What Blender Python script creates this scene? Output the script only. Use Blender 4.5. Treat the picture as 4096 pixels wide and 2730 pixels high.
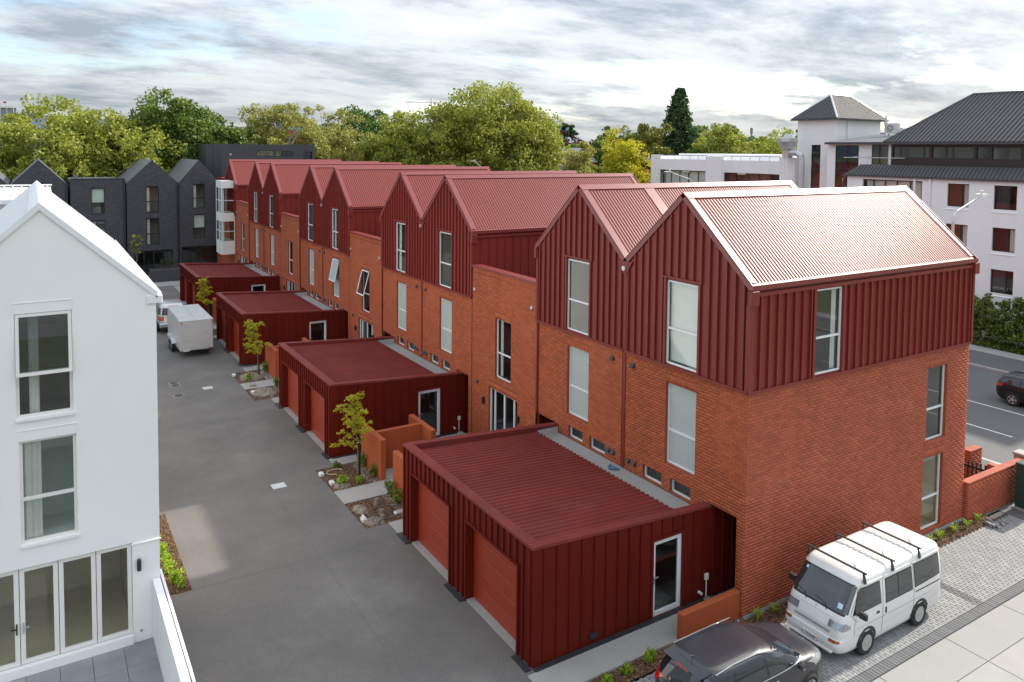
import bpy, math, random
import numpy as np
from mathutils import Vector, Matrix

for o in list(bpy.data.objects):
    bpy.data.objects.remove(o)
SC = bpy.context.scene
COL = SC.collection
R = math.radians

# ------------------------------------------------------------------ camera
cam = bpy.data.cameras.new('camera')
camo = bpy.data.objects.new('camera', cam)
COL.objects.link(camo)
cam.sensor_width = 36.0
cam.lens = 27.018
cam.shift_y = -0.14570
cam.clip_start = 0.2
cam.clip_end = 9000
_r = Vector((0.84891464, -0.52843495, 0.0100224))
_u = Vector((0.02025894, 0.05148252, 0.99846839))
_w = Vector((0.52814157, 0.84741139, -0.05440979))
mw = Matrix((( _r.x, _u.x, -_w.x, -15.3983), (_r.y, _u.y, -_w.y, -13.1888), (_r.z, _u.z, -_w.z, 12.0443), (0, 0, 0, 1)))
camo.matrix_world = mw
SC.camera = camo
SC.render.resolution_x = 1024
SC.render.resolution_y = 682

# ------------------------------------------------------------------ world, sun, exposure
SUN_EL, SUN_AZ = 34.0, 2.5          # elevation; azimuth measured from +X towards +Y
world = bpy.data.worlds.new('World')
SC.world = world
world.use_nodes = True
nt = world.node_tree
nt.nodes.clear()
def N(t, typ, **kw):
    n = t.nodes.new(typ)
    for k, v in kw.items():
        if k == 'inp':
            for kk, vv in v.items():
                n.inputs[kk].default_value = vv
        else:
            setattr(n, k, v)
    return n
def build_world():
    L = nt.links.new
    out = N(nt, 'ShaderNodeOutputWorld')
    sky = N(nt, 'ShaderNodeTexSky', sky_type='NISHITA', sun_disc=False, sun_elevation=R(SUN_EL),
            sun_rotation=R(90 - SUN_AZ), air_density=1.0, dust_density=1.2, ozone_density=1.5)
    bg = N(nt, 'ShaderNodeBackground', inp={'Strength': 0.13})
    L(sky.outputs[0], bg.inputs['Color'])
    tc = N(nt, 'ShaderNodeTexCoord')
    sep = N(nt, 'ShaderNodeSeparateXYZ')
    L(tc.outputs['Generated'], sep.inputs[0])
    def math_(op, a, b=None):
        m = N(nt, 'ShaderNodeMath', operation=op)
        for i, v in enumerate((a, b)):
            if v is None: continue
            if isinstance(v, (int, float)): m.inputs[i].default_value = v
            else: L(v, m.inputs[i])
        return m.outputs[0]
    zz = math_('MAXIMUM', sep.outputs['Z'], 0.0)
    den = math_('ADD', zz, 0.14)
    px = math_('DIVIDE', sep.outputs['X'], den)
    py = math_('DIVIDE', sep.outputs['Y'], den)
    cmb = N(nt, 'ShaderNodeCombineXYZ')
    L(px, cmb.inputs[0]); L(py, cmb.inputs[1])
    mp = N(nt, 'ShaderNodeMapping', inp={'Rotation': (0, 0, R(-25)), 'Scale': (0.8, 1.35, 1.0), 'Location': (3.1, 1.7, 0)})
    L(cmb.outputs[0], mp.inputs[0])
    n1 = N(nt, 'ShaderNodeTexNoise', inp={'Scale': 0.55, 'Detail': 10.0, 'Roughness': 0.62, 'Distortion': 0.2})
    L(mp.outputs[0], n1.inputs['Vector'])
    mask = N(nt, 'ShaderNodeMapRange', interpolation_type='SMOOTHSTEP', inp={'From Min': 0.36, 'From Max': 0.50})
    L(n1.outputs['Fac'], mask.inputs['Value'])
    mp2 = N(nt, 'ShaderNodeMapping', inp={'Rotation': (0, 0, R(-25)), 'Scale': (1.25, 1.9, 1.0), 'Location': (11.3, 5.2, 2)})
    L(cmb.outputs[0], mp2.inputs[0])
    n2 = N(nt, 'ShaderNodeTexNoise', inp={'Scale': 0.75, 'Detail': 12.0, 'Roughness': 0.68, 'Distortion': 0.15})
    L(mp2.outputs[0], n2.inputs['Vector'])
    cr = N(nt, 'ShaderNodeValToRGB')
    cr.color_ramp.elements[0].position = 0.39; cr.color_ramp.elements[0].color = (0.30, 0.345, 0.405, 1)
    e = cr.color_ramp.elements.new(0.47); e.color = (0.61, 0.64, 0.67, 1)
    cr.color_ramp.elements[1].position = 0.55; cr.color_ramp.elements[-1].color = (1.0, 0.985, 0.95, 1)
    L(n2.outputs['Fac'], cr.inputs[0])
    bgc = N(nt, 'ShaderNodeBackground')
    # cloud layer brightened towards the zenith, steeper than CIE overcast, to lift ambient light
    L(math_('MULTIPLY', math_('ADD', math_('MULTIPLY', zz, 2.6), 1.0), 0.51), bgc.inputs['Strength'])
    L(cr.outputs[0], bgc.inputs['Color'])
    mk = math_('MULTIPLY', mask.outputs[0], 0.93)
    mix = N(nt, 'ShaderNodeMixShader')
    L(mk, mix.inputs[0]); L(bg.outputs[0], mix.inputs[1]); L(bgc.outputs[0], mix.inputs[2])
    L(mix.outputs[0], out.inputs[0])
build_world()
sun = bpy.data.lights.new('sun', 'SUN')
sun.energy = 3.3
sun.angle = R(1.2)
sun.color = (1.0, 0.93, 0.82)
suno = bpy.data.objects.new('sun', sun)
COL.objects.link(suno)
sd = Vector((math.cos(R(SUN_EL)) * math.cos(R(SUN_AZ)), math.cos(R(SUN_EL)) * math.sin(R(SUN_AZ)), math.sin(R(SUN_EL))))
suno.rotation_euler = sd.to_track_quat('Z', 'Y').to_euler()
suno.location = (60, 5, 60)
SC.view_settings.view_transform = 'Standard'
SC.view_settings.look = 'None'
SC.view_settings.gamma = 1.0
SC.view_settings.use_curve_mapping = False
SC.view_settings.exposure = 1.0

# ------------------------------------------------------------------ materials
MATS = {}
def mat(name, col, rough=0.6, var=0.12, scale=3.0, spec=0.5, metal=0.0, bump=0.0, bscale=60.0, rnd=0.0, fine=0.0, fscale=80.0,
        tint=None, coat=0.0, tscale=0.6, streak=False):
    """principled material: base colour, large soft variation, fine grain, per-piece variation (rnd), stains (tint)"""
    m = bpy.data.materials.new(name)
    m.use_nodes = True
    t = m.node_tree
    L = t.links.new
    b = t.nodes['Principled BSDF']
    b.inputs['Roughness'].default_value = rough
    b.inputs['Specular IOR Level'].default_value = spec
    b.inputs['Metallic'].default_value = metal
    b.inputs['Coat Weight'].default_value = coat
    b.inputs['Coat Roughness'].default_value = 0.08
    geo = N(t, 'ShaderNodeNewGeometry')
    pos = geo.outputs['Position']
    def noise(s, d=4.0, stretch=None):
        n = N(t, 'ShaderNodeTexNoise', inp={'Scale': s, 'Detail': d, 'Roughness': 0.6})
        if stretch:
            mp = N(t, 'ShaderNodeMapping', inp={'Scale': stretch})
            L(pos, mp.inputs[0]); L(mp.outputs[0], n.inputs['Vector'])
        else:
            L(pos, n.inputs['Vector'])
        return n.outputs['Fac']
    val = None
    def addv(f, amount):
        nonlocal val
        mr = N(t, 'ShaderNodeMapRange', inp={'From Min': 0.25, 'From Max': 0.75, 'To Min': 1 - amount, 'To Max': 1 + amount})
        mr.clamp = False
        L(f, mr.inputs['Value'])
        if val is None: val = mr.outputs[0]
        else:
            mm = N(t, 'ShaderNodeMath', operation='MULTIPLY')
            L(val, mm.inputs[0]); L(mr.outputs[0], mm.inputs[1]); val = mm.outputs[0]
    if var: addv(noise(scale, 5.0, (1, 1, 0.18) if streak else None), var)
    if fine: addv(noise(fscale, 2.0), fine)
    if rnd:
        oi = N(t, 'ShaderNodeObjectInfo')
        ad = N(t, 'ShaderNodeMath', operation='ADD')
        L(geo.outputs['Random Per Island'], ad.inputs[0]); L(oi.outputs['Random'], ad.inputs[1])
        fr = N(t, 'ShaderNodeMath', operation='FRACT'); L(ad.outputs[0], fr.inputs[0])
        mr = N(t, 'ShaderNodeMapRange', inp={'From Min': 0, 'From Max': 1, 'To Min': 0.25, 'To Max': 0.75})
        L(fr.outputs[0], mr.inputs['Value'])
        addv(mr.outputs[0], rnd)
    base = N(t, 'ShaderNodeRGB'); base.outputs[0].default_value = (*col, 1)
    c = base.outputs[0]
    if tint:
        tf = N(t, 'ShaderNodeMapRange', interpolation_type='SMOOTHSTEP', inp={'From Min': 0.52, 'From Max': 0.72, 'To Max': tint[1]})
        L(noise(tscale, 6.0), tf.inputs['Value'])
        mx = N(t, 'ShaderNodeMix', data_type='RGBA')
        L(tf.outputs[0], mx.inputs[0]); L(c, mx.inputs[6]); mx.inputs[7].default_value = (*tint[0], 1)
        c = mx.outputs[2]
    if val is not None:
        vm = N(t, 'ShaderNodeVectorMath', operation='SCALE')
        L(c, vm.inputs[0]); L(val, vm.inputs['Scale']); c = vm.outputs[0]
    L(c, b.inputs['Base Color'])
    if bump:
        bp = N(t, 'ShaderNodeBump', inp={'Strength': bump, 'Distance': 0.02})
        L(noise(bscale, 3.0), bp.inputs['Height']); L(bp.outputs[0], b.inputs['Normal'])
    MATS[name] = m
    return m
def glass_mat(name, tint, gl=0.045, rough=0.01):
    m = bpy.data.materials.new(name); m.use_nodes = True
    t = m.node_tree; t.nodes.clear(); L = t.links.new
    out = N(t, 'ShaderNodeOutputMaterial')
    tr = N(t, 'ShaderNodeBsdfTransparent', inp={'Color': (*tint, 1)})
    g = N(t, 'ShaderNodeBsdfGlossy', inp={'Roughness': rough, 'Color': (0.92, 0.97, 0.96, 1)})
    fr = N(t, 'ShaderNodeFresnel')
    ge = N(t, 'ShaderNodeNewGeometry'); io = N(t, 'ShaderNodeMapRange', inp={'To Min': 1.5, 'To Max': 1 / 1.5})
    L(ge.outputs['Backfacing'], io.inputs['Value']); L(io.outputs[0], fr.inputs['IOR'])
    ad = N(t, 'ShaderNodeMath', operation='MULTIPLY_ADD', use_clamp=True)
    ad.inputs[1].default_value = 1.0; ad.inputs[2].default_value = gl
    L(fr.outputs[0], ad.inputs[0])
    mx = N(t, 'ShaderNodeMixShader')
    L(ad.outputs[0], mx.inputs[0]); L(tr.outputs[0], mx.inputs[1]); L(g.outputs[0], mx.inputs[2]); L(mx.outputs[0], out.inputs[0])
    MATS[name] = m
    return m
def leaf_mat(name, c1, c2, c3, trans=0.35, sat=1.0):
    m = bpy.data.materials.new(name); m.use_nodes = True
    t = m.node_tree; L = t.links.new
    b = t.nodes['Principled BSDF']; out = t.nodes['Material Output']
    b.inputs['Roughness'].default_value = 0.55
    b.inputs['Specular IOR Level'].default_value = 0.35
    geo = N(t, 'ShaderNodeNewGeometry'); oi = N(t, 'ShaderNodeObjectInfo')
    cr = N(t, 'ShaderNodeValToRGB')
    cr.color_ramp.elements[0].color = (*c1, 1)
    e = cr.color_ramp.elements.new(0.55); e.color = (*c2, 1)
    cr.color_ramp.elements[-1].color = (*c3, 1)
    ns = N(t, 'ShaderNodeTexNoise', inp={'Scale': 0.35, 'Detail': 3.0})
    L(geo.outputs['Position'], ns.inputs['Vector'])
    a = N(t, 'ShaderNodeMath', operation='MULTIPLY_ADD'); a.inputs[1].default_value = 0.55; a.inputs[2].default_value = -0.02
    L(geo.outputs['Random Per Island'], a.inputs[0])
    a2 = N(t, 'ShaderNodeMath', operation='MULTIPLY_ADD'); a2.inputs[1].default_value = 0.6
    L(ns.outputs['Fac'], a2.inputs[0]); L(a.outputs[0], a2.inputs[2])
    a3 = N(t, 'ShaderNodeMath', operation='SUBTRACT', use_clamp=True); a3.inputs[1].default_value = 0.05
    L(a2.outputs[0], a3.inputs[0]); L(a3.outputs[0], cr.inputs[0])
    L(cr.outputs[0], b.inputs['Base Color'])
    tl = N(t, 'ShaderNodeBsdfTranslucent'); L(cr.outputs[0], tl.inputs['Color'])
    mx = N(t, 'ShaderNodeMixShader', inp={0: trans})
    L(b.outputs[0], mx.inputs[1]); L(tl.outputs[0], mx.inputs[2]); L(mx.outputs[0], out.inputs[0])
    MATS[name] = m
    return m

mat('brick', (0.375, 0.088, 0.033), 0.6, spec=0.3, var=0.12, scale=0.7, rnd=0.16, fine=0.08, fscale=90, bump=0.25, bscale=70, tint=((0.42, 0.14, 0.08), 0.3), tscale=0.8)
mat('brick_street', (0.35, 0.080, 0.038), 0.6, spec=0.3, var=0.10, scale=0.8, rnd=0.15, fine=0.10, fscale=90, bump=0.25, bscale=70, tint=((0.40, 0.14, 0.09), 0.25), tscale=0.8)
mat('mortar', (0.26, 0.066, 0.028), 0.9, var=0.1, bump=0.3)
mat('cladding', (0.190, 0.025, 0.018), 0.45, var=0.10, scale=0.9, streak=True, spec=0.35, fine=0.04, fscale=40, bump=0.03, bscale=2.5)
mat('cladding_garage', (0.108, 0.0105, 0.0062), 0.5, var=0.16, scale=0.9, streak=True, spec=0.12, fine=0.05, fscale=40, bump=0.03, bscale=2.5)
mat('roof_red', (0.20, 0.036, 0.034), 0.34, var=0.05, scale=0.8, spec=0.5, fine=0.03)
mat('roof_sheet', (0.180, 0.048, 0.045), 0.74, var=0.07, scale=0.6, spec=0.10, fine=0.04, streak=True)
mat('roof_red_matt', (0.172, 0.031, 0.026), 0.6, var=0.14, scale=0.9, spec=0.15, fine=0.05, tint=((0.17, 0.055, 0.055), 0.4), tscale=1.2)
mat('garage_door', (0.26, 0.030, 0.009), 0.38, var=0.06, scale=0.8, fine=0.04)
mat('render_orange', (0.34, 0.068, 0.016), 0.8, var=0.09, scale=1.1, bump=0.25, bscale=120, fine=0.06, tint=((0.22, 0.055, 0.022), 0.5), tscale=1.0)
mat('white_render', (0.84, 0.835, 0.82), 0.65, var=0.025, scale=0.8, bump=0.06, bscale=90, fine=0.015)
mat('white_roof', (0.78, 0.79, 0.80), 0.35, var=0.03, scale=1.5)
mat('white_old', (0.80, 0.79, 0.785), 0.7, var=0.06, scale=0.5, bump=0.25, bscale=30, fine=0.04, fscale=14, streak=True)
mat('alu', (0.74, 0.76, 0.78), 0.4, var=0.02, metal=0.1)
mat('white_frame', (0.76, 0.74, 0.70), 0.45, var=0.02)
mat('black_frame', (0.018, 0.018, 0.02), 0.4, var=0.05)
mat('brown_frame', (0.022, 0.016, 0.013), 0.45, var=0.05)
mat('frost', (0.40, 0.46, 0.44), 0.28, var=0.03, fine=0.03, fscale=120, spec=0.5)
mat('blind', (0.74, 0.76, 0.72), 0.7, var=0.03)
mat('curtain', (0.70, 0.68, 0.64), 0.85, var=0.08)
mat('curtain_red', (0.06, 0.055, 0.055), 0.85, var=0.12, scale=2)
mat('room', (0.24, 0.23, 0.21), 0.9, var=0.15, scale=1.2)
mat('room_dark', (0.075, 0.072, 0.070), 0.9, var=0.2)
mat('room_tan', (0.60, 0.50, 0.34), 0.8, var=0.1)
mat('asphalt', (0.122, 0.113, 0.105), 0.82, var=0.20, scale=0.5, fine=0.32, fscale=55, bump=0.35, bscale=70, tint=((0.185, 0.172, 0.156), 0.6), tscale=0.3)
mat('asphalt_road', (0.10, 0.10, 0.10), 0.85, var=0.10, scale=0.3, fine=0.25, fscale=45, bump=0.3, bscale=60)
mat('concrete', (0.30, 0.293, 0.275), 0.8, var=0.08, scale=1.2, fine=0.08, fscale=40, tint=((0.30, 0.285, 0.26), 0.5), tscale=0.9)
mat('concrete_agg', (0.275, 0.27, 0.257), 0.8, var=0.07, scale=0.6, fine=0.28, fscale=50, bump=0.3, bscale=60)
mat('paver', (0.245, 0.245, 0.245), 0.8, var=0.06, scale=0.8, rnd=0.14, fine=0.12, fscale=70, bump=0.2, bscale=80)
mat('paver_dark', (0.115, 0.118, 0.122), 0.8, var=0.06, rnd=0.14, fine=0.12, fscale=70, bump=0.2, bscale=80)
mat('paver_sand', (0.075, 0.073, 0.070), 0.95, var=0.1)
mat('tile_grey', (0.26, 0.265, 0.265), 0.7, var=0.16, scale=1.5, rnd=0.08, fine=0.05)
mat('soil', (0.105, 0.066, 0.040), 0.95, var=0.35, scale=3.0, fine=0.4, fscale=25, bump=0.8, bscale=18)
mat('dirt', (0.20, 0.17, 0.13), 0.95, var=0.3, scale=4, fine=0.3, fscale=30, bump=0.8, bscale=15)
mat('chip', (0.19, 0.105, 0.055), 0.9, var=0.2, scale=4, rnd=0.55)
mat('dark_brick', (0.070, 0.070, 0.082), 0.6, var=0.1, scale=0.5, rnd=0.22, fine=0.08, bump=0.2)
mat('dark_mortar', (0.020, 0.020, 0.024), 0.9, var=0.1)
mat('dark_panel', (0.050, 0.053, 0.060), 0.6, var=0.06, scale=0.6)
mat('dark_roof', (0.13, 0.135, 0.145), 0.42, var=0.05, scale=0.8)
mat('hotel_roof', (0.060, 0.058, 0.060), 0.6, var=0.10, scale=0.8, tint=((0.05, 0.05, 0.052), 0.4))
mat('grey_roof', (0.14, 0.16, 0.18), 0.4, var=0.07)
mat('slate', (0.09, 0.095, 0.105), 0.7, var=0.1)
mat('galv', (0.52, 0.53, 0.54), 0.38, var=0.10, scale=1.5, metal=0.5, tint=((0.38, 0.37, 0.35), 0.5))
mat('trailer_skin', (0.50, 0.50, 0.49), 0.42, var=0.06, scale=1.2, metal=0.25, tint=((0.36, 0.35, 0.33), 0.6), tscale=1.2)
mat('steel', (0.50, 0.51, 0.53), 0.35, var=0.04, metal=0.7)
mat('black_plastic', (0.022, 0.022, 0.024), 0.5, var=0.05)
mat('grate', (0.022, 0.023, 0.027), 0.55, var=0.15, scale=8)
mat('van_white', (0.66, 0.655, 0.635), 0.28, var=0.02, scale=1.5, coat=0.3, tint=((0.60, 0.585, 0.55), 0.4), tscale=1.2)
mat('car_dark', (0.014, 0.016, 0.024), 0.4, var=0.10, scale=2.5, coat=0.5, spec=0.3, fine=0.25, fscale=60)
mat('car_black', (0.006, 0.006, 0.008), 0.3, var=0.05, spec=0.3, coat=0.5)
mat('car_silver', (0.46, 0.46, 0.46), 0.3, var=0.03, metal=0.5, coat=0.5)
mat('rubber', (0.018, 0.018, 0.018), 0.85, var=0.1)
mat('rim', (0.48, 0.48, 0.47), 0.4, metal=0.6, var=0.05)
mat('car_glass', (0.012, 0.016, 0.020), 0.04, var=0, spec=0.8)
mat('van_glass', (0.018, 0.026, 0.034), 0.05, var=0.25, scale=2.0, spec=0.9)
mat('lens_clear', (0.32, 0.33, 0.34), 0.12, var=0.25, scale=14, metal=0.5, coat=1)
mat('lens_red', (0.45, 0.012, 0.010), 0.15, var=0.1, coat=1)
mat('lens_amber', (0.60, 0.16, 0.012), 0.2, var=0.1, coat=1)
mat('lens_brown', (0.30, 0.065, 0.012), 0.2, var=0.1, coat=1)
mat('plate', (0.72, 0.72, 0.70), 0.4, var=0.02)
mat('ink', (0.012, 0.012, 0.012), 0.6, var=0)
mat('sticker', (0.45, 0.62, 0.72), 0.5, var=0.1)
mat('paint_line', (0.62, 0.61, 0.58), 0.7, var=0.15, scale=3, fine=0.15)
mat('kerb', (0.33, 0.32, 0.30), 0.8, var=0.12, scale=1.5, fine=0.1)
mat('bark', (0.17, 0.145, 0.115), 0.9, var=0.25, scale=3, bump=0.4, bscale=12)
mat('bark_pale', (0.42, 0.39, 0.33), 0.85, var=0.25, scale=2)
mat('stake', (0.014, 0.013, 0.013), 0.8, var=0.1)
mat('green_box', (0.012, 0.045, 0.035), 0.4, var=0.1)
mat('rope', (0.10, 0.16, 0.28), 0.8, var=0.3, scale=20)
mat('grass_ground', (0.075, 0.10, 0.035), 0.95, var=0.3, scale=0.05, fine=0.2, fscale=3)
mat('hill', (0.055, 0.085, 0.13), 0.95, var=0.15, scale=0.01)  # blue of distant haze is mixed into the colour; no air is modelled
mat('brick_far', (0.34, 0.10, 0.055), 0.8, var=0.1, scale=1)
mat('weatherboard', (0.66, 0.66, 0.64), 0.6, var=0.04)
mat('office_glass', (0.20, 0.34, 0.40), 0.08, var=0.25, scale=0.3, spec=1.0)
mat('office_band', (0.07, 0.09, 0.11), 0.5)
mat('far_grey', (0.22, 0.235, 0.26), 0.7, var=0.06, scale=0.1)
mat('sheet_white', (0.60, 0.60, 0.58), 0.8)
mat('yellow_timber', (0.45, 0.30, 0.10), 0.7)
glass_mat('glass', (0.84, 0.89, 0.87), 0.05)
glass_mat('glass_dark', (0.55, 0.58, 0.58), 0.05)
leaf_mat('leaf_plane', (0.123, 0.151, 0.022), (0.307, 0.343, 0.051), (0.637, 0.613, 0.116), 0.38)
leaf_mat('leaf_oak', (0.045, 0.088, 0.015), (0.119, 0.197, 0.030), (0.296, 0.383, 0.067), 0.36)
leaf_mat('leaf_yellowish', (0.154, 0.166, 0.031), (0.344, 0.335, 0.077), (0.616, 0.562, 0.172), 0.40)
leaf_mat('leaf_dark', (0.036, 0.081, 0.013), (0.085, 0.157, 0.026), (0.190, 0.258, 0.051), 0.30)
leaf_mat('leaf_olive', (0.085, 0.101, 0.014), (0.198, 0.203, 0.026), (0.365, 0.324, 0.049), 0.33)
leaf_mat('leaf_conifer', (0.022, 0.054, 0.017), (0.058, 0.112, 0.035), (0.124, 0.192, 0.058), 0.23)
leaf_mat('leaf_purple', (0.035, 0.017, 0.020), (0.082, 0.039, 0.040), (0.166, 0.082, 0.070), 0.28)
leaf_mat('leaf_gold', (0.240, 0.250, 0.014), (0.480, 0.450, 0.028), (0.780, 0.660, 0.043), 0.42)
leaf_mat('leaf_shrub', (0.060, 0.090, 0.012), (0.156, 0.216, 0.029), (0.324, 0.384, 0.057), 0.38)
leaf_mat('leaf_lime', (0.144, 0.228, 0.015), (0.300, 0.432, 0.031), (0.480, 0.600, 0.062), 0.43)
leaf_mat('leaf_hedge', (0.048, 0.088, 0.013), (0.137, 0.199, 0.035), (0.332, 0.332, 0.067), 0.33)
leaf_mat('grass', (0.065, 0.111, 0.014), (0.130, 0.195, 0.028), (0.221, 0.273, 0.045), 0.38)

# ------------------------------------------------------------------ mesh helpers
ORG = {}
def org(o):
    return ORG.get(o.name, Vector((0, 0, 0))) if o is not None else Vector((0, 0, 0))
def link(o, parent=None):
    COL.objects.link(o)
    if parent is not None:
        o.parent = parent
        ORG[o.name] = org(parent)
    return o
def tag(o, label, cat, group=None):
    o['label'] = label; o['category'] = cat
    if group: o['group'] = group
    return o
def thing(name, label, cat, loc=(0, 0, 0), group=None, rz=0.0, local=False):
    o = bpy.data.objects.new(name, None)
    o.empty_display_size = 0.3
    o.location = loc
    o.rotation_euler = (0, 0, rz)
    COL.objects.link(o)
    ORG[o.name] = Vector((0, 0, 0)) if local else Vector(loc)
    return tag(o, label, cat, group)
class Frame:
    """wall frame: u along the wall, d outwards, z up"""
    def __init__(s, o, u, n):
        s.o = Vector(o); s.u = Vector(u); s.n = Vector(n)
    def __call__(s, p):
        return s.o + s.u * p[0] + s.n * p[1] + Vector((0, 0, p[2]))
IDT = lambda p: Vector(p)
class MB:
    def __init__(s, T=IDT):
        s.v = []; s.f = []; s.m = []; s.T = T; s.mi = 0
    def add(s, vs, fs):
        b = len(s.v)
        s.v += [tuple(s.T(p)) for p in vs]
        for f in fs:
            s.f.append(tuple(b + i for i in f)); s.m.append(s.mi)
        return s
    def box(s, x, y, z):
        (x0, x1), (y0, y1), (z0, z1) = x, y, z
        vs = [(x0, y0, z0), (x1, y0, z0), (x1, y1, z0), (x0, y1, z0), (x0, y0, z1), (x1, y0, z1), (x1, y1, z1), (x0, y1, z1)]
        return s.add(vs, [(0, 3, 2, 1), (4, 5, 6, 7), (0, 1, 5, 4), (1, 2, 6, 5), (2, 3, 7, 6), (3, 0, 4, 7)])
    def bbox(s, x, y, z, c=0.01):
        """box with chamfered edges on top and vertical corners"""
        (x0, x1), (y0, y1), (z0, z1) = x, y, z
        def ring(i, zz): 
            return [(x0 + i + c, y0 + i, zz), (x1 - i - c, y0 + i, zz), (x1 - i, y0 + i + c, zz), (x1 - i, y1 - i - c, zz), (x1 - i - c, y1 - i, zz), (x0 + i + c, y1 - i, zz), (x0 + i, y1 - i - c, zz), (x0 + i, y0 + i + c, zz)]
        vs = ring(0, z0) + ring(0, z1 - c) + ring(c, z1)
        fs = [tuple(range(7, -1, -1)), tuple(range(16, 24))]
        for k in (0, 8):
            for i in range(8):
                j = (i + 1) % 8
                fs.append((k + i, k + j, k + 8 + j, k + 8 + i))
        return s.add(vs, fs)
    def quad(s, a, b, c, d):
        return s.add([a, b, c, d], [(0, 1, 2, 3)])
    def poly(s, pts):
        return s.add(pts, [tuple(range(len(pts)))])
    def prism(s, pts, off):
        n = len(pts)
        o = Vector(off)
        vs = [tuple(Vector(p)) for p in pts] + [tuple(Vector(p) + o) for p in pts]
        fs = [tuple(range(n - 1, -1, -1)), tuple(range(n, 2 * n))]
        for i in range(n):
            j = (i + 1) % n
            fs.append((i, j, n + j, n + i))
        return s.add(vs, fs)
    def tube(s, pts, rad, seg=6, cap=True):
        pts = [Vector(p) for p in pts]
        if not isinstance(rad, (list, tuple)): rad = [rad] * len(pts)
        vs = []; fs = []
        prev = None
        for i, p in enumerate(pts):
            if i == 0: t = pts[1] - p
            elif i == len(pts) - 1: t = p - pts[i - 1]
            else: t = (pts[i + 1] - p).normalized() + (p - pts[i - 1]).normalized()
            t.normalize()
            if prev is None:
                a = Vector((0, 0, 1)) if abs(t.z) < 0.9 else Vector((1, 0, 0))
                prev = t.cross(a).normalized()
            n1 = (prev - t * prev.dot(t)).normalized(); n2 = t.cross(n1); prev = n1
            for k in range(seg):
                a = 2 * math.pi * k / seg
                vs.append(tuple(p + (n1 * math.cos(a) + n2 * math.sin(a)) * rad[i]))
        for i in range(len(pts) - 1):
            for k in range(seg):
                j = (k + 1) % seg
                fs.append((i * seg + k, i * seg + j, (i + 1) * seg + j, (i + 1) * seg + k))
        if cap:
            fs.append(tuple(range(seg - 1, -1, -1)))
            b = (len(pts) - 1) * seg
            fs.append(tuple(range(b, b + seg)))
        return s.add(vs, fs)
    def lathe(s, prof, c, axis='z', seg=20, cap=True):
        """prof: list of (radius, height)"""
        vs = []; fs = []
        for r, h in prof:
            for k in range(seg):
                a = 2 * math.pi * k / seg
                p = (r * math.cos(a), r * math.sin(a), h)
                if axis == 'y': p = (p[0], p[2], p[1])
                if axis == 'x': p = (p[2], p[0], p[1])
                vs.append((c[0] + p[0], c[1] + p[1], c[2] + p[2]))
        for i in range(len(prof) - 1):
            for k in range(seg):
                j = (k + 1) % seg
                fs.append((i * seg + k, i * seg + j, (i + 1) * seg + j, (i + 1) * seg + k))
        if cap and prof[0][0] > 1e-4: fs.append(tuple(range(seg - 1, -1, -1)))
        if cap and prof[-1][0] > 1e-4: fs.append(tuple(range((len(prof) - 1) * seg, len(prof) * seg)))
        return s.add(vs, fs)
    def build(s, name, m, parent=None, smooth=False):
        me = bpy.data.meshes.new(name)
        oo = org(parent)
        me.from_pydata([(a - oo.x, b - oo.y, c - oo.z) for a, b, c in s.v], [], s.f)
        for mm in (m if isinstance(m, (list, tuple)) else [m]):
            me.materials.append(MATS[mm])
        if isinstance(m, (list, tuple)):
            me.polygons.foreach_set('material_index', s.m)
        if smooth:
            me.polygons.foreach_set('use_smooth', [True] * len(me.polygons))
            try: me.set_sharp_from_angle(angle=R(40))
            except Exception: pass
        me.validate()
        o = bpy.data.objects.new(name, me)
        return link(o, parent)
def stuff(o):
    o['kind'] = 'stuff'; return o
def structure(o):
    o['kind'] = 'structure'; return o
def np_obj(name, v, q, m, parent=None, smooth=False):
    v = np.asarray(v, dtype=np.float32); q = np.asarray(q, dtype=np.int32)
    oo = org(parent)
    v = v - np.array([oo.x, oo.y, oo.z], dtype=np.float32)
    me = bpy.data.meshes.new(name)
    n = q.shape[1]
    me.vertices.add(len(v)); me.vertices.foreach_set('co', v.ravel())
    me.loops.add(q.size); me.loops.foreach_set('vertex_index', q.ravel())
    me.polygons.add(len(q)); me.polygons.foreach_set('loop_start', np.arange(0, q.size, n, dtype=np.int32))
    me.update(calc_edges=True)
    me.materials.append(MATS[m])
    o = bpy.data.objects.new(name, me)
    return link(o, parent)

# ------------------------------------------------------------------ bricks
BH, BL, BW = 0.086, 0.24, 0.010
def brick_rects(u0, u1, z0, z1, holes, soldiers):
    """rectangles (u0,u1,z0,z1) of the bricks in a wall"""
    out = []
    hs = list(holes) + list(soldiers)
    n = int(round((z1 - z0) / BH))
    for i in range(n):
        a, b = z0 + i * BH, z0 + (i + 1) * BH - BW
        if b > z1: break
        off = 0.0 if i % 2 == 0 else BL / 2
        u = u0 - off
        while u < u1 - 0.01:
            segs = [(max(u, u0), min(u + BL - BW, u1))]
            for (h0, h1, k0, k1) in hs:
                if b <= k0 + 0.012 or a >= k1 - 0.012: continue
                new = []
                for s0, s1 in segs:
                    if s1 <= h0 or s0 >= h1: new.append((s0, s1)); continue
                    if s0 < h0 - 0.03: new.append((s0, h0))
                    if s1 > h1 + 0.03: new.append((h1, s1))
                segs = new
            for s0, s1 in segs:
                if s1 - s0 > 0.03: out.append((s0, s1, a, b))
            u += BL
    for (h0, h1, k0, k1) in soldiers:
        m = max(1, int(round((h1 - h0) / BH)))
        w = (h1 - h0) / m
        for i in range(m):
            out.append((h0 + i * w + 0.004, h0 + (i + 1) * w - 0.004, k0 + 0.004, k1 - 0.006))
    return out
_BM = {}
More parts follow.
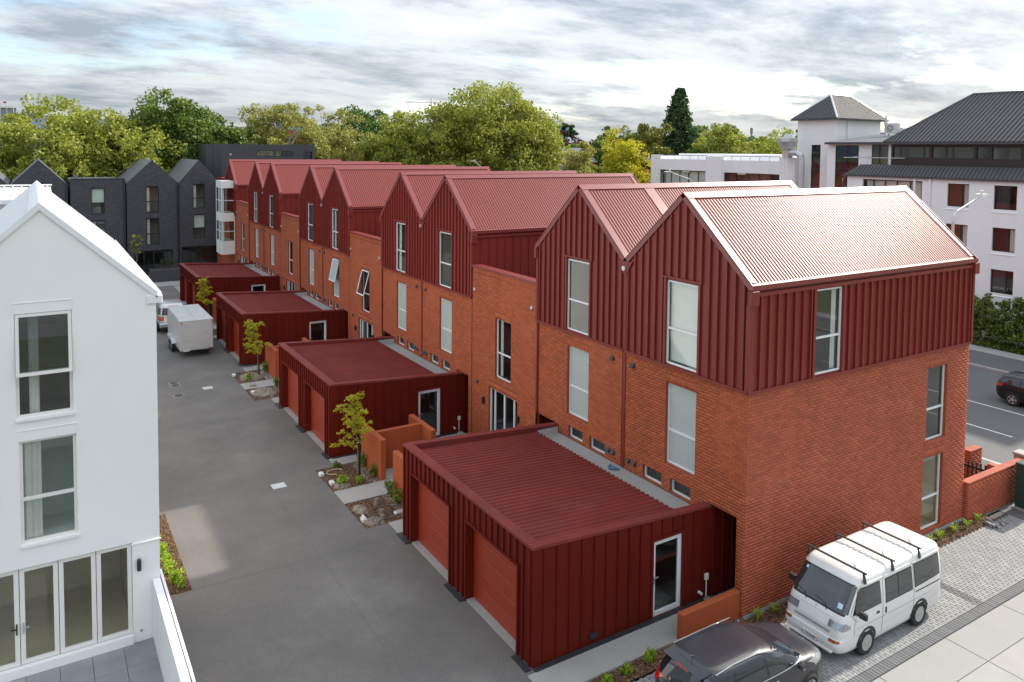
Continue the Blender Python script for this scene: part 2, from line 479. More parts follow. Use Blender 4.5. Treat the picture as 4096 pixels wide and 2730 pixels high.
def lay_bricks(fr, rects, parent, m, single=None, single_max=300, proud=0.006, name='brick'):
    """single: point; the bricks nearest to it become objects of their own, the rest one 'stuff' part"""
    rects = list(rects)
    if not rects: return
    if single is not None:
        sp = Vector(single)
        rects.sort(key=lambda r: (fr(((r[0] + r[1]) / 2, 0, (r[2] + r[3]) / 2)) - sp).length)
        near, rest = rects[:single_max], rects[single_max:]
        oo = org(parent)
        for (a, b, c, d) in near:
            key = (round(b - a, 3), round(d - c, 3), tuple(fr.u), m)
            me = _BM.get(key)
            if me is None:
                F0 = Frame((0, 0, 0), fr.u, fr.n)
                bb = MB(F0); w = (b - a) / 2; h = (d - c) / 2; e = 0.003
                bb.add([(-w, -0.004, -h), (w, -0.004, -h), (w, -0.004, h), (-w, -0.004, h), (-w + e, proud, -h + e), (w - e, proud, -h + e), (w - e, proud, h - e), (-w + e, proud, h - e)],
                       [(4, 5, 6, 7), (0, 1, 5, 4), (1, 2, 6, 5), (2, 3, 7, 6), (3, 0, 4, 7)])
                me = bpy.data.meshes.new(name)
                me.from_pydata(bb.v, [], bb.f); me.materials.append(MATS[m])
                _BM[key] = me
            o = bpy.data.objects.new(name, me)
            link(o, parent)
            o.location = fr(((a + b) / 2, 0, (c + d) / 2)) - oo
    else:
        rest = rects
    if rest:
        r = np.array(rest)
        n = len(r)
        jit = np.random.RandomState(5).uniform(-0.0015, 0.0015, n)
        U = np.array(fr.u); Nn = np.array(fr.n); O = np.array(fr.o); Z = np.array([0, 0, 1.0])
        def P(u, d, z): return O + u[:, None] * U + (d[:, None] if hasattr(d, '__len__') else d) * Nn + z[:, None] * Z
        e = 0.003
        vs = np.stack([P(r[:, 0], -0.004, r[:, 2]), P(r[:, 1], -0.004, r[:, 2]), P(r[:, 1], -0.004, r[:, 3]), P(r[:, 0], -0.004, r[:, 3]),
                       P(r[:, 0] + e, proud + jit, r[:, 2] + e), P(r[:, 1] - e, proud + jit, r[:, 2] + e), P(r[:, 1] - e, proud + jit, r[:, 3] - e), P(r[:, 0] + e, proud + jit, r[:, 3] - e)], 1).reshape(-1, 3)
        q = np.array([(4, 5, 6, 7), (0, 1, 5, 4), (1, 2, 6, 5), (2, 3, 7, 6), (3, 0, 4, 7)])
        qq = (q[None] + (np.arange(n) * 8)[:, None, None]).reshape(-1, 4)
        stuff(np_obj('bricks', vs, qq, m, parent))
def sheet(mb, u0, u1, z0, z1, holes, d=0.0, reveal=0.0):
    """wall sheet with rectangular openings, in frame coordinates"""
    us = sorted({u0, u1, *[min(max(h[k], u0), u1) for h in holes for k in (0, 1)]})
    zs = sorted({z0, z1, *[min(max(h[k], z0), z1) for h in holes for k in (2, 3)]})
    for a, b in zip(us, us[1:]):
        for c, e in zip(zs, zs[1:]):
            mu, mz = (a + b) / 2, (c + e) / 2
            if any(h[0] < mu < h[1] and h[2] < mz < h[3] for h in holes): continue
            mb.quad((a, d, c), (b, d, c), (b, d, e), (a, d, e))
    if reveal:
        for (a, b, c, e) in holes:
            a, b, c, e = max(a, u0), min(b, u1), max(c, z0), min(e, z1)
            mb.quad((a, d, c), (a, d, e), (a, d - reveal, e), (a, d - reveal, c))
            mb.quad((b, d, c), (b, d - reveal, c), (b, d - reveal, e), (b, d, e))
            mb.quad((a, d, e), (b, d, e), (b, d - reveal, e), (a, d - reveal, e))
            mb.quad((a, d, c), (a, d - reveal, c), (b, d - reveal, c), (b, d, c))
    return mb
def window(fr, u0, u1, z0, z1, parent, frame='alu', pane='glass', d=-0.09, bars=(0.43,), vbars=(), fw=0.045, room='room', deep=1.2, name='window', blind=None, curtain=None, paneb=None, sill=None, panedepth=0.0):
    """frame mesh > panes; lining behind the glass"""
    mb = MB(fr)
    dd = (d - 0.05, d)
    mb.box((u0, u0 + fw), dd, (z0, z1)); mb.box((u1 - fw, u1), dd, (z0, z1))
    mb.box((u0 + fw, u1 - fw), dd, (z0, z0 + fw)); mb.box((u0 + fw, u1 - fw), dd, (z1 - fw, z1))
    zb = [z0 + fw] + [z0 + (z1 - z0) * b for b in bars] + [z1 - fw]
    for b in zb[1:-1]: mb.box((u0 + fw, u1 - fw), dd, (b - fw * 0.6, b + fw * 0.6))
    ub = [u0 + fw] + [u0 + (u1 - u0) * b for b in vbars] + [u1 - fw]
    for b in ub[1:-1]: mb.box((b - fw * 0.55, b + fw * 0.55), (d - 0.045, d + 0.004), (z0 + fw, z1 - fw))
    if sill: mb.box((u0 - 0.02, u1 + 0.02), (d, 0.03), (z0 - 0.035, z0 - 0.002))
    w = mb.build(name, frame, parent)
    for i in range(len(ub) - 1):
        for j in range(len(zb) - 1):
            p = MB(fr)
            pm = pane if (paneb is None or j == 0) else paneb
            p.quad((ub[i], d - 0.03, zb[j]), (ub[i + 1], d - 0.03, zb[j]), (ub[i + 1], d - 0.03, zb[j + 1]), (ub[i], d - 0.03, zb[j + 1]))
            p.build('pane', pm, w)
    if blind is not None:
        b = MB(fr); zb0 = z1 - (z1 - z0) * blind
        b.box((u0 + fw, u1 - fw), (d - 0.14, d - 0.13), (zb0, z1 - fw)); b.build('blind', 'blind', w)
    if curtain is not None:
        b = MB(fr); ca, cb = curtain[:2]
        n = max(6, int((cb - ca) / 0.05)); pts = []
        for i in range(n + 1):
            pts.append((ca + (cb - ca) * i / n, d - 0.15 + 0.025 * math.sin(i * 1.7)))
        for (a, da), (c, dc) in zip(pts, pts[1:]): b.quad((a, da, z0 + 0.03), (c, dc, z0 + 0.03), (c, dc, z1), (a, da, z1))
        b.build('curtain', curtain[2] if len(curtain) > 2 else 'curtain', w)
    if room:
        b = MB(fr); e = d - deep
        b.quad((u0 - .1, e, z0 - .1), (u1 + .1, e, z0 - .1), (u1 + .1, e, z1 + .1), (u0 - .1, e, z1 + .1))
        b.quad((u0 - .1, d - .052, z0 - .1), (u0 - .1, e, z0 - .1), (u0 - .1, e, z1 + .1), (u0 - .1, d - .052, z1 + .1))
        b.quad((u1 + .1, d - .052, z0 - .1), (u1 + .1, e, z0 - .1), (u1 + .1, e, z1 + .1), (u1 + .1, d - .052, z1 + .1))
        b.quad((u0 - .1, d - .052, z0 - .1), (u1 + .1, d - .052, z0 - .1), (u1 + .1, e, z0 - .1), (u0 - .1, e, z0 - .1))
        b.quad((u0 - .1, d - .052, z1 + .1), (u1 + .1, d - .052, z1 + .1), (u1 + .1, e, z1 + .1), (u0 - .1, e, z1 + .1))
        b.build('room_lining', room, w)
    return w
# ------------------------------------------------------------------ the red terrace
W, D, LX = 4.82, 14.588, 10.57
HB, HE, HR = 5.93, 8.70, 10.86
WEST = Frame((0, 0, 0), (0, 1, 0), (-1, 0, 0))
SOUTH = Frame((0, 0, 0), (1, 0, 0), (0, -1, 0))
def corrugated(x0, x1, yA, zA, yB, zB, parent, m='roof_sheet', pitch=0.125, amp=0.019, name='roof_sheet'):
    """corrugated sheet, ridges run from (yA,zA) to (yB,zB)"""
    k0, k1 = math.ceil(x0 / pitch * 8), math.floor(x1 / pitch * 8)      # samples locked to the wave
    xs = np.arange(k0, k1 + 1) * (pitch / 8)
    n = len(xs) - 1
    s = Vector((0, yB - yA, zB - zA)); nn = Vector((1, 0, 0)).cross(s).normalized()
    if nn.z < 0: nn = -nn
    h = amp * np.sin(2 * np.pi * xs / pitch)
    rows = []
    for t in (0.0, 1.0):
        y = yA + (yB - yA) * t; z = zA + (zB - zA) * t
        rows.append(np.stack([xs, y + nn.y * h, z + nn.z * h], 1))
    v = np.concatenate(rows)
    i = np.arange(n)
    q = np.stack([i, i + 1, n + 1 + i + 1, n + 1 + i], 1)
    o = np_obj(name, v, q, m, parent)
    o.data.polygons.foreach_set('use_smooth', [True] * n)
    return o
def battens(fr, us, zbot, ztop, parent, m='cladding', w=0.042, h=0.068, d=0.012, skip=None, name='seam'):
    """standing seams: each an object of its own, one mesh shared per length"""
    oo = org(parent)
    for u in us:
        z0, z1 = zbot, ztop(u) if callable(ztop) else ztop
        spans = [(z0, z1)]
        if skip:
            for (a, b, c, e) in skip:
                if a - 0.05 < u < b + 0.05:
                    new = []
                    for s0, s1 in spans:
                        if c > s0 + 0.05: new.append((s0, min(s1, c)))
                        if e < s1 - 0.05: new.append((max(s0, e), s1))
                    spans = new
        for s0, s1 in spans:
            if s1 - s0 < 0.06: continue
            key = (round(s1 - s0, 2), tuple(fr.u), m, w, h)
            me = _BM.get(key)
            if me is None:
                b = MB(Frame((0, 0, 0), fr.u, fr.n)); L = round(s1 - s0, 2)
                b.box((-w / 2, w / 2), (0.0, h), (0, L))
                me = bpy.data.meshes.new(name); me.from_pydata(b.v, [], b.f); me.materials.append(MATS[m]); _BM[key] = me
            o = bpy.data.objects.new(name, me); link(o, parent)
            o.location = fr((u, d, s0)) - oo
def slope_strip(mb, x0, x1, ya, za, yb, zb, t):
    """thin slab lying on a roof slope between (ya,za) and (yb,zb)"""
    s = Vector((0, yb - ya, zb - za)).normalized(); n = Vector((1, 0, 0)).cross(s)
    if n.z < 0: n = -n
    a, b = Vector((0, ya, za)), Vector((0, yb, zb))
    pts = [a, b, b + n * t, a + n * t]
    mb.prism([(x0, p.y, p.z) for p in pts], (x1 - x0, 0, 0))
def roof_pair(root, ya, yb, eave_a, eave_b, x0=-0.07, x1=LX + 0.07):
    ym = (ya + yb) / 2
    sl = (HR - HE) / (ym - ya)
    for e, side in ((ya, 0), (yb, 1)):
        n = Vector((0, -(HR - HE) if side == 0 else (HR - HE), abs(ym - e))).normalized()
        corrugated(x0 + 0.16, x1 - 0.16, e, HE + 0.012, ym, HR + 0.012, root)
        dk = MB()
        slope_strip(dk, x0 + 0.03, x1 - 0.03, e, HE - 0.14, ym, HR - 0.14, 0.115)
        dk.build('roof_deck', 'cladding', root)
        for (a, b, nm) in ((x0, x0 + 0.25, 'barge_flashing'), (x1 - 0.25, x1, 'barge_flashing')):
            bf = MB(); slope_strip(bf, a, b, e, HE + 0.034, ym, HR + 0.034, 0.012)
            xx = (a, a + 0.02) if nm and a < 1 else (b - 0.02, b)
            slope_strip(bf, xx[0], xx[1], e, HE - 0.15, ym, HR - 0.15, 0.172)
            bf.build(nm, 'roof_red', root)
        rc = MB(); dy = 0.17 * (ym - e) / abs(ym - e)
        slope_strip(rc, x0 - 0.005, x1 + 0.005, ym - dy, HR + 0.050 - 0.17 * sl, ym, HR + 0.050, 0.012)
        rc.build('ridge_capping', 'roof_red', root)
    for e, sgn, on in ((ya, -1, eave_a), (yb, 1, eave_b)):
        if not on: continue
        g = MB(); ys = sorted((e + sgn * 0.02, e + sgn * 0.13))
        g.box((x0, x1), (ys[0], ys[1]), (HE - 0.15, HE - 0.135)); 
        for yy in ys: g.box((x0, x1), (yy - 0.006, yy + 0.006), (HE - 0.135, HE - 0.02))
        g.box((x0 - .002, x0 + 0.01), (ys[0] - .006, ys[1] + .006), (HE - 0.15, HE - 0.02)); g.box((x1 - 0.01, x1 + .002), (ys[0] - .006, ys[1] + .006), (HE - 0.15, HE - 0.02))
        g.build('gutter', 'roof_red', root)
        for xx in ((x0 - 0.05, x0 + 0.22), (x1 - 0.2, x1 + 0.07)):
            b = MB(); b.bbox(xx, (ys[0] - 0.03, ys[1] + 0.02), (HE - 0.52, HE - 0.165), 0.008); b.build('rain_head', 'cladding', root)
def metal_gable(root, ya, yb, win, deep_blind, curtain):
    ym = (ya + yb) / 2; sl = (HR - HE) / (ym - ya)
    m = MB(WEST)
    sheet(m, ya + 0.03, yb - 0.03, HB, HE - 0.2, [win], d=0.012, reveal=0.1)
    m.poly([(ya + 0.03, 0.012, HE - 0.2), (yb - 0.03, 0.012, HE - 0.2), (yb - 0.03, 0.012, HE - 0.08), (ym, 0.012, HR - 0.08), (ya + 0.03, 0.012, HE - 0.08)])
    g = m.build('gable_cladding', 'cladding', root)
    us = [ya + 0.16 + 0.3 * i for i in range(16) if ya + 0.16 + 0.3 * i < yb - 0.1]
    battens(WEST, us, HB + 0.01, lambda u: HR - 0.14 - abs(u - ym) * sl - 0.03, g, skip=[(win[0] - 0.08, win[1] + 0.08, win[2] - 0.1, win[3] + 0.1)])
    t = MB(WEST)
    t.box((win[0] - 0.08, win[0] - 0.002), (0.012, 0.075), (HB + .01, win[3] + 0.07)); t.box((win[1] + 0.002, win[1] + 0.08), (0.012, 0.075), (HB + .01, win[3] + 0.07))
    t.box((win[0] - 0.12, win[1] + 0.12), (0.012, 0.085), (win[3] + 0.072, win[3] + 0.12))
    t.build('window_trim', 'cladding', root)
    f = MB(WEST); f.box((ya + 0.01, yb - 0.01), (-0.02, 0.055), (HB - 0.085, HB)); f.build('base_flashing', 'cladding', root)
    window(WEST, *win, root, d=0.0, bars=(0.43,), blind=deep_blind, curtain=curtain)
def vent(fr, u, z, parent, s=0.14):
    v = MB(fr)
    v.prism([(u - s / 2, 0.01, z - s / 2), (u + s / 2, 0.01, z - s / 2), (u + s / 2, 0.01, z + s / 2), (u - s / 2, 0.01, z + s / 2)], (0, 0, 0.0)) if False else None
    v.add([(u - s / 2, 0.008, z + s / 2), (u + s / 2, 0.008, z + s / 2), (u + s / 2, 0.12, z - s / 2), (u - s / 2, 0.12, z - s / 2), (u - s / 2, 0.008, z - s / 2), (u + s / 2, 0.008, z - s / 2)],
          [(0, 3, 2, 1), (0, 4, 3), (1, 2, 5), (3, 4, 5, 2), (0, 1, 5, 4)])
    v.build('cowl_vent', 'black_plastic', parent)
def sconce(fr, u, z, parent):
    v = MB(fr); v.bbox((u - 0.045, u + 0.045), (0.03, 0.12), (z - 0.14, z + 0.14), 0.012); v.box((u - 0.03, u + 0.03), (0, 0.03), (z - 0.06, z + 0.06)); v.build('wall_light', 'black_plastic', parent)
def gable_house(k, second, label, group, open_sash=False, near=False):
    Y = k * D
    ya, yb = (Y, Y + W) if not second else (Y + W + 0.01, Y + 2 * W + 0.01)
    root = thing('gabled_terrace_house', label, 'house', (0, (ya + yb) / 2, 0), group)
    if not second:
        lw = (Y + 1.80, Y + 2.99, 3.04, 5.40); up = (Y + 1.755, Y + 3.01, 5.965, 8.375)
        sm = [(Y + 1.94, Y + 2.755, 2.255, 2.64), (Y + 3.10, Y + 3.92, 2.255, 2.64)]
        voids = [(Y + 0.27, Y + 1.30, -1, 2.52), (Y + 1.30, Y + 4.9, -1, 2.2)]
        b0, b1 = Y + 0.0, Y + 4.80
        vents = [(Y + 4.43, 5.54), (Y + 4.56, 2.55), (Y + 4.29, 2.55)]
    else:
        lw = (Y + 6.63, Y + 7.815, 3.04, 5.40); up = (Y + 6.60, Y + 7.845, 5.965, 8.375)
        sm = [(Y + 5.725, Y + 6.53, 2.255, 2.64), (Y + 6.90, Y + 7.70, 2.255, 2.64)]
        voids = [(Y + 8.45, Y + 9.7, -1, 2.51), (Y + 4.8, Y + 8.45, -1, 2.2)]
        b0, b1 = Y + 4.94, Y + 9.62
        vents = [(Y + 5.385, 5.54), (Y + 5.53, 2.55), (Y + 5.29, 2.55)]
    holes = [lw] + sm
    # brick front
    m = MB(WEST)
    sheet(m, b0, b1, -0.1, HB - 0.08, holes + voids, d=0.0, reveal=0.1)
    wall = m.build('front_wall', 'mortar', root)
    sol = [(lw[0], lw[1], lw[3] + 0.004, lw[3] + 0.235)]
    rects = brick_rects(b0, b1, -0.10 + (0.0), HB - 0.085, holes + voids, sol)
    lay_bricks(WEST, rects, wall, 'brick', single=(-0.0, Y + (0 if not second else 6), 4.6) if near else None, single_max=140 if not second else 300)
    window(WEST, *lw, root, pane='frost', bars=(0.415,), room=None, name='window')
    if open_sash:
        s = MB(WEST); a, b, c, e = lw[0] + 0.05, lw[1] - 0.05, lw[2] + 1.0, lw[3] - 0.06
        f = lambda u, t: (u, -0.02 + 0.26 * t, e - (e - c) * t)
        for (u0, u1, t0, t1) in ((a, a + .05, 0, 1), (b - .05, b, 0, 1), (a, b, 0, .04), (a, b, .96, 1)):
            s.prism([f(u0, t0), f(u1, t0), f(u1, t1), f(u0, t1)], (0, 0.03, 0.0))
        so = s.build('open_sash', 'alu', root)
        s = MB(WEST); s.quad(f(a + .05, .04), f(b - .05, .04), f(b - .05, .96), f(a + .05, .96)); s.build('pane', 'frost', so)
    for w in sm: window(WEST, *w, root, pane='glass', bars=(), fw=0.05, deep=0.5, name='small_window')
    for u, z in vents: vent(WEST, u, z, root)
    # recess lining
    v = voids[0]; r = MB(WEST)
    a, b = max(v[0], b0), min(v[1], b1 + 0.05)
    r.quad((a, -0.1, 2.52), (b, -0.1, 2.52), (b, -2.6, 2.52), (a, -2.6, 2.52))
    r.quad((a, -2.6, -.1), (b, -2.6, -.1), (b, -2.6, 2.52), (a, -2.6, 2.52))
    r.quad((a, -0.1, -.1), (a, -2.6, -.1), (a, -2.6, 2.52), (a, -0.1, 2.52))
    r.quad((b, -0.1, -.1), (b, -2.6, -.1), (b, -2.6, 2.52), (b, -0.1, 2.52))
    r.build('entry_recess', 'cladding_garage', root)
    metal_gable(root, ya, yb, up, 0.97 if (near and not second) else None, None if (near and not second) else ((up[0] + .06, up[0] + .3) if (k + second) % 2 else (up[1] - .32, up[1] - .05)))
    roof_pair(root, ya, yb, not second, second)
    if second and k == 0:
        ymm = (ya + yb) / 2
        fb = MB(); slope_strip(fb, 2.65, 3.1, ya, HE + 0.036, ymm, HR + 0.036, 0.01); fb.build('roof_flashing', 'roof_red', root)
    # side walls, back wall
    side = Frame((0, ya, 0), (1, 0, 0), (0, -1, 0))
    if not second:
        if k == 0:
            lo = [(8.20, 9.31, 3.0, 5.35), (8.13, 9.26, 0.12, 2.48)]
            uw = (2.54, 3.72, 5.975, 8.335)
            m = MB(side); sheet(m, 0, LX, 0.0, HB - 0.08, lo, d=0.0, reveal=0.1); sw = m.build('side_wall', 'mortar', root)
            sol = [(h[0], h[1], h[3] + 0.004, h[3] + 0.235) for h in lo]
            lay_bricks(side, brick_rects(0.0, LX, 0.0, HB - 0.085, lo, sol), sw, 'brick_street', single=(0.6, 0, 4.9), single_max=300)
            m = MB(side); m.box((0.0, LX), (-0.08, 0.02), (-0.16, -0.004)); m.build('plinth', 'concrete', root)
            for h in lo:
                window(side, *h, root, bars=(0.42,), d=-0.09, deep=1.6, room='room' if h[2] > 2 else 'room_tan', sill=None)
                s = MB(side); s.box((h[0] - 0.06, h[1] + 0.1), (-0.1, 0.035), (h[2] - 0.075, h[2] - 0.002)); s.build('sill', 'brick_street', root)
            m = MB(side); sheet(m, 0.0, LX, HB, HE - 0.1, [uw], d=0.012, reveal=0.1); sc = m.build('side_cladding', 'cladding', root)
            battens(side, [0.33 + 0.335 * i for i in range(31)], HB + 0.01, HE - 0.33, sc, skip=[(uw[0] - 0.1, uw[1] + 0.1, uw[2] - 0.1, HE)])
            t = MB(side); t.box((uw[0] - 0.1, uw[0] - 0.002), (0.012, 0.08), (HB, HE - 0.33)); t.box((uw[1] + 0.002, uw[1] + 0.1), (0.012, 0.08), (HB, HE - 0.33))
            t.box((0.0, LX), (0.012, 0.085), (HE - 0.325, HE - 0.225)); t.build('eave_trim', 'cladding', root)
            f = MB(side); f.box((-0.04, LX + 0.03), (-0.02, 0.06), (HB - 0.085, HB)); f.build('base_flashing', 'cladding', root)
            window(side, *uw, root, d=0.0, bars=(0.43,), curtain=(uw[1] - 0.25, uw[1] - .05))
            c = MB(); c.box((-0.075, 0.07), (-0.075, 0.07), (HB + .002, HE - 0.53)); c.build('corner_trim', 'cladding', root)
            c = MB(); c.box((LX - 0.05, LX + 0.06), (-0.07, 0.05), (HB + .002, HE - 0.53)); c.build('corner_trim', 'cladding', root)
        else:
            m = MB(side); sheet(m, 0.0, LX, 6.3, HE - 0.1, [], d=0.012); sc = m.build('side_cladding', 'cladding', root)
            battens(side, [0.4 + 0.4 * i for i in range(25)], 6.4, HE - 0.33, sc, w=0.035, h=0.04)
            t = MB(side); t.box((0.0, LX), (0.012, 0.085), (HE - 0.325, HE - 0.225)); t.build('eave_trim', 'cladding', root)
            m = MB(side); sheet(m, 0.0, LX, -.1, 6.3, [], d=-0.01); m.build('party_wall', 'mortar', root)
            c = MB(); c.box((-0.07, 0.05), (ya - 0.055, ya + 0.06), (HB + .002, HE - 0.2)); c.build('corner_trim', 'cladding', root)
    else:
        sd = Frame((0, yb, 0), (-1, 0, 0), (0, 1, 0))
        m = MB(sd); sheet(m, -LX, 0, -.1, HE - 0.1, [], d=0.0); m.build('party_wall', 'cladding', root)
        c = MB(); c.box((-0.07, 0.05), (yb - 0.06, yb + 0.055), (HB + .002, HE - 0.2)); c.build('corner_trim', 'cladding', root)
        c = MB(); c.box((-0.07, -0.002), (yb - 0.08, yb - 0.005), (2.51, HB - 0.09)); c.build('downpipe', 'cladding', root)
    bk = MB(Frame((LX, 0, 0), (0, 1, 0), (1, 0, 0)))
    sheet(bk, ya + 0.002, yb - 0.002, -.15, HE - .1, []); bk.poly([(ya, 0, HE - .1), (yb, 0, HE - .1), ((ya + yb) / 2, 0, HR - .1)])
    bk.build('street_wall', 'brick_street', root)
    if not second:
        # valley between the two roofs with its outlet and the channel below it
        yv = Y + W + 0.005
        v = MB(); v.box((-0.05, LX), (yv - 0.13, yv + 0.13), (HE - 0.06, HE - 0.045)); v.build('valley_gutter', 'galv', root)
        v = MB(WEST); v.prism([(yv - 0.34, 0.03, HE - 0.02), (yv + 0.34, 0.03, HE - 0.02), (yv + 0.06, 0.03, HE - 0.42), (yv - 0.06, 0.03, HE - 0.42)], (0, 0.045, 0)); v.build('valley_plate', 'cladding', root)
        v = MB(WEST); v.lathe([(0.075, 0.0), (0.075, 0.06)], (yv, 0.074, HE - 0.24), 'y', 16); v.build('outlet', 'galv', root)
        v = MB(WEST); v.box((yv - 0.065, yv + 0.065), (-0.06, 0.03), (2.25, HE - 0.43)); v.build('downpipe_channel', 'cladding', root)
    return root
GL = [('red gabled terrace house at the end of the row, beside the parked white van', 'red gabled terrace house sharing a valley with the end house of the row'),
      ('red gabled terrace house just beyond the first flat brick link, right gable of its pair', 'red gabled terrace house with the mustard sapling before the garage in front of it'),
      ('red gabled terrace house with its frosted bathroom sash tilted open', 'red gabled terrace house left of the one with the tilted frosted sash'),
      ('red gabled terrace house two gables before the link by the white bay window', 'red gabled terrace house adjoining the link by the white bay window')]
for k in range(4):
    gable_house(k, False, GL[k][0], 'gabled houses of the red terrace', near=(k == 0), open_sash=(k == 2))
    gable_house(k, True, GL[k][1], 'gabled houses of the red terrace', near=(k == 0))
def link_block(k, label, open_sash):
    Y = k * D
    root = thing('flat_link_house', label, 'house', (0, Y + 12.1, 0), 'flat roofed brick links between the gables')
    u0, u1 = Y + 9.735, Y + 14.535
    win = (Y + 11.48, Y + 12.67, 3.04, 5.40); door = (Y + 10.98, Y + 13.15, 0.0, 2.515)
    m = MB(WEST); sheet(m, u0, u1, -0.1, 7.2, [win, door], d=0.0, reveal=0.1); wall = m.build('front_wall', 'mortar', root)
    sol = [(win[0], win[1], 5.404, 5.635), (door[0], door[1], 2.52, 2.75), (u0, u1, 6.965, 7.195)]
    lay_bricks(WEST, brick_rects(u0, u1, -0.1, 7.2, [win, door], sol), wall, 'brick', single=(0, Y + 10, 6.6) if k == 0 else None, single_max=300)
    c = MB(WEST); c.box((u0 - 0.04, u1 + 0.04), (-0.34, 0.06), (7.202, 7.29)); c.build('coping', 'roof_red', root)
    c = MB(); c.box((0.3, 0.34), (u0, u1), (6.3, 7.2)); c.box((LX - .3, LX), (u0, u1), (-.1, 7.25)); c.build('parapet_lining', 'cladding', root)
    c = MB(); c.box((0.34, LX - .3), (u0 - .1, u1 + .03), (6.2, 6.32)); c.build('terrace_floor', 'dark_panel', root)
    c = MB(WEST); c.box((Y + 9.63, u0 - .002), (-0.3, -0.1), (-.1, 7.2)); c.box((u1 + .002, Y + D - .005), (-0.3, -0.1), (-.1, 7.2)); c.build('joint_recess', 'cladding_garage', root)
    window(WEST, *win, root, bars=(0.42,), room='room_dark', curtain=(win[1] - .25, win[1] - .06) if k == 0 else None)
    if open_sash:
        s = MB(WEST); a, b, cc, e = win[0] + 0.05, win[1] - 0.05, win[2] + 1.0, win[3] - 0.06
        f = lambda u, t: (u, -0.02 + 0.34 * t, e - (e - cc) * t)
        for (x0, x1, t0, t1) in ((a, a + .05, 0, 1), (b - .05, b, 0, 1), (a, b, 0, .04), (a, b, .96, 1)):
            s.prism([f(x0, t0), f(x1, t0), f(x1, t1), f(x0, t1)], (0, 0.03, 0.0))
        so = s.build('open_sash', 'alu', root)
        s = MB(WEST); s.quad(f(a + .05, .04), f(b - .05, .04), f(b - .05, .96), f(a + .05, .96)); s.build('pane', 'glass_dark', so)
    window(WEST, *door, root, bars=(), vbars=(0.17, 0.5, 0.83), fw=0.07, room='room_dark', deep=1.5, name='french_door')
    vent(WEST, Y + 14.04, 2.53, root); sconce(WEST, Y + 13.47, 1.88, root); sconce(WEST, Y + 10.85, 1.88, root)
    for u in (14.34, 10.04):
        v = MB(WEST); v.lathe([(0.075, 0.0), (0.075, 0.045), (0.05, 0.06)], (Y + u, 0.004, 6.28), 'y', 16); v.build('round_vent', 'galv', root)
    return root
link_block(0, 'flat topped brick link house right after the first pair of red gables, shut window', False)
link_block(1, 'flat topped brick link house with its tall window tilted open', True)
link_block(2, 'flat topped brick link house between the tilted window link and the bay window link', False)
link_block(3, 'flat topped brick link house next to the white bay window', False)
# last house of the row with the bay window
def end_house():
    Y = 4 * D
    ya, yb = Y + 0.05, Y + W + 0.05
    root = thing('gabled_terrace_house', 'red gabled terrace house with the white bay window at the far end of the row', 'house', (0, (ya + yb) / 2, 0), 'gabled houses of the red terrace')
    m = MB(WEST); sheet(m, ya, yb + 3.6, -.1, HB - .08, [], d=0.0); wl = m.build('front_wall', 'mortar', root)
    lay_bricks(WEST, brick_rects(ya, yb + 3.6, -.1, HB - .085, [], []), wl, 'brick')
    metal_gable(root, ya, yb, (ya + 3.2, ya + 4.4, 5.965, 8.375), None, None)
    roof_pair(root, ya, yb, True, True)
    m = MB(WEST); m.quad((yb, 0.012, HB), (yb + 3.6, 0.012, HB), (yb + 3.6, 0.012, 9.1), (yb, 0.012, 9.1)); w2 = m.build('side_cladding', 'cladding', root)
    battens(WEST, [yb + .2 + .3 * i for i in range(11)], HB + .05, 9.05, w2)
    m = MB(); m.box((0.02, LX), (yb + .01, yb + 3.6), (HB, 9.05)); m.build('rear_block', 'cladding', root)
    side = Frame((0, ya, 0), (1, 0, 0), (0, -1, 0))
    m = MB(side); sheet(m, 0.0, LX, 6.3, HE - 0.1, [], d=0.012); sc = m.build('side_cladding', 'cladding', root)
    battens(side, [0.4 + 0.4 * i for i in range(25)], 6.4, HE - 0.33, sc, w=0.035, h=0.04)
    # white bay, two storeys
    x0, x1, y0, y1 = -1.15, -0.0, ya + .55, ya + 2.9
    b = MB()
    for z0, z1 in ((2.35, 3.55), (5.35, 6.1), (8.35, 9.0)): b.bbox((x0, x1), (y0, y1), (z0, z1), 0.01)
    bay = b.build('bay_window', 'white_frame', root)
    f = MB()
    for z0, z1 in ((3.55, 5.35), (6.1, 8.35)):
        for (px, py) in ((x0, y0), (x0, y1), (x1 - .06, y0), (x1 - .06, y1), (x0, (y0 + y1) / 2)):
            f.box((px, px + 0.06), (py - .03, py + .03), (z0, z1))
        f.box((x0 + .01, x1), (y0 - .02, y0 + .03), ((z0 + z1) / 2 - .03, (z0 + z1) / 2 + .03)); f.box((x0 - .01, x0 + .05), (y0, y1), ((z0 + z1) / 2 - .03, (z0 + z1) / 2 + .03))
        g = MB(); g.quad((x0 + .02, y0, z0), (x0 + .02, y1, z0), (x0 + .02, y1, z1), (x0 + .02, y0, z1)); g.build('pane', 'glass', bay)
        g = MB(); g.quad((x0, y0 + .01, z0), (x1, y0 + .01, z0), (x1, y0 + .01, z1), (x0, y0 + .01, z1)); g.build('pane', 'glass', bay)
        g = MB(); g.box((x0 + .25, x0 + .29), (y0 + .3, y1 - .1), (z0 + .02, z1 - .02)); g.build('blind', 'blind', bay)
    f.build('frame', 'alu', bay)
    bk = MB(Frame((LX, 0, 0), (0, 1, 0), (1, 0, 0))); sheet(bk, ya, yb, -.15, HE - .1, []); bk.poly([(ya, 0, HE - .1), (yb, 0, HE - .1), ((ya + yb) / 2, 0, HR - .1)]); bk.build('street_wall', 'brick_street', root)
end_house()

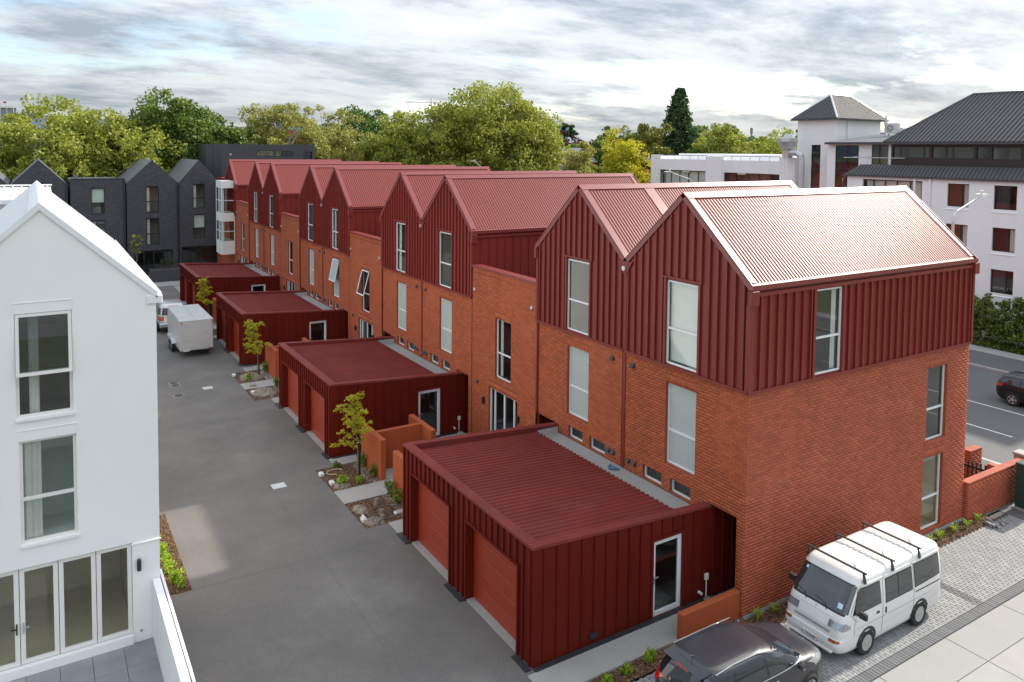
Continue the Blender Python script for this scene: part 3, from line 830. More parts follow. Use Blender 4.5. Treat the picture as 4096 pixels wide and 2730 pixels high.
# ------------------------------------------------------------------ garages
GX = -5.762
def garage(y0, y1, label, gates):
    root = thing('double_garage', label, 'garage', (GX, (y0 + y1) / 2, 0), 'red clad double garages along the lane')
    F = Frame((GX, 0, 0), (0, 1, 0), (-1, 0, 0)); S_ = Frame((0, y0, 0), (1, 0, 0), (0, -1, 0))
    doors = [(y0 + 0.62, y0 + 3.17, -0.05, 2.15), (y0 + 4.16, y0 + 6.67, -0.05, 2.15)]
    ztop = lambda x: 2.80 - 0.0625 * (x - GX)
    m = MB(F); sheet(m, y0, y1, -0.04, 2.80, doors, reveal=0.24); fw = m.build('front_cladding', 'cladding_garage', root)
    us = [y0 + 0.10 + 0.298 * i for i in range(26) if y0 + 0.10 + 0.298 * i < y1 - 0.03]
    battens(F, us, -0.03, 2.79, fw, m='cladding_garage', skip=[(a - .02, b + .02, -1, 2.21) for a, b, _, _ in doors], d=0.0, h=0.05)
    for a, b, c, e in doors:
        t = MB(F); t.box((a - .055, b + .055), (0, 0.075), (2.152, 2.205)); t.box((a - .055, a - .002), (0, .065), (-.03, 2.15)); t.box((b + .002, b + .055), (0, .065), (-.03, 2.15)); t.build('door_trim', 'cladding_garage', root)
        g = MB(F); g.box((a + .004, b - .004), (-.25, -.225), (-.03, 2.146)); gd = g.build('garage_door', 'mortar', root)
        for i in range(5):
            p = MB(F); p.bbox((a + .006, b - .006), (-.225, -.195), (0.004 + i * .428, 0.004 + (i + 1) * .428 - .007), .004); p.build('door_panel', 'garage_door', gd)
        t = MB(F); t.box((a - .0, b + .0), (-0.21, 0.02), (-.05, 0.006)); t.build('threshold', 'concrete', root)
    sdoor = (-2.06, -1.03, -0.02, 2.0)
    m = MB(S_); sheet(m, GX, 0.0, -.04, 2.30, [sdoor], reveal=.1); m.poly([(GX, 0, 2.30), (0, 0, 2.30), (0, 0, ztop(0)), (GX, 0, 2.80)])
    m.quad((0, 0, -.04), (1.6, 0, -.04), (1.6, 0, 2.5), (0, 0, ztop(0)))
    sw = m.build('side_cladding', 'cladding_garage', root)
    battens(S_, [GX + .30 + .372 * i for i in range(19)], -0.03, lambda u: ztop(min(u, 0)) - .01, sw, m='cladding_garage', w=.03, h=.04, d=0.0, skip=[(sdoor[0] - .04, sdoor[1] + .04, -1, 2.13)])
    m = MB(); m.quad((GX, y1, -.04), (GX, y1, 2.8), (0, y1, ztop(0)), (0, y1, -.04)); m.build('rear_side_wall', 'cladding_garage', root)
    t = MB(S_); t.box((sdoor[0] - .1, sdoor[1] + .06), (0, .08), (2.04, 2.10)); t.box((sdoor[0] - .06, sdoor[0] - .002), (0, .05), (-.03, 2.04)); t.box((sdoor[1] + .002, sdoor[1] + .06), (0, .05), (-.03, 2.04)); t.build('door_trim', 'cladding_garage', root)
    sd = window(S_, *sdoor, root, frame='alu', pane='glass_dark', bars=(), fw=.12, d=-.03, room='room_dark', deep=1.6, name='side_door')
    h = MB(S_); h.box((sdoor[0] + .04, sdoor[0] + .08), (-.03, .0), (.86, 1.08)); h.box((sdoor[0] + .05, sdoor[0] + .19), (.0, .03), (1.02, 1.045)); h.build('handle', 'steel', sd)
    # roof sheet with trapezoid ribs along x
    zr = lambda x: 2.70 - 0.0625 * (x - GX)
    ys = []; y = y0 + .2
    prof = [(0, 0), (.075, 0), (.095, .032), (.145, .032), (.165, 0)]
    while y < y1 - .2:
        for a, h_ in prof:
            if y + a < y1 - .2: ys.append((y + a, h_))
        y += .19
    r = MB()
    for (a, ha), (b, hb) in zip(ys, ys[1:]):
        r.quad((GX + .24, a, zr(GX + .24) + ha), (-.92, a, zr(-.92) + ha), (-.92, b, zr(-.92) + hb), (GX + .24, b, zr(GX + .24) + hb))
    r.build('roof_sheet', 'roof_red_matt', root)
    c = MB(); c.box((GX - .04, GX + .24), (y0 - .035, y1 + .035), (2.805, 2.872)); c.box((GX + .2, GX + .235), (y0 + .18, y1 - .18), (2.6, 2.805)); c.build('front_capping', 'roof_red_matt', root)
    for (a, b, inn) in ((y0 - .035, y0 + .21, 1), (y1 - .21, y1 + .035, -1)):
        c = MB(); c.prism([(GX + .243, a, 2.79), (0.0, a, ztop(0)), (0.0, a, ztop(0) + .067), (GX + .243, a, 2.87)], (0, b - a, 0))
        iy = b - .03 if inn > 0 else a
        c.prism([(GX + .243, iy, 2.5), (-.9, iy, 2.2), (-.9, iy, ztop(-.9) - .004), (GX + .243, iy, 2.78)], (0, .028, 0)); c.build('side_capping', 'roof_red_matt', root)
        c = MB(); c.box((-.9, -.02), ((b - .06, b - .02) if inn > 0 else (a + .02, a + .06)), (2.2, ztop(0) - .01)); c.build('upstand', 'galv', root)
    c = MB(); c.box((-1.02, -.004), (y0 + .02, y1 - .02), (1.9, 2.2)); c.build('gutter_ledge', 'concrete', root)
    for a, b in ((y0 - .05, y0 + .58), (y0 + 3.2, y0 + 4.13), (y0 + 6.7, y1 + .1)):
        g = MB(F); g.box((a, b), (0.06, .21), (-.05, .004)); g.build('drain_grate', 'grate', root)
    g = MB(S_); g.box((GX, -.3), (0.045, .19), (-.06, .012)); g.build('drain_grate', 'grate', root)
    g = MB(S_); g.bbox((-.22, -.10), (.03, .10), (.50, .66), .01); g.tube([(-.16, .06, .5), (-.16, .06, .02)], .018); g.build('meter_box', 'sheet_white', root)
    g = MB(S_); g.lathe([(.04, 0), (.04, .12), (.03, .12)], (-.38, 0.0, .18), 'y', 12); g.build('waste_pipe', 'sheet_white', root)
    g = MB(S_); g.box((-4.1, -3.86), (.04, .07), (.14, .28)); g.build('wall_vent', 'black_plastic', root)
    return root
GY = [(1.18, 8.48), (15.42, 22.85), (30.25, 37.45), (44.1, 51.65)]
garage(*GY[0], 'red clad double garage next to the parked dark hatchback', 0)
garage(*GY[1], 'red clad double garage behind the orange courtyard walls and the staked sapling', 0)
garage(*GY[2], 'red clad double garage next to the box trailer', 0)
garage(*GY[3], 'red clad double garage furthest down the lane beside the dark planter', 0)
# ------------------------------------------------------------------ ground and street
def flat(name, x, y, z, m, t=0.0, holes=()):
    b = MB()
    if t: b.box(x, y, (z - t, z))
    else: b.quad((x[0], y[0], z), (x[1], y[0], z), (x[1], y[1], z), (x[0], y[1], z))
    return structure(b.build(name, m))
flat('ground', (-3000, 3000), (-800, 5000), -0.36, 'grass_ground')
b = MB()
XE = -5.60
b.box((-12.94, -5.35), (-30, 1.2), (-.3, -.03)) if False else None
sheet_l = Frame((0, 0, 0), (1, 0, 0), (0, 1, 0))
def hsheet(name, x, y, z, m, holes):
    """horizontal sheet with rectangular holes (x0,x1,y0,y1)"""
    mb = MB(lambda p: Vector((p[0], p[2], z)))
    sheet(mb, x[0], x[1], y[0], y[1], list(holes))
    return structure(mb.build(name, m))
beds = []
for g in range(3):
    o = 14.25 * g + (0.15 if g else 0)
    beds += [(-6.67, -4.9, 12.48 + o, 14.56 + o), (-6.67, -4.9, 9.42 + o, 11.36 + o)]
BED_LEFT = (-12.9, -11.96, 8.63, 13.72)
lane = hsheet('lane', (-40, -5.3), (-40, 66), -0.03, 'asphalt', beds + [BED_LEFT])
# asphalt joints and cut lines: thin recessed-looking saw cuts
for (x0, y0, x1, y1) in ((-11.95, 8.62, -5.95, 8.52), (-8.35, -6, -8.55, 30), (-11.9, 22.0, -5.95, 21.9)):
    mb = MB(); w = .006
    dx, dy = x1 - x0, y1 - y0; l = math.hypot(dx, dy); nx, ny = -dy / l * w, dx / l * w
    mb.quad((x0 - nx, y0 - ny, -.026), (x1 - nx, y1 - ny, -.026), (x1 + nx, y1 + ny, -.026), (x0 + nx, y0 + ny, -.026))
    o = mb.build('saw_cut', 'asphalt_road', lane)
flat('courtyard_ground', (-5.3, 0.0), (.18, 66), -0.045, 'concrete')
flat('house_slab', (0, LX), (0, 66), -0.2, 'concrete')
for g in range(3):
    o = 14.25 * g + (0.15 if g else 0)
    for (x, y) in (((-6.66, -2.0), (11.38, 12.46)), ((-5.9, -4.9), (8.62, 9.40)), ((-5.9, -4.5), (14.58, 15.3)), ((-4.88, -.1), (8.6, 11.36)), ((-4.85, -.1), (12.5, 15.2))):
        flat('path', x, (y[0] + o, y[1] + o), -0.008, 'concrete', .1)
flat('path', (-6.0, -.05), (0.18, 1.0), -0.008, 'concrete', .12)
for (a, b2, c, d2) in beds + [BED_LEFT]:
    flat('garden_bed', (a, b2), (c, d2), -0.05, 'soil')
flat('garden_bed', (-6.0, 0.0), (-.30, 0.17), -0.07, 'soil')
flat('garden_bed', (0.02, 11.6), (-.62, -0.02), -0.12, 'soil')
# parking: pavers
PZ = -0.10
pk = flat('parking_paving', (-6.0, 12.4), (-3.14, -.30), PZ - 0.022, 'paver_sand')
def pavers():
    rects = []; dark = []
    x = -6.0; i = 0
    while x < 12.3:
        y = -2.84 - (0.105 if i % 2 else 0)
        while y < -0.32:
            y0, y1 = max(y, -2.84), min(y + .205, -.30)
            if x > 0.0: y1 = min(y1, -.60)
            if y1 - y0 > .04:
                (dark if abs(x - 6.1) < 0.17 and -2.84 <= y0 else rects).append((x + .005, x + .1, y0 + .004, y1 - .003))
            y += .21
        dark.append((x + .006, x + .099, -3.12, -2.85))
        x += .105; i += 1
    F = Frame((0, 0, PZ), (1, 0, 0), (0, 0, 1))
    class G(Frame):
        def __call__(s, p): return Vector((p[0], p[2], PZ + p[1]))
    fr = G((0, 0, 0), (1, 0, 0), (0, 0, 1))
    cx = Vector((2.2, -3.0, PZ))
    def lay(rs, m, nsingle):
        rs.sort(key=lambda r: (Vector(((r[0] + r[1]) / 2, (r[2] + r[3]) / 2, PZ)) - cx).length)
        rnd = random.Random(3)
        for (a, b_, c, e) in rs[:nsingle]:
            key = ('pv', round(b_ - a, 3), round(e - c, 3), m)
            me = _BM.get(key)
            if me is None:
                q = MB(); q.bbox((-(b_ - a) / 2, (b_ - a) / 2), (-(e - c) / 2, (e - c) / 2), (-.02, 0), .004)
                me = bpy.data.meshes.new('paver'); me.from_pydata(q.v, [], q.f); me.materials.append(MATS[m]); _BM[key] = me
            o = bpy.data.objects.new('paver', me); link(o, pk); o.location = ((a + b_) / 2, (c + e) / 2, PZ + rnd.uniform(-.0015, .0015))
        q = MB()
        for (a, b_, c, e) in rs[nsingle:]:
            z = PZ + rnd.uniform(-.0015, .0015); k = .003
            q.add([(a, c, z - .02), (b_, c, z - .02), (b_, e, z - .02), (a, e, z - .02), (a + k, c + k, z), (b_ - k, c + k, z), (b_ - k, e - k, z), (a + k, e - k, z)],
                  [(4, 5, 6, 7), (0, 1, 5, 4), (1, 2, 6, 5), (2, 3, 7, 6), (3, 0, 4, 7)])
        stuff(q.build('pavers', m, pk))
    lay(rects, 'paver', 210); lay(dark, 'paver_dark', 90)
pavers()
dr = flat('driveway', (-6.0, 16.6), (-24, -3.14), PZ - 0.03, 'paver_sand')
for x0, x1 in ((-6, -1.7), (-1.7, 1.05), (1.05, 3.83), (3.83, 6.6), (6.6, 9.4), (9.4, 12.2), (12.2, 16.5)):
    for y0, y1 in ((-4.17, -3.14), (-6.9, -4.17), (-9.7, -6.9), (-24, -9.7)):
        q = MB(); q.bbox((x0 + .008, x1 - .008), (y0 + .008, y1 - .006), (PZ - .1, PZ), .006); q.build('slab', 'concrete_agg' if y0 > -4.2 else 'concrete', dr)
flat('footpath', (12.4, 16.55), (-30, -3.14 + 2.9), PZ - 0.006, 'asphalt_road')
flat('footpath', (LX + .01, 16.55), (-.24, 70), PZ - 0.01, 'asphalt_road')
flat('kerb', (16.55, 16.72), (-30, 140), PZ + .0, 'kerb', .3)
flat('gutter_channel', (16.72, 17.05), (-30, 140), -.215, 'kerb')
rd = flat('road', (17.0, 30.6), (-60, 240), -0.22, 'asphalt_road')
flat('kerb', (30.6, 30.78), (-30, 140), -.09, 'kerb', .3)
flat('footpath', (30.78, 34.0), (-30, 140), -.10, 'asphalt_road')
flat('footpath', (34.0, 35.4), (-30, 140), -.094, 'concrete')
for x in (20.55, 24.02):
    for y0 in range(-20, 120, 6):
        q = MB(); q.quad((x - .05, y0 - .9, -.216), (x + .05, y0 - .9, -.216), (x + .05, y0 + 3.75 - (0 if x > 22 else .05), -.216), (x - .05, y0 + 3.75, -.216)) if x < 22 else q.quad((x - .05, y0 - 1.3, -.216), (x + .05, y0 - 1.3, -.216), (x + .05, y0 + 3.0, -.216), (x - .05, y0 + 3.0, -.216))
        q.build('lane_marking', 'paint_line', rd)
# covers in the lane
def cover(x0, x1, y0, y1, label):
    r = thing('service_cover', label, 'cover', ((x0 + x1) / 2, (y0 + y1) / 2, -.03), 'covers set in the lane')
    q = MB(); q.box((x0, x1), (y0, y1), (-.06, -.022)); q.build('cover_frame', 'galv', r)
    q = MB(); q.bbox((x0 + .03, x1 - .03), (y0 + .03, y1 - .03), (-.03, -.016), .003); q.build('lid', 'galv', r)
cover(-8.42, -7.94, 13.74, 14.17, 'grey rectangular service cover in the lane before the courtyard path')
cover(-8.42, -7.96, 26.83, 27.24, 'grey rectangular service cover in the lane beside the round manhole lids')
for i, (x, y, lab) in enumerate(((-9.52, 28.73, 'round black manhole lid, outer one of two touching in the lane'), (-9.53, 28.25, 'round black manhole lid, inner one of two touching in the lane'), (-9.63, 26.46, 'round black manhole lid on its own in the lane'))):
    r = thing('manhole_lid', lab, 'manhole', (x, y, -.03), 'round manhole lids in the lane')
    q = MB(); q.lathe([(.26, -.05), (.26, -.024), (.23, -.022)], (x, y, 0), 'z', 24); q.build('rim', 'kerb', r)
    q = MB(); q.lathe([(.225, -.05), (.225, -.018)], (x, y, 0), 'z', 24); q.build('lid', 'grate', r)

# ------------------------------------------------------------------ courtyard walls
def cwalls(o, lab_a, lab_b):
    r = thing('courtyard_wall', lab_a, 'wall', (-3.8, 13.4 + o, 0), 'orange rendered courtyard walls')
    for nm, x, y in (('wall_leg', (-4.9, -4.69), (12.49, 14.45)), ('cross_wall', (-4.688, -2.902), (13.31, 13.5)), ('wall_leg', (-2.9, -2.69), (12.45, 14.5))):
        q = MB(); q.bbox(x, (y[0] + o, y[1] + o), (-.05, 1.47), .012); q.build(nm, 'render_orange', r)
    r = thing('courtyard_wall', lab_b, 'wall', (-4.8, 10 + o, 0), 'orange rendered courtyard walls')
    q = MB(); q.bbox((-4.9, -4.7), (8.6 + o, 11.39 + o), (-.05, 1.47), .012); q.build('wall_leg', 'render_orange', r)
    q = MB(); q.bbox((-2.68, -.15), (12.5 + o, 12.66 + o), (-.05, .62), .012); w = q.build('low_wall', 'render_orange'); tag(w, 'low orange garden wall under the french doors, ' + ('first courtyard from the van', 'courtyard by the box trailer', 'courtyard by the silver wagon')[int(o / 13)], 'wall', 'low orange garden walls')
cwalls(0, 'orange rendered wall with a cross piece shielding the courtyard by the stump strewn bed', 'orange rendered screen wall ending at the garage beside the hatchback')
cwalls(14.4, 'orange rendered wall with a cross piece behind the staked sapling at the muddy bed', 'orange rendered screen wall ending behind the second garage in the row')
cwalls(28.9, 'orange rendered wall with a cross piece behind the sapling beside the box trailer', 'orange rendered screen wall ending behind the garage by the box trailer')
q = MB(); q.bbox((-2.08, -.03), (.06, .25), (-.15, .66), .012); tag(q.build('garden_wall', 'render_orange'), 'low orange rendered wall between the dark hatchback and the last garage', 'wall')

# ------------------------------------------------------------------ white house
def white_house():
    Y0, XR, HWd = 6.93, -12.95, 2.36
    XM = XR - HWd; XL = XM - HWd
    r = thing('white_gabled_house', 'white rendered gabled house with folding glass doors and a white roof', 'house', (XM, Y0, 0))
    F = Frame((0, Y0, 0), (1, 0, 0), (0, -1, 0))
    wu = (-15.83, -14.72, 5.92, 8.29); wl = (-15.80, -14.68, 3.02, 5.40); dr_ = (-17.4, -13.56, 0.12, 2.49)
    pan = [(-15.87, -14.70, 8.30, 8.53), (-15.83, -14.67, 5.41, 5.62)]
    m = MB(F); sheet(m, XL, XR, -.05, 8.35, [wu, wl, dr_], reveal=.14)
    m.poly([(XL, 0, 8.35), (XR, 0, 8.35), (XR, 0, 8.45), (XM, 0, 10.66), (XL, 0, 8.45)])
    m.build('gable_wall', 'white_render', r)
    for a, b_, c, e in pan:
        q = MB(F)
    for (h) in (wu, wl):
        q = MB(F); q.box((h[0] - .03, h[1] + .03), (.0, .012), (h[3] + .235, h[3] + .25)); q.box((h[0] - .03, h[0] - .018), (0, .012), (h[3], h[3] + .235)); q.box((h[1] + .018, h[1] + .03), (0, .012), (h[3], h[3] + .235)); q.build('lintel_bead', 'white_render', r)
        q = MB(F); q.box((h[0] - .01, h[1] + .03), (-.14, .05), (h[2] - .06, h[2] - .002)); q.build('sill', 'white_render', r)
    window(F, *wu, r, frame='white_frame', bars=(.415,), fw=.065, d=-.07, room='room', curtain=(wu[0] + .25, wu[0] + .45), deep=1.5)
    s = MB(F); a, b_, c, e = wu[0] + .01, wu[1] - .01, wu[2] + .98, wu[3] - .01       # top sash pushed open
    f = lambda u, t: (u, -.05 + .14 * t, e - (e - c) * t)
    for (u0, u1, t0, t1) in ((a, a + .07, 0, 1), (b_ - .07, b_, 0, 1), (a + .07, b_ - .07, 0, .05), (a + .07, b_ - .07, .95, 1)):
        s.prism([f(u0, t0), f(u1, t0), f(u1, t1), f(u0, t1)], (0, .04, 0))
    so = s.build('open_sash', 'white_frame', r)
    s = MB(F); s.quad(f(a + .07, .05), f(b_ - .07, .05), f(b_ - .07, .95), f(a + .07, .95)); s.build('pane', 'glass_dark', so)
    window(F, *wl, r, frame='white_frame', bars=(.43,), fw=.065, d=-.07, room='blind', deep=1.5, curtain=(wl[0] + .06, wl[0] + .42))
    # folding doors
    n = 5; w = (dr_[1] - dr_[0]) / n
    for i in range(n):
        a = dr_[0] + i * w
        dd = window(F, a + .008, a + w - .008, dr_[2] + .1, dr_[3] - .02, r, frame='white_frame', bars=(), fw=.095, d=-.06, room=None, name='folding_door')
        if i in (1, 2):
            hx = a + w - .08 if i == 1 else a + .05
            h = MB(F); h.box((hx, hx + .03), (-.06, -.03), (.95, 1.2)); h.box((hx + (.0 if i == 2 else -.1), hx + (.13 if i == 2 else .03)), (-.03, -.01), (1.08, 1.11)); h.build('handle', 'black_plastic' if i == 1 else 'steel', dd)
    q = MB(F); q.box((dr_[0], dr_[1]), (-.16, .06), (-.02, .2)); q.build('door_step', 'white_render', r)
    q = MB(F); e = -3.2
    q.quad((dr_[0], e, .1), (dr_[1], e, .1), (dr_[1], e, 2.6), (dr_[0], e, 2.6)); q.quad((dr_[1] + .01, -.15, .1), (dr_[1] + .01, e, .1), (dr_[1] + .01, e, 2.6), (dr_[1] + .01, -.15, 2.6)); q.quad((dr_[0], -.15, .11), (dr_[1], -.15, .11), (dr_[1], e, .11), (dr_[0], e, .11)); q.quad((dr_[0], -.15, 2.6), (dr_[1], -.15, 2.6), (dr_[1], e, 2.6), (dr_[0], e, 2.6))
    q.build('room_lining', 'room_tan', r)
    sconce(F, -13.42, 1.94, r)
    q = MB(F); q.lathe([(.035, 0), (.035, .02)], (-13.385, 0, .256), 'y', 12); q.build('tap_plate', 'galv', r)
    q = MB(F); q.box((-13.58, XR + .03), (.0, .025), (2.43, 2.46)); q.build('drip_bead', 'white_render', r)
    LEN = 12.4
    q = MB(); q.quad((XR, Y0, -.05), (XR, Y0 + LEN, -.05), (XR, Y0 + LEN, 8.45), (XR, Y0, 8.45)); q.quad((XL, Y0, -.05), (XL, Y0 + LEN, -.05), (XL, Y0 + LEN, 8.45), (XL, Y0, 8.45))
    q.poly([(XL, Y0 + LEN, -.05), (XR, Y0 + LEN, -.05), (XR, Y0 + LEN, 8.45), (XM, Y0 + LEN, 10.6), (XL, Y0 + LEN, 8.45)]); q.build('side_walls', 'white_render', r)
    # roof: sheets with standing seams, gable capping, ridge
    for s_ in (1, -1):
        xe = XM + s_ * (HWd + .03)
        q = MB(); q.prism([(XM, Y0 - .02, 10.66), (xe, Y0 - .02, 8.47), (xe, Y0 - .02, 8.53), (XM, Y0 - .02, 10.73)], (0, LEN + .1, 0)); rs = q.build('roof_sheet', 'white_roof', r)
        sl = Vector((xe - XM, 0, 8.53 - 10.73))
        for i in range(1, 25):
            yy = Y0 + .5 * i
            q = MB(); p = Vector((XM, yy, 10.73)); n_ = Vector((2.2 * s_, 0, abs(sl.x))).normalized()
            a, b2 = p + n_ * .0, p + sl + n_ * .0
            q.prism([tuple(a), tuple(b2), tuple(b2 + n_ * .035), tuple(a + n_ * .035)], (0, .02, 0)); q.build('seam', 'white_roof', rs)
        q = MB(); q.prism([(XM, Y0 - .05, 10.60), (xe, Y0 - .05, 8.40), (xe, Y0 - .05, 8.56), (XM, Y0 - .05, 10.77)], (0, .16, 0)); q.build('verge_capping', 'white_roof', r)
        q = MB(); q.prism([(XM, Y0 - .02, 10.74), (XM + s_ * .22, Y0 - .02, 10.54), (XM + s_ * .22, Y0 - .02, 10.56), (XM, Y0 - .02, 10.78)], (0, LEN + .1, 0)); q.build('ridge_capping', 'white_roof', r)
    q = MB(); q.box((XR + .03, XR + .15), (Y0 + .2, Y0 + LEN + .1), (8.36, 8.375)); q.box((XR + .03, XR + .04), (Y0 + .2, Y0 + LEN + .1), (8.375, 8.50)); q.box((XR + .14, XR + .15), (Y0 + .2, Y0 + LEN + .1), (8.375, 8.49)); q.build('gutter', 'white_roof', r)
    q = MB(); q.bbox((XR - .2, XR + .14), (Y0 - .05, Y0 + .19), (8.28, 8.47), .012); q.build('gutter_box', 'white_roof', r)
    return r
white_house()
# low white wall with a slot along its top
r = thing('white_garden_wall', 'low white garden wall running out from the corner of the white house', 'wall', (-13.0, 4, 0))
q = MB(); q.bbox((-13.13, -12.955), (-8, 6.90), (-.06, 1.48), .008); q.build('wall_leaf', 'white_render', r)
q = MB(); q.bbox((-12.93, -12.87), (-8, 7.3), (-.06, 1.48), .008); q.build('wall_leaf', 'white_render', r)
q = MB(); q.box((-12.954, -12.931), (-8, 6.9), (1.2, 1.44)); q.build('slot_strip', 'soil', r)
pt = flat('patio', (-30, -13.13), (-8, 6.93), -.03, 'paver_sand')
for i in range(7):
    for j in range(8):
        q = MB(); x1 = -13.13 - i * .66; y1 = 6.92 - j * .92; q.bbox((x1 - .655, x1 - .003), (y1 - .915, y1 - .003), (-.06, -.005), .004); q.build('tile', 'tile_grey', pt)
# white building behind it
r = thing('white_ribbed_roof_house', 'second white house showing only a ribbed metal roof behind the white gable', 'house', (-20, 24, 0))
q = MB(); q.box((-30, -14.9), (20.2, 30), (-.05, 9.98)); q.build('wall', 'white_old', r)
q = MB(); q.prism([(-30, 20.0, 9.99), (-30, 24.5, 10.32), (-30, 30.2, 9.99)], (15.2, 0, 0)); rs = q.build('roof', 'white_roof', r)
for i in range(50):
    q = MB(); xx = -14.95 - .3 * i; q.prism([(xx, 20.0, 9.99), (xx, 24.5, 10.32), (xx, 24.5, 10.36), (xx, 20.0, 10.04)], (.05, 0, 0)); q.build('seam', 'white_roof', rs)
q = MB(); q.box((-30, -14.7), (19.9, 20.05), (9.9, 10.06)); q.box((-30, -14.75), (24.3, 24.7), (10.36, 10.40)); q.build('fascia', 'white_roof', r)
q = MB(); q.lathe([(.09, 10.0), (.09, 10.45), (.2, 10.47), (.2, 10.53), (.05, 10.6)], (-16.9, 20.9, 0), 'z', 14); q.build('flue_cowl', 'galv', r)

# ------------------------------------------------------------------ dark brick houses
YD = 67.5
DF = Frame((0, YD, 0), (1, 0, 0), (0, -1, 0))
def dark_house(x0, x1, label, wins, gable=True, zt=9.0, ground=None, blinds=()):
    r = thing('dark_brick_house', label, 'house', ((x0 + x1) / 2, YD, 0), 'dark brick houses across the lane end')
    xm = (x0 + x1) / 2; ze = 8.6 if gable else zt; zr = 10.76
    holes = list(wins) + ([ground] if ground else [])
    m = MB(DF); sheet(m, x0 + .01, x1 - .01, -.1, ze, holes, reveal=.12)
    if gable: m.poly([(x0 + .01, 0, ze), (x1 - .01, 0, ze), (xm, 0, zr - .08)])
    w = m.build('front_wall', 'dark_mortar', r)
    rects = brick_rects(x0 + .02, x1 - .02, -.1, ze, holes, [])
    if gable:
        sl = (zr - .1 - ze) / (xm - x0); i = 0
        while ze + i * BH < zr - .25:
            za, zb = ze + i * BH, ze + (i + 1) * BH - BW
            h = (zr - .12 - zb) / sl
            u = xm - h
            while u < xm + h - .05:
                rects.append((u, min(u + BL - BW, xm + h), za, zb)); u += BL
            i += 1
    lay_bricks(DF, rects, w, 'dark_brick')
    for i, h in enumerate(wins):
        window(DF, *h, r, frame='black_frame', bars=(.42,), fw=.06, room='room', blind=.55 if i in blinds else None, deep=1.0, curtain=None if i in blinds else (h[0] + .07, h[0] + .35))
    if ground: window(DF, *ground, r, frame='black_frame', bars=(), vbars=(.25, .5, .75), fw=.08, room='room_dark', deep=3.0, name='glazed_front')
    L = 10.0
    if gable:
        for s_ in (-1, 1):
            xe = x0 if s_ < 0 else x1
            q = MB(); q.prism([(xm, YD - .03, zr), (xe, YD - .03, ze - .02), (xe, YD - .03, ze - .1), (xm, YD - .03, zr - .09)], (0, L, 0)); q.build('roof_sheet', 'dark_roof', r)
    else:
        q = MB(); q.box((x0 + .02, x1 - .02), (YD + .1, YD + L), (zt - .3, zt - .2)); q.build('flat_roof', 'dark_roof', r)
        q = MB(); q.box((x0, x1), (YD - .04, YD + .2), (zt, zt + .06)); q.box((x0 + .4, x0 + .8), (YD + 3, YD + 3.5), (zt - .2, zt + .25)); q.build('coping', 'dark_roof', r)
    q = MB(); q.quad((x0 + .01, YD, -.1), (x0 + .01, YD + L, -.1), (x0 + .01, YD + L, ze - .1), (x0 + .01, YD, ze - .1)); q.quad((x1 - .01, YD, -.1), (x1 - .01, YD + L, -.1), (x1 - .01, YD + L, ze - .1), (x1 - .01, YD, ze - .1)); q.build('side_walls', 'dark_mortar', r)
    q = MB(DF); q.box((x1 - .12, x1 + .06), (.0, .1), (-.1, ze - .1)); q.build('downpipe', 'black_plastic', r)
dark_house(-21.6, -17.3, 'dark brick gabled house furthest along past the white roofs', [])
dark_house(-17.15, -12.85, 'dark brick gabled house half hidden by the white gable', [(-15.6, -14.5, 5.7, 8.1)])
dark_house(-12.6, -8.15, 'dark brick flat topped house between two gables', [(-10.92, -9.8, 5.7, 8.11), (-10.92, -9.8, 2.7, 5.09)], gable=False, zt=9.0, blinds=(0,))
dark_house(-8.0, -3.5, 'dark brick gabled house above the glazed front and planter', [(-6.33, -5.19, 5.72, 8.19), (-6.33, -5.17, 2.58, 5.12)], ground=(-7.4, -4.0, 0, 2.05))
dark_house(-3.4, 0.25, 'dark brick gabled house in the corner next to the red terrace', [(-2.12, -1.0, 5.99, 8.35), (-2.09, -1.0, 2.98, 5.36)], ground=(-3.2, .1, 0, 2.2), blinds=(1,))
r = thing('dark_flat_block', 'dark flat roofed block rising behind the far red gables', 'house', (7, 76, 0))
BF = Frame((0, 74, 0), (1, 0, 0), (0, -1, 0))
sw = [(5.64, 7.52, 11.03, 11.69), (7.72, 9.59, 11.03, 11.69)]
q = MB(BF); sheet(q, 1.9, 10.8, -.1, 12.38, sw, reveal=.15); q.build('front_wall', 'dark_panel', r)
q = MB(); q.prism([(0.68, 76.0, -.1), (1.9, 74.0, -.1), (1.9, 82, -.1), (0.68, 82, -.1)], (0, 0, 12.46)); q.box((1.9, 10.8), (74.02, 82), (12.3, 12.375)); q.box((1.9, 10.8), (74.2, 82), (10.2, 10.4)); q.box((10.81, 12.3), (74.6, 82), (11.6, 12.45)); q.box((10.81, 11.1), (74.6, 82), (-.1, 11.6)); q.box((12.0, 12.28), (74.6, 82), (-.1, 11.6)); q.build('side_walls', 'dark_panel', r)
q = MB(Frame((0, 82, 0), (1, 0, 0), (0, 1, 0))); sheet(q, 1.9, 10.8, -.1, 12.3, [(3.5, 10.4, 10.5, 12.1)]); q.build('rear_wall', 'dark_panel', r)
for h in sw: window(BF, *h, r, frame='black_frame', pane='glass', d=-.04, bars=(), fw=.06, room=None, name='strip_window')
q = MB(); q.quad((11.1, 74.9, 9), (12.0, 74.9, 9), (12.0, 74.9, 11.6), (11.1, 74.9, 11.6)); q.build('pane', 'van_glass', r)
q = MB(BF); q.box((1.0, 1.1), (.02, .1), (8.8, 12.1)); q.build('downpipe', 'black_plastic', r)
q = MB(BF); q.box((2.72, 2.92), (0, .1), (11.15, 11.35)); q.build('wall_vent', 'galv', r)
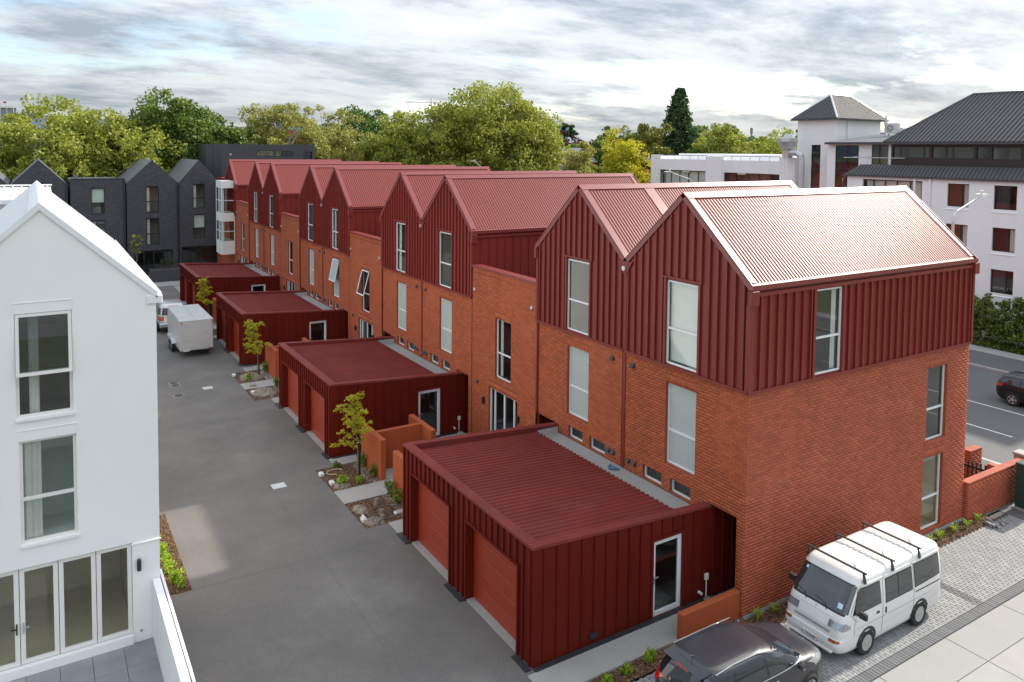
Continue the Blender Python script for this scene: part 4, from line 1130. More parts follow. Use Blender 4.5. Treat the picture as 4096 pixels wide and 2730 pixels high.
# planter in front of the dark houses
r = thing('planter_box', 'long dark planter box with two small conifers before the dark houses', 'planter', (-5.3, 61.6, 0))
q = MB(); q.box((-6.75, -4.05), (61.0, 61.14), (-.05, 1.05)); q.box((-6.75, -4.05), (62.2, 62.34), (-.05, 1.05)); q.box((-6.75, -6.61), (61.14, 62.2), (-.05, 1.05)); q.box((-4.19, -4.05), (61.14, 62.2), (-.05, 1.05)); q.build('box', 'dark_panel', r)
q = MB(); q.quad((-6.6, 61.1, .95), (-4.2, 61.1, .95), (-4.2, 62.2, .95), (-6.6, 62.2, .95)); q.build('soil', 'soil', r)
flat('path', (-7.2, -4.2), (58.6, 61.0), -.02, 'concrete')

# ------------------------------------------------------------------ hotel across the street
def hwin(fr, u0, u1, z0, z1, parent, split=.35, cur='curtain_red'):
    a = random.Random(int(u0 * 100 + z0 * 10)).random()
    w = window(fr, u0, u1, z0, z1, parent, frame='brown_frame', bars=(), vbars=(split,), fw=.055, d=-.12, room='room_dark', deep=1.0, curtain=((u0 + (u1 - u0) * .42, u1 - .06, cur) if a > .45 else (u0 + .06, u0 + (u1 - u0) * .3, 'curtain')))
    q = MB(fr); q.prism([(u0 - .06, 0, z0 - .22), (u0 - .06, .05, z0 - .20), (u0 - .06, -.12, z0 - .01), (u0 - .06, -.12, z0 - .05)], (u1 - u0 + .12, 0, 0)); q.build('sill', 'white_old', w)
def ribs_on(mb, p0, p1, p2, p3, step, w=.06, h=.05):
    """raised ribs on a roof quad, running from edge p0-p1 up to edge p3-p2"""
    p0, p1, p2, p3 = map(Vector, (p0, p1, p2, p3))
    n = (p1 - p0).cross(p3 - p0).normalized()
    if n.z < 0: n = -n
    L = (p1 - p0).length; k = int(L / step)
    e = (p1 - p0) / L
    for i in range(1, k):
        t = i / k
        a = p0.lerp(p1, t)
        # direction straight up slope
        up = (p3 - p0) - e * (p3 - p0).dot(e); up.normalize()
        # clip by hips: intersect with left edge p0p3 and right edge p1p2 and top
        H = (p3 - p0).dot(up)
        l3 = (p3 - p0).dot(e); l2 = (p2 - p0).dot(e); x = (a - p0).dot(e); hh = H
        if l3 > 1e-6 and x < l3: hh = min(hh, H * x / l3)
        if L - l2 > 1e-6 and x > l2: hh = min(hh, H * (L - x) / (L - l2))
        if hh < .1: continue
        b = a + up * hh
        mb.prism([tuple(a - e * w / 2), tuple(a + e * w / 2), tuple(a + e * w / 2 + n * h), tuple(a - e * w / 2 + n * h)], tuple(b - a))
def hotel():
    X = 38.0
    F = Frame((X, 0, 0), (0, 1, 0), (-1, 0, 0))
    r = thing('white_hotel_block', 'white three storey block with dark mansard band and hipped grey roof across the street', 'building', (X, 14, 0))
    wins = []
    for u0, u1 in ((14.37, 15.82), (11.39, 12.80), (8.4, 9.85), (5.4, 6.85)):
        for z0, z1 in ((8.48, 10.05), (5.74, 7.285), (2.99, 4.54)): wins.append((u0, u1, z0, z1))
    strip = (17.6, 22.2, 8.6, 10.12)
    wins2 = [(17.9, 19.3, 5.74, 7.285), (20.6, 22.0, 5.74, 7.285)]
    m = MB(F); sheet(m, 3.9, 23.5, -.4, 10.42, wins + wins2 + [strip], reveal=.14); m.build('front_wall', 'white_old', r)
    for w in wins + wins2: hwin(F, *w, r)
    window(F, *strip, r, frame='brown_frame', bars=(), vbars=(.2, .42, .62, .82), fw=.07, d=-.12, room='room', curtain=(17.8, 22.0, 'curtain'), name='strip_window')
    q = MB(); q.quad((X, 3.9, -.4), (52, 3.9, -.4), (52, 3.9, 10.42), (X, 3.9, 10.42)); q.quad((X, 23.5, -.4), (52, 23.5, -.4), (52, 23.5, 10.42), (X, 23.5, 10.42)); q.build('side_walls', 'white_old', r)
    q = MB(); a = [(X - .12, 3.7, 10.42), (X - .12, 23.7, 10.42), (X + .75, 22.9, 11.2), (X + .75, 3.9, 11.2)]; q.quad(*a)
    q.quad((X + .75, 3.9, 11.2), (X + .75, 22.9, 11.2), (X + 12, 22.9, 11.22), (X + 12, 3.9, 11.22)); q.box((X - .2, X - .1), (3.7, 23.75), (10.30, 10.46)); q.quad((X - .12, 23.7, 10.42), (X + 12, 23.7, 10.42), (X + 12, 22.9, 11.2), (X + .75, 22.9, 11.2)); mm = q.build('mansard', 'hotel_roof', r)
    q = MB(); ribs_on(q, *a, .27, .07, .05); q.build('mansard_ribs', 'hotel_roof', mm)
    # set-back top floor
    G = Frame((39.2, 0, 0), (0, 1, 0), (-1, 0, 0))
    tw = [(17.88, 20.6, 11.74, 12.60), (14.78, 17.66, 11.74, 12.58), (13.7, 14.6, 11.74, 12.58), (11.82, 13.6, 11.70, 12.55), (8.8, 11.6, 11.7, 12.55), (5.5, 8.6, 11.7, 12.55)]
    m = MB(G); sheet(m, 4.6, 20.75, 11.2, 12.76, tw, reveal=.1); m.build('top_floor_wall', 'brown_frame', r)
    for i, w in enumerate(tw): window(G, *w, r, frame='brown_frame', pane='glass', d=-.06, bars=(), vbars=(.14, .8) if i == 0 else ((.5, .66) if i == 1 else ()), fw=.05, room='room_tan', deep=2.2, name='top_window')
    q = MB(); q.quad((39.2, 20.75, 11.2), (50, 20.75, 11.2), (50, 20.75, 12.76), (39.2, 20.75, 12.76)); q.build('top_side_wall', 'white_old', r)
    e0, e1 = (38.75, 21.1), (51, 3.4)
    zr = 16.55; xm = 44.6
    A = (e0[0], e0[1], 12.92); B = (e0[0], e1[1], 12.92); C = (xm, 9.0, zr); Dd = (xm, 17.75, zr); E_ = (e1[0], e0[1], 12.92); Fp = (e1[0], e1[1], 12.92)
    q = MB(); q.quad(B, A, Dd, C); q.add([A, E_, Dd], [(0, 1, 2)]); q.quad(E_, Fp, C, Dd); q.add([Fp, B, C], [(0, 1, 2)]); q.box((38.7, 51), (3.4, 21.15), (12.74, 12.90)); rf = q.build('roof', 'hotel_roof', r)
    q = MB(); ribs_on(q, B, A, Dd, C, .30, .08, .06); q.build('roof_ribs', 'hotel_roof', rf)
    q = MB(); q.tube([A, Dd, C], .11, 5); q.tube([B, C], .11, 5); q.tube([E_, Dd], .11, 5); q.build('ridge_capping', 'hotel_roof', rf)
    for y in (18.1, 17.0):
        q = MB(F); q.tube([(y, .1, 10.3), (y, .1, 2)], .07, 8); q.build('downpipe', 'white_old', r)
    # lean-to with tall glazing
    r = thing('hotel_stair_lean_to', 'white lean-to with tall brown glazing beside the hip roofed tower', 'building', (41.2, 24, 0))
    G = Frame((41.0, 0, 0), (0, 1, 0), (-1, 0, 0))
    g1 = (24.62, 26.75, 8.4, 12.70); g2 = (22.1, 23.5, 11.15, 12.75)
    m = MB(G); sheet(m, 20.9, 27.5, -.4, 12.86, [g1, g2], reveal=.1); m.build('front_wall', 'white_old', r)
    window(G, *g1, r, frame='brown_frame', bars=(.48, .56), vbars=(.5,), fw=.06, d=-.06, room='curtain_red', deep=2.0, name='tall_window')
    window(G, *g2, r, frame='brown_frame', pane='glass', bars=(), vbars=(.55,), fw=.06, d=-.06, room='room_tan', deep=1.5, name='tall_window')
    a = [(40.6, 21.2, 12.92), (40.6, 27.5, 12.92), (48.2, 27.5, 13.75), (48.2, 21.2, 13.75)]
    q = MB(); q.quad(*a); q.box((40.55, 40.72), (21.2, 27.5), (12.76, 12.94)); q.quad((40.6, 21.2, 12.8), (48.2, 21.2, 12.8), (48.2, 21.2, 13.75), (40.6, 21.2, 12.92)); rf = q.build('roof', 'hotel_roof', r)
    q = MB(); ribs_on(q, *a, .3, .07, .05); q.build('roof_ribs', 'galv', rf)
    q = MB(); q.tube([(38.3, 23.3, 11.75), (40.9, 23.3, 11.75)], .03, 6); q.tube([(38.9, 19.5, 11.72), (38.9, 24.5, 11.72)], .03, 6); q.build('rail', 'steel', r)
    # tower
    r = thing('hotel_tower', 'white square tower with a low hipped grey metal roof', 'tower', (45, 29.4, 0))
    T = Frame((42.0, 0, 0), (0, 1, 0), (-1, 0, 0))
    tw = (28.9, 29.82, 8.6, 12.75)
    m = MB(T); sheet(m, 27.55, 31.3, -.4, 14.95, [tw], reveal=.1); m.build('front_wall', 'white_old', r)
    q = MB(); q.quad((42, 27.55, -.4), (48.4, 27.55, -.4), (48.4, 27.55, 14.95), (42, 27.55, 14.95)); q.quad((42, 31.3, -.4), (48.4, 31.3, -.4), (48.4, 31.3, 14.95), (42, 31.3, 14.95)); q.quad((48.4, 27.55, -.4), (48.4, 31.3, -.4), (48.4, 31.3, 14.95), (48.4, 27.55, 14.95)); q.build('side_walls', 'white_old', r)
    window(T, *tw, r, frame='brown_frame', bars=(.44, .5), fw=.06, d=-.06, room='curtain_red', deep=2.0, name='tall_window')
    A, B, C, Dd = (41.6, 27.1, 15.0), (48.8, 27.1, 15.0), (48.8, 31.7, 15.0), (41.6, 31.7, 15.0); P1, P2 = (43.8, 29.4, 17.1), (46.6, 29.4, 17.1)
    q = MB(); q.quad(A, B, P2, P1); q.add([B, C, P2], [(0, 1, 2)]); q.quad(C, Dd, P1, P2); q.add([Dd, A, P1], [(0, 1, 2)]); q.box((41.55, 48.85), (27.05, 31.75), (14.86, 14.99)); rf = q.build('roof', 'hotel_roof', r)
    q = MB(); ribs_on(q, A, B, P2, P1, .24, .05, .04); ribs_on(q, Dd, A, P1, P1, .3, .06, .05); q.build('roof_ribs', 'hotel_roof', rf)
    q = MB(); q.tube([A, P1, P2, B], .09, 5); q.tube([Dd, P1], .09, 5); q.build('hip_capping', 'galv', rf)
    q = MB(); q.tube([(43.6, 27.45, 14.8), (43.6, 27.45, 12.9)], .06, 8); q.build('downpipe', 'white_old', r)
    # low wing
    r = thing('hotel_low_wing', 'white flat roofed wing with long dark curtained windows behind the red roofs', 'building', (41, 40, 0))
    G = Frame((41.0, 0, 0), (0, 1, 0), (-1, 0, 0))
    wl = [(41.09, 47.7, 8.6, 10.14), (32.3, 38.83, 8.6, 10.1)]
    m = MB(G); sheet(m, 31.3, 49.0, -.4, 11.27, wl, reveal=.14); m.build('front_wall', 'white_old', r)
    for (pa, pb, pz) in ((38.99, 41.08, 11.62), (47.75, 49.0, 11.71), (30.6, 32.23, 11.62)):
        q = MB(G); q.box((pa, pb), (-.5, .1), (-.4, pz)); q.build('pier', 'white_old', r)
    window(G, *wl[0], r, frame='brown_frame', bars=(), vbars=(.18, .38, .57, .76, .9), fw=.07, d=-.12, room='room_dark', curtain=(41.4, 47.3, 'curtain'), name='strip_window')
    window(G, *wl[1], r, frame='brown_frame', bars=(), vbars=(.16, .36, .56, .78, .93), fw=.07, d=-.12, room='room_dark', curtain=(32.6, 38.6, 'curtain_red'), name='strip_window')
    q = MB(); q.quad((41, 49, -.4), (55, 49, -.4), (55, 49, 11.6), (41, 49, 11.6)); q.quad((41.2, 31.3, 11.1), (55, 31.3, 11.1), (55, 49, 11.1), (41.2, 49, 11.1)); q.box((44, 54), (34, 48), (11.1, 11.85)); q.build('flat_roof', 'white_old', r)
    q = MB(G)
    for a, b_ in ((32.3, 38.9), (41.1, 47.7)):
        q.tube([(a, -.05, 11.66), (b_, -.05, 11.66)], .03, 5)
        n = 6
        for i in range(n + 1):
            u = a + (b_ - a) * i / n; q.tube([(u, 0.0, 11.25), (u, .08, 11.5), (u, -.05, 11.66)], .02, 4)
    q.build('guard_rail', 'black_frame', r)
    q = MB(G)
    for u in (43.4, 36.2): q.box((u, u + .9), (-.1, .02), (9.95, 10.08))
    q.build('window_vent', 'room_tan', r)
    # roof plant
    def ac(x, y, z, w, h, label):
        r = thing('air_conditioner', label, 'air conditioner', (x, y, z), 'white condenser units on the hotel roof')
        q = MB(); q.bbox((x, x + .4), (y, y + w), (z, z + h), .02); q.box((x + .05, x + .1), (y + .1, y + .2), (z - .35, z)); q.box((x + .3, x + .35), (y + w - .2, y + w - .1), (z - .35, z)); q.build('case', 'sheet_white', r)
        q = MB(); q.lathe([(h * .36, 0), (h * .36, -.02), (h * .3, -.02), (h * .3, -.006)], (x, y + w * .62, z + h * .5), 'x', 20); q.build('fan_grille', 'kerb', r)
        q = MB(); q.lathe([(h * .1, -.03), (h * .1, -.005)], (x, y + w * .62, z + h * .5), 'x', 12); q.build('fan_hub', 'sheet_white', r)
    ac(46, 24.48, 13.75, 1.1, .88, 'taller white air conditioner beside the satellite dish')
    ac(46, 23.2, 13.55, 1.1, .6, 'lower white air conditioner in front of the hipped hotel roof')
    r = thing('satellite_dish', 'grey satellite dish beside the white tower', 'dish', (46.3, 25.9, 13.6))
    q = MB(lambda p: Vector((46.3 + p[2] * .6 + p[0] * .8 * .0, 25.8 + p[0] * .35, 14.75 + p[1])))
    q.lathe([(.02, 0), (.25, .04), (.5, .16)], (0, 0, 0), 'z', 18); q.build('dish_bowl', 'galv', r)
    q = MB(); q.tube([(46.3, 25.8, 13.5), (46.3, 25.8, 14.75)], .04, 6); q.build('mast', 'steel', r)
    r = thing('kitchen_exhaust', 'silver exhaust cowl and bent duct between the hotel wing and tower', 'duct', (40.5, 31, 9))
    q = MB(); q.lathe([(.55, 12.35), (.62, 12.6), (.85, 13.0), (.85, 13.3), (.4, 13.36), (.28, 13.65), (.12, 13.66)], (40.4, 31.05, 0), 'z', 8); q.build('fan_cowl', 'galv', r)
    q = MB(); q.box((40.1, 40.7), (30.75, 31.35), (11.6, 12.36)); q.tube([(40.4, 30.75, 12.05), (40.4, 30.05, 12.05), (40.4, 29.65, 11.8), (40.4, 29.6, 11.2), (40.4, 29.6, 6)], [.3, .3, .3, .3, .3], 10); q.build('duct', 'galv', r)
    q = MB(); q.tube([(40.2, 31.2, 11.9), (40.2, 31.2, 6)], .06, 6); q.tube([(40.2, 30.9, 11.9), (40.2, 30.9, 6)], .04, 6); q.build('pipe', 'white_old', r)
hotel()

# ------------------------------------------------------------------ brick fence, gate, cabinet
def brick_fence(x, y, zt, label, face):
    r = thing('brick_fence', label, 'wall', ((x[0] + x[1]) / 2, y[0], -.12), 'brick garden fences at the street corner')
    q = MB(); q.box(x, y, (-.2, zt)); w = q.build('wall_core', 'mortar', r)
    for (fr, a, b_) in ((Frame((0, y[0], 0), (1, 0, 0), (0, -1, 0)), x[0], x[1]), (Frame((x[0], 0, 0), (0, 1, 0), (-1, 0, 0)), y[0], y[1])):
        lay_bricks(fr, brick_rects(a, b_, -.12, zt, [], []), w, 'brick_street')
    n = int((x[1] - x[0]) / .086) if x[1] - x[0] > y[1] - y[0] else 0
    if n:
        for i in range(n):
            q = MB(); q.bbox((x[0] + i * .086, x[0] + i * .086 + .078), (y[0] - .012, y[1] + .012), (zt + .002, zt + .075), .004); q.build('coping_brick', 'brick_street', r)
    else:
        for i in range(int((y[1] - y[0]) / .086)):
            q = MB(); q.bbox((x[0] - .012, x[1] + .012), (y[0] + i * .086, y[0] + i * .086 + .078), (zt + .002, zt + .075), .004); q.build('coping_brick', 'brick_street', r)
brick_fence((10.62, 14.5), (-.14, .10), 1.13, 'long low brick fence with pale brick coping from the terrace corner to the green cabinet', 0)
brick_fence((13.5, 14.3), (1.28, 1.55), 1.13, 'short brick fence piece beyond the black gate', 0)
brick_fence((12.86, 13.1), (.12, .46), 1.13, 'stub of brick fence holding the black gate', 0)
r = thing('metal_gate', 'black metal picket gate between the brick fences', 'gate', (12.7, .7, -.1))
for i in range(8):
    q = MB(); y = .22 + i * .145; q.box((12.68, 12.72), (y - .02, y + .02), (-.05, 1.18)); q.build('picket', 'black_frame', r)
q = MB(); q.box((12.722, 12.76), (.14, 1.3), (.92, 1.0)); q.box((12.722, 12.76), (.14, 1.3), (.05, .13)); q.build('rail', 'black_frame', r)
for y in (.1, 1.34):
    q = MB(); q.box((12.66, 12.75), (y - .04, y + .04), (-.1, 1.2)); q.build('post', 'black_frame', r)
r = thing('utility_cabinet', 'dark green utility cabinet at the end of the brick fence', 'cabinet', (13.6, -.9, -.1))
q = MB(); q.bbox((13.12, 14.1), (-1.05, -.42), (-.05, 1.42), .02); q.build('cabinet_body', 'green_box', r)
q = MB(); q.box((13.05, 14.17), (-1.1, -.37), (-.14, -.05)); q.build('plinth', 'concrete', r)
q = MB(); q.bbox((13.1, 14.12), (-1.07, -.40), (1.42, 1.49), .02); q.build('lid', 'green_box', r)
r = thing('stone_pier', 'pale stone gate pier behind the green cabinet', 'pier', (14.7, 0, -.1))
q = MB(); q.bbox((14.52, 14.95), (-.2, .3), (-.12, 1.25), .01); q.build('shaft', 'kerb', r); q = MB(); q.bbox((14.48, 14.99), (-.24, .34), (1.252, 1.33), .02); q.build('cap', 'concrete', r)
rn = random.Random(8)
for i in range(9):
    x, y, z = 11.25 + rn.uniform(-.35, .35), -.72 + rn.uniform(-.2, .2), PZ + (0.0 if i < 6 else .065)
    a = rn.uniform(0, 3.1)
    q = MB(lambda p, x=x, y=y, z=z, a=a: Vector((x + p[0] * math.cos(a) - p[1] * math.sin(a), y + p[0] * math.sin(a) + p[1] * math.cos(a), z + p[2])))
    q.bbox((-.1, .1), (-.05, .05), (0, .06), .004)
    tag(q.build('loose_paver', 'paver'), 'loose grey paver in the heap at the foot of the brick fence', 'paver', 'heap of loose pavers')
# ------------------------------------------------------------------ vehicles
class Body:
    """body lofted from horizontal rounded rings: rows of (z, front x, rear x, half width)"""
    def __init__(s, rows, n=5.0):
        s.rows = np.array(rows, dtype=float); s.n = n
    def at(s, z):
        r = s.rows
        return [np.interp(z, r[:, 0], r[:, k]) for k in (1, 2, 3)]
    def yside(s, x, z):
        xf, xr, hw = s.at(z); c, a = (xf + xr) / 2, (xf - xr) / 2
        t = min(0.9999, abs((x - c) / a)); return hw * (1 - t ** s.n) ** (1 / s.n)
    def xend(s, y, z, front):
        xf, xr, hw = s.at(z); c, a = (xf + xr) / 2, (xf - xr) / 2
        t = min(0.9999, abs(y / hw)); k = (1 - t ** s.n) ** (1 / s.n)
        return c + a * k if front else c - a * k
    def shell(s, name, m, parent, seg=64, sub=3):
        mb = MB(); zs = []
        for a, b in zip(s.rows[:, 0], s.rows[1:, 0]): zs += [a + (b - a) * i / sub for i in range(sub)]
        zs.append(s.rows[-1, 0]); vs = []; fs = []
        for z in zs:
            xf, xr, hw = s.at(z); c, a = (xf + xr) / 2, (xf - xr) / 2
            for k in range(seg):
                t = 2 * math.pi * (k + .5) / seg; ct, st = math.cos(t), math.sin(t)
                vs.append((c + a * math.copysign(abs(ct) ** (2 / s.n), ct), hw * math.copysign(abs(st) ** (2 / s.n), st), z))
        for i in range(len(zs) - 1):
            for k in range(seg):
                j = (k + 1) % seg; fs.append((i * seg + k, i * seg + j, (i + 1) * seg + j, (i + 1) * seg + k))
        fs.append(tuple(range(seg - 1, -1, -1))); fs.append(tuple(range((len(zs) - 1) * seg, len(zs) * seg)))
        mb.add(vs, fs); return mb.build(name, m, parent, smooth=True)
    def side(s, name, c4, sgn, m, parent, off=.006, nu=8, nv=6):
        mb = MB(); vs = []; fs = []
        for j in range(nv + 1):
            for i in range(nu + 1):
                u, v = i / nu, j / nv
                x = (c4[0][0] * (1 - u) + c4[1][0] * u) * (1 - v) + (c4[3][0] * (1 - u) + c4[2][0] * u) * v
                z = (c4[0][1] * (1 - u) + c4[1][1] * u) * (1 - v) + (c4[3][1] * (1 - u) + c4[2][1] * u) * v
                vs.append((x, sgn * (s.yside(x, z) + off), z))
        for j in range(nv):
            for i in range(nu):
                a = j * (nu + 1) + i; q = (a, a + 1, a + nu + 2, a + nu + 1); fs.append(q if sgn < 0 else q[::-1])
        mb.add(vs, fs); return mb.build(name, m, parent, smooth=True)
    def end(s, name, c4, front, m, parent, off=.006, nu=10, nv=5):
        mb = MB(); vs = []; fs = []; g = 1 if front else -1
        for j in range(nv + 1):
            for i in range(nu + 1):
                u, v = i / nu, j / nv
                y = (c4[0][0] * (1 - u) + c4[1][0] * u) * (1 - v) + (c4[3][0] * (1 - u) + c4[2][0] * u) * v
                z = (c4[0][1] * (1 - u) + c4[1][1] * u) * (1 - v) + (c4[3][1] * (1 - u) + c4[2][1] * u) * v
                vs.append((s.xend(y, z, front) + g * off, y * (1 + off * .4), z + off * .5))
        for j in range(nv):
            for i in range(nu):
                a = j * (nu + 1) + i; fs.append((a, a + 1, a + nu + 2, a + nu + 1))
        mb.add(vs, fs); return mb.build(name, m, parent, smooth=True)
    def line(s, pts, sgn, m, parent, w=.006, name='panel_gap'):
        """thin strip on the side through (x,z) points"""
        mb = MB(); P = []
        for (a, b) in zip(pts, pts[1:]):
            for i in range(8):
                t = i / 8; P.append((a[0] + (b[0] - a[0]) * t, a[1] + (b[1] - a[1]) * t))
        P.append(pts[-1])
        for (a, b) in zip(P, P[1:]):
            dx, dz = b[0] - a[0], b[1] - a[1]; l = math.hypot(dx, dz) or 1; nx, nz = -dz / l * w / 2, dx / l * w / 2
            q = [(a[0] - nx, a[1] - nz), (b[0] - nx, b[1] - nz), (b[0] + nx, b[1] + nz), (a[0] + nx, a[1] + nz)]
            mb.add([(x, sgn * (s.yside(x, z) + .004), z) for x, z in q], [(0, 1, 2, 3)])
        return mb.build(name, m, parent)
    def arch(s, x, zc, r, sgn, parent):
        mb = MB(); vs = [(x, sgn * (s.yside(x, zc) + .004), zc)]; n = 24; fs = []
        for i in range(n + 1):
            a = -0.35 + (math.pi + .7) * i / n; xx, zz = x + r * math.cos(a), max(s.rows[0, 0], zc + r * math.sin(a))
            vs.append((xx, sgn * (s.yside(xx, zz) + .004), zz))
        for i in range(n): fs.append((0, i + 1, i + 2))
        mb.add(vs, fs); return mb.build('wheel_arch', 'black_plastic', parent)
def wheel(parent, x, y, sgn, r=.31, w=.19, rimr=.19, spokes=0, rim='rim'):
    mb = MB(); prof = [(rimr, -w / 2), (r - .03, -w / 2), (r, -w / 2 + .03), (r, w / 2 - .03), (r - .03, w / 2), (rimr, w / 2)]
    mb.lathe(prof, (x, y - sgn * w / 2, r), 'y', 28, cap=False); t = mb.build('wheel', 'rubber', parent, smooth=True)
    f = 1 if sgn > 0 else -1
    mb = MB(); o = y - f * .02
    if spokes:
        for k in range(spokes):
            a = 2 * math.pi * k / spokes; ca, sa = math.cos(a), math.sin(a); hw = .035
            pts = [(x + ca * .03 - sa * hw, o, r + sa * .03 + ca * hw), (x + ca * .03 + sa * hw, o, r + sa * .03 - ca * hw), (x + ca * rimr + sa * hw * .8, o, r + sa * rimr - ca * hw * .8), (x + ca * rimr - sa * hw * .8, o, r + sa * rimr + ca * hw * .8)]
            mb.prism(pts, (0, f * .015, 0))
        mb.lathe([(.05, 0), (.05, f * .025)], (x, o, r), 'y', 14); mb.lathe([(rimr - .018, -f * .03), (rimr - .018, f * .018), (rimr + .004, f * .018), (rimr + .004, -f * .03)], (x, o, r), 'y', 28)
        mb.build('rim', rim, t)
        d = MB(); d.lathe([(rimr - .01, 0), (0.001, 0)], (x, o - f * .03, r), 'y', 24); d.build('brake_disc', 'black_plastic', t)
    else:
        mb.lathe([(rimr + .004, f * .018), (rimr - .02, f * .014), (rimr - .03, -f * .05), (rimr * .62, -f * .03), (rimr * .36, f * .012), (rimr * .3, f * .012), (rimr * .28, f * .03), (.001, f * .03)], (x, o, r), 'y', 28)
        mb.build('rim', rim, t, smooth=True)
        d = MB()
        for k in range(10):
            a = 2 * math.pi * k / 10; d.lathe([(.02, 0), (.02, f * .02)], (x + math.cos(a) * rimr * .73, o - f * .045, r + math.sin(a) * rimr * .73), 'y', 8)
        d.build('rim_slots', 'black_plastic', t)
    return t
def text_obj(body, size, mat_, parent, mtx, name='plate_text'):
    cu = bpy.data.curves.new(name, 'FONT'); cu.body = body; cu.size = size; cu.align_x = 'CENTER'; cu.align_y = 'CENTER'; cu.extrude = .0008
    tmp = bpy.data.objects.new('tmp_text', cu); COL.objects.link(tmp)
    bpy.context.view_layer.update()
    me = bpy.data.meshes.new_from_object(tmp.evaluated_get(bpy.context.evaluated_depsgraph_get()))
    bpy.data.objects.remove(tmp)
    me.transform(mtx); me.materials.clear(); me.materials.append(MATS[mat_])
    o = bpy.data.objects.new(name, me); return link(o, parent)

def van():
    r = thing('white_van', 'white older van with three black roof bars parked on the paving', 'van', (2.71, -1.68, PZ), rz=math.pi, local=True)
    B = Body([(.22, 2.08, -2.12, .75), (.30, 2.22, -2.18, .80), (.46, 2.28, -2.20, .828), (.60, 2.25, -2.20, .834), (.62, 2.20, -2.19, .838), (.80, 2.17, -2.19, .845), (.95, 2.10, -2.19, .846), (1.10, 2.02, -2.18, .842),
              (1.18, 1.96, -2.17, .838), (1.40, 1.80, -2.15, .822), (1.60, 1.65, -2.12, .803), (1.74, 1.55, -2.09, .788), (1.80, 1.51, -2.07, .780), (1.86, 1.45, -2.04, .765), (1.895, 1.39, -2.00, .735), (1.915, 1.31, -1.95, .69), (1.925, 1.20, -1.86, .62), (1.932, 1.0, -1.7, .48)], n=11.0)
    B.shell('body', 'van_white', r, seg=72)
    B.end('windscreen_seal', [(-.80, 1.13), (.80, 1.13), (.755, 1.755), (-.755, 1.755)], True, 'black_plastic', r, .004, nu=20)
    B.end('windscreen', [(-.77, 1.17), (.77, 1.17), (.725, 1.73), (-.725, 1.73)], True, 'van_glass', r, .009, nu=20)
    B.end('rear_window', [(-.6, 1.15), (.6, 1.15), (.55, 1.62), (-.55, 1.62)], False, 'car_glass', r, .006)
    for sg in (1, -1):
        for c in ([(1.74, 1.16), (.68, 1.16), (.72, 1.68), (1.47, 1.68)], [(.46, 1.10), (-.66, 1.10), (-.62, 1.66), (.46, 1.66)], [(-.80, 1.12), (-1.93, 1.16), (-1.86, 1.68), (-.76, 1.68)]):
            cx = sum(p[0] for p in c) / 4; cz = sum(p[1] for p in c) / 4
            big = [(cx + (p[0] - cx) * 1.05, cz + (p[1] - cz) * 1.09) for p in c]
            B.side('window_seal', big, sg, 'black_plastic', r, .003)
            B.side('side_window', c, sg, 'van_glass', r, .007)
        B.side('window_bar', [(-.05, 1.10), (-.085, 1.10), (-.065, 1.66), (-.03, 1.66)], sg, 'black_plastic', r, .011)
        for pts in ([(.60, .38), (.60, 1.0), (.58, 1.74)], [(-.74, .38), (-.74, 1.0), (-.70, 1.74)], [(1.62, .95), (1.80, 1.15)], [(1.72, .66), (1.70, 1.0)]): B.line(pts, sg, 'rubber', r, .010)
        B.line([(2.15, .79), (-2.1, .79)], sg, 'kerb', r, .012)
        m = MB(); m.tube([(x, sg * (B.yside(x, 1.765) + .012), 1.765) for x in (1.47, 1.2, .6, 0, -.6, -1.2, -1.8, -1.98)], .013, 5); m.build('drip_rail', 'van_white', r)
        B.line([(-.80, .98), (-1.95, .98)], sg, 'black_plastic', r, .03, 'slide_rail')
        B.side('door_handle', [(.86, .93), (.74, .93), (.74, .985), (.86, .985)], sg, 'black_plastic', r, .012, 2, 2)
        B.side('door_handle', [(.50, .84), (.44, .84), (.44, .99), (.50, .99)], sg, 'black_plastic', r, .012, 2, 2)
        for x in (1.2, -1.04):
            B.arch(x, .33, .39, sg, r); wheel(r, x, sg * .845, sg, .315, .2, .195)
        B.side('mud_flap', [(-1.42, .14), (-1.44, .14), (-1.40, .5), (-1.38, .5)], sg, 'black_plastic', r, .01, 2, 3)
        m = MB(); m.bbox((1.58, 1.68), tuple(sorted((sg * .90, sg * 1.10))), (1.13, 1.28), .02); m.tube([(1.62, sg * .8, 1.1), (1.62, sg * .93, 1.18)], .02); m.build('mirror', 'black_plastic', r)
        y0, y1 = sorted((sg * .42, sg * .80))
        B.end('headlight', [(y0, .83), (y1, .83), (y1, .985), (y0, .985)] if sg > 0 else [(y0, .83), (y1, .83), (y1, .985), (y0, .985)], True, 'lens_clear', r, .008)
        B.side('corner_light', [(2.10, .82), (1.86, .86), (1.86, .94), (2.04, .98)], sg, 'lens_clear', r, .008)
        y0, y1 = sorted((sg * .52, sg * .76)); B.end('indicator', [(y0, .55), (y1, .55), (y1, .61), (y0, .61)], True, 'lens_brown', r, .008)
        B.end('tail_light', [(sg * .62, .75), (sg * .80, .75), (sg * .80, 1.1), (sg * .62, 1.1)], False, 'lens_red', r, .008)
    for z in (.70, .735): B.end('grille_slot', [(-.5, z), (.5, z), (.5, z + .014), (-.5, z + .014)], True, 'black_plastic', r, .006, 20, 1)
    B.end('panel_gap', [(-.83, .80), (.83, .80), (.83, .806), (-.83, .806)], True, 'kerb', r, .005, 20, 1)
    B.end('bonnet_gap', [(-.75, 1.02), (.75, 1.02), (.75, 1.026), (-.75, 1.026)], True, 'kerb', r, .005, 20, 1)
    m = MB(); m.box((2.262, 2.285), (-.19, .19), (.36, .49)); pl_ = m.build('number_plate', 'plate', r)
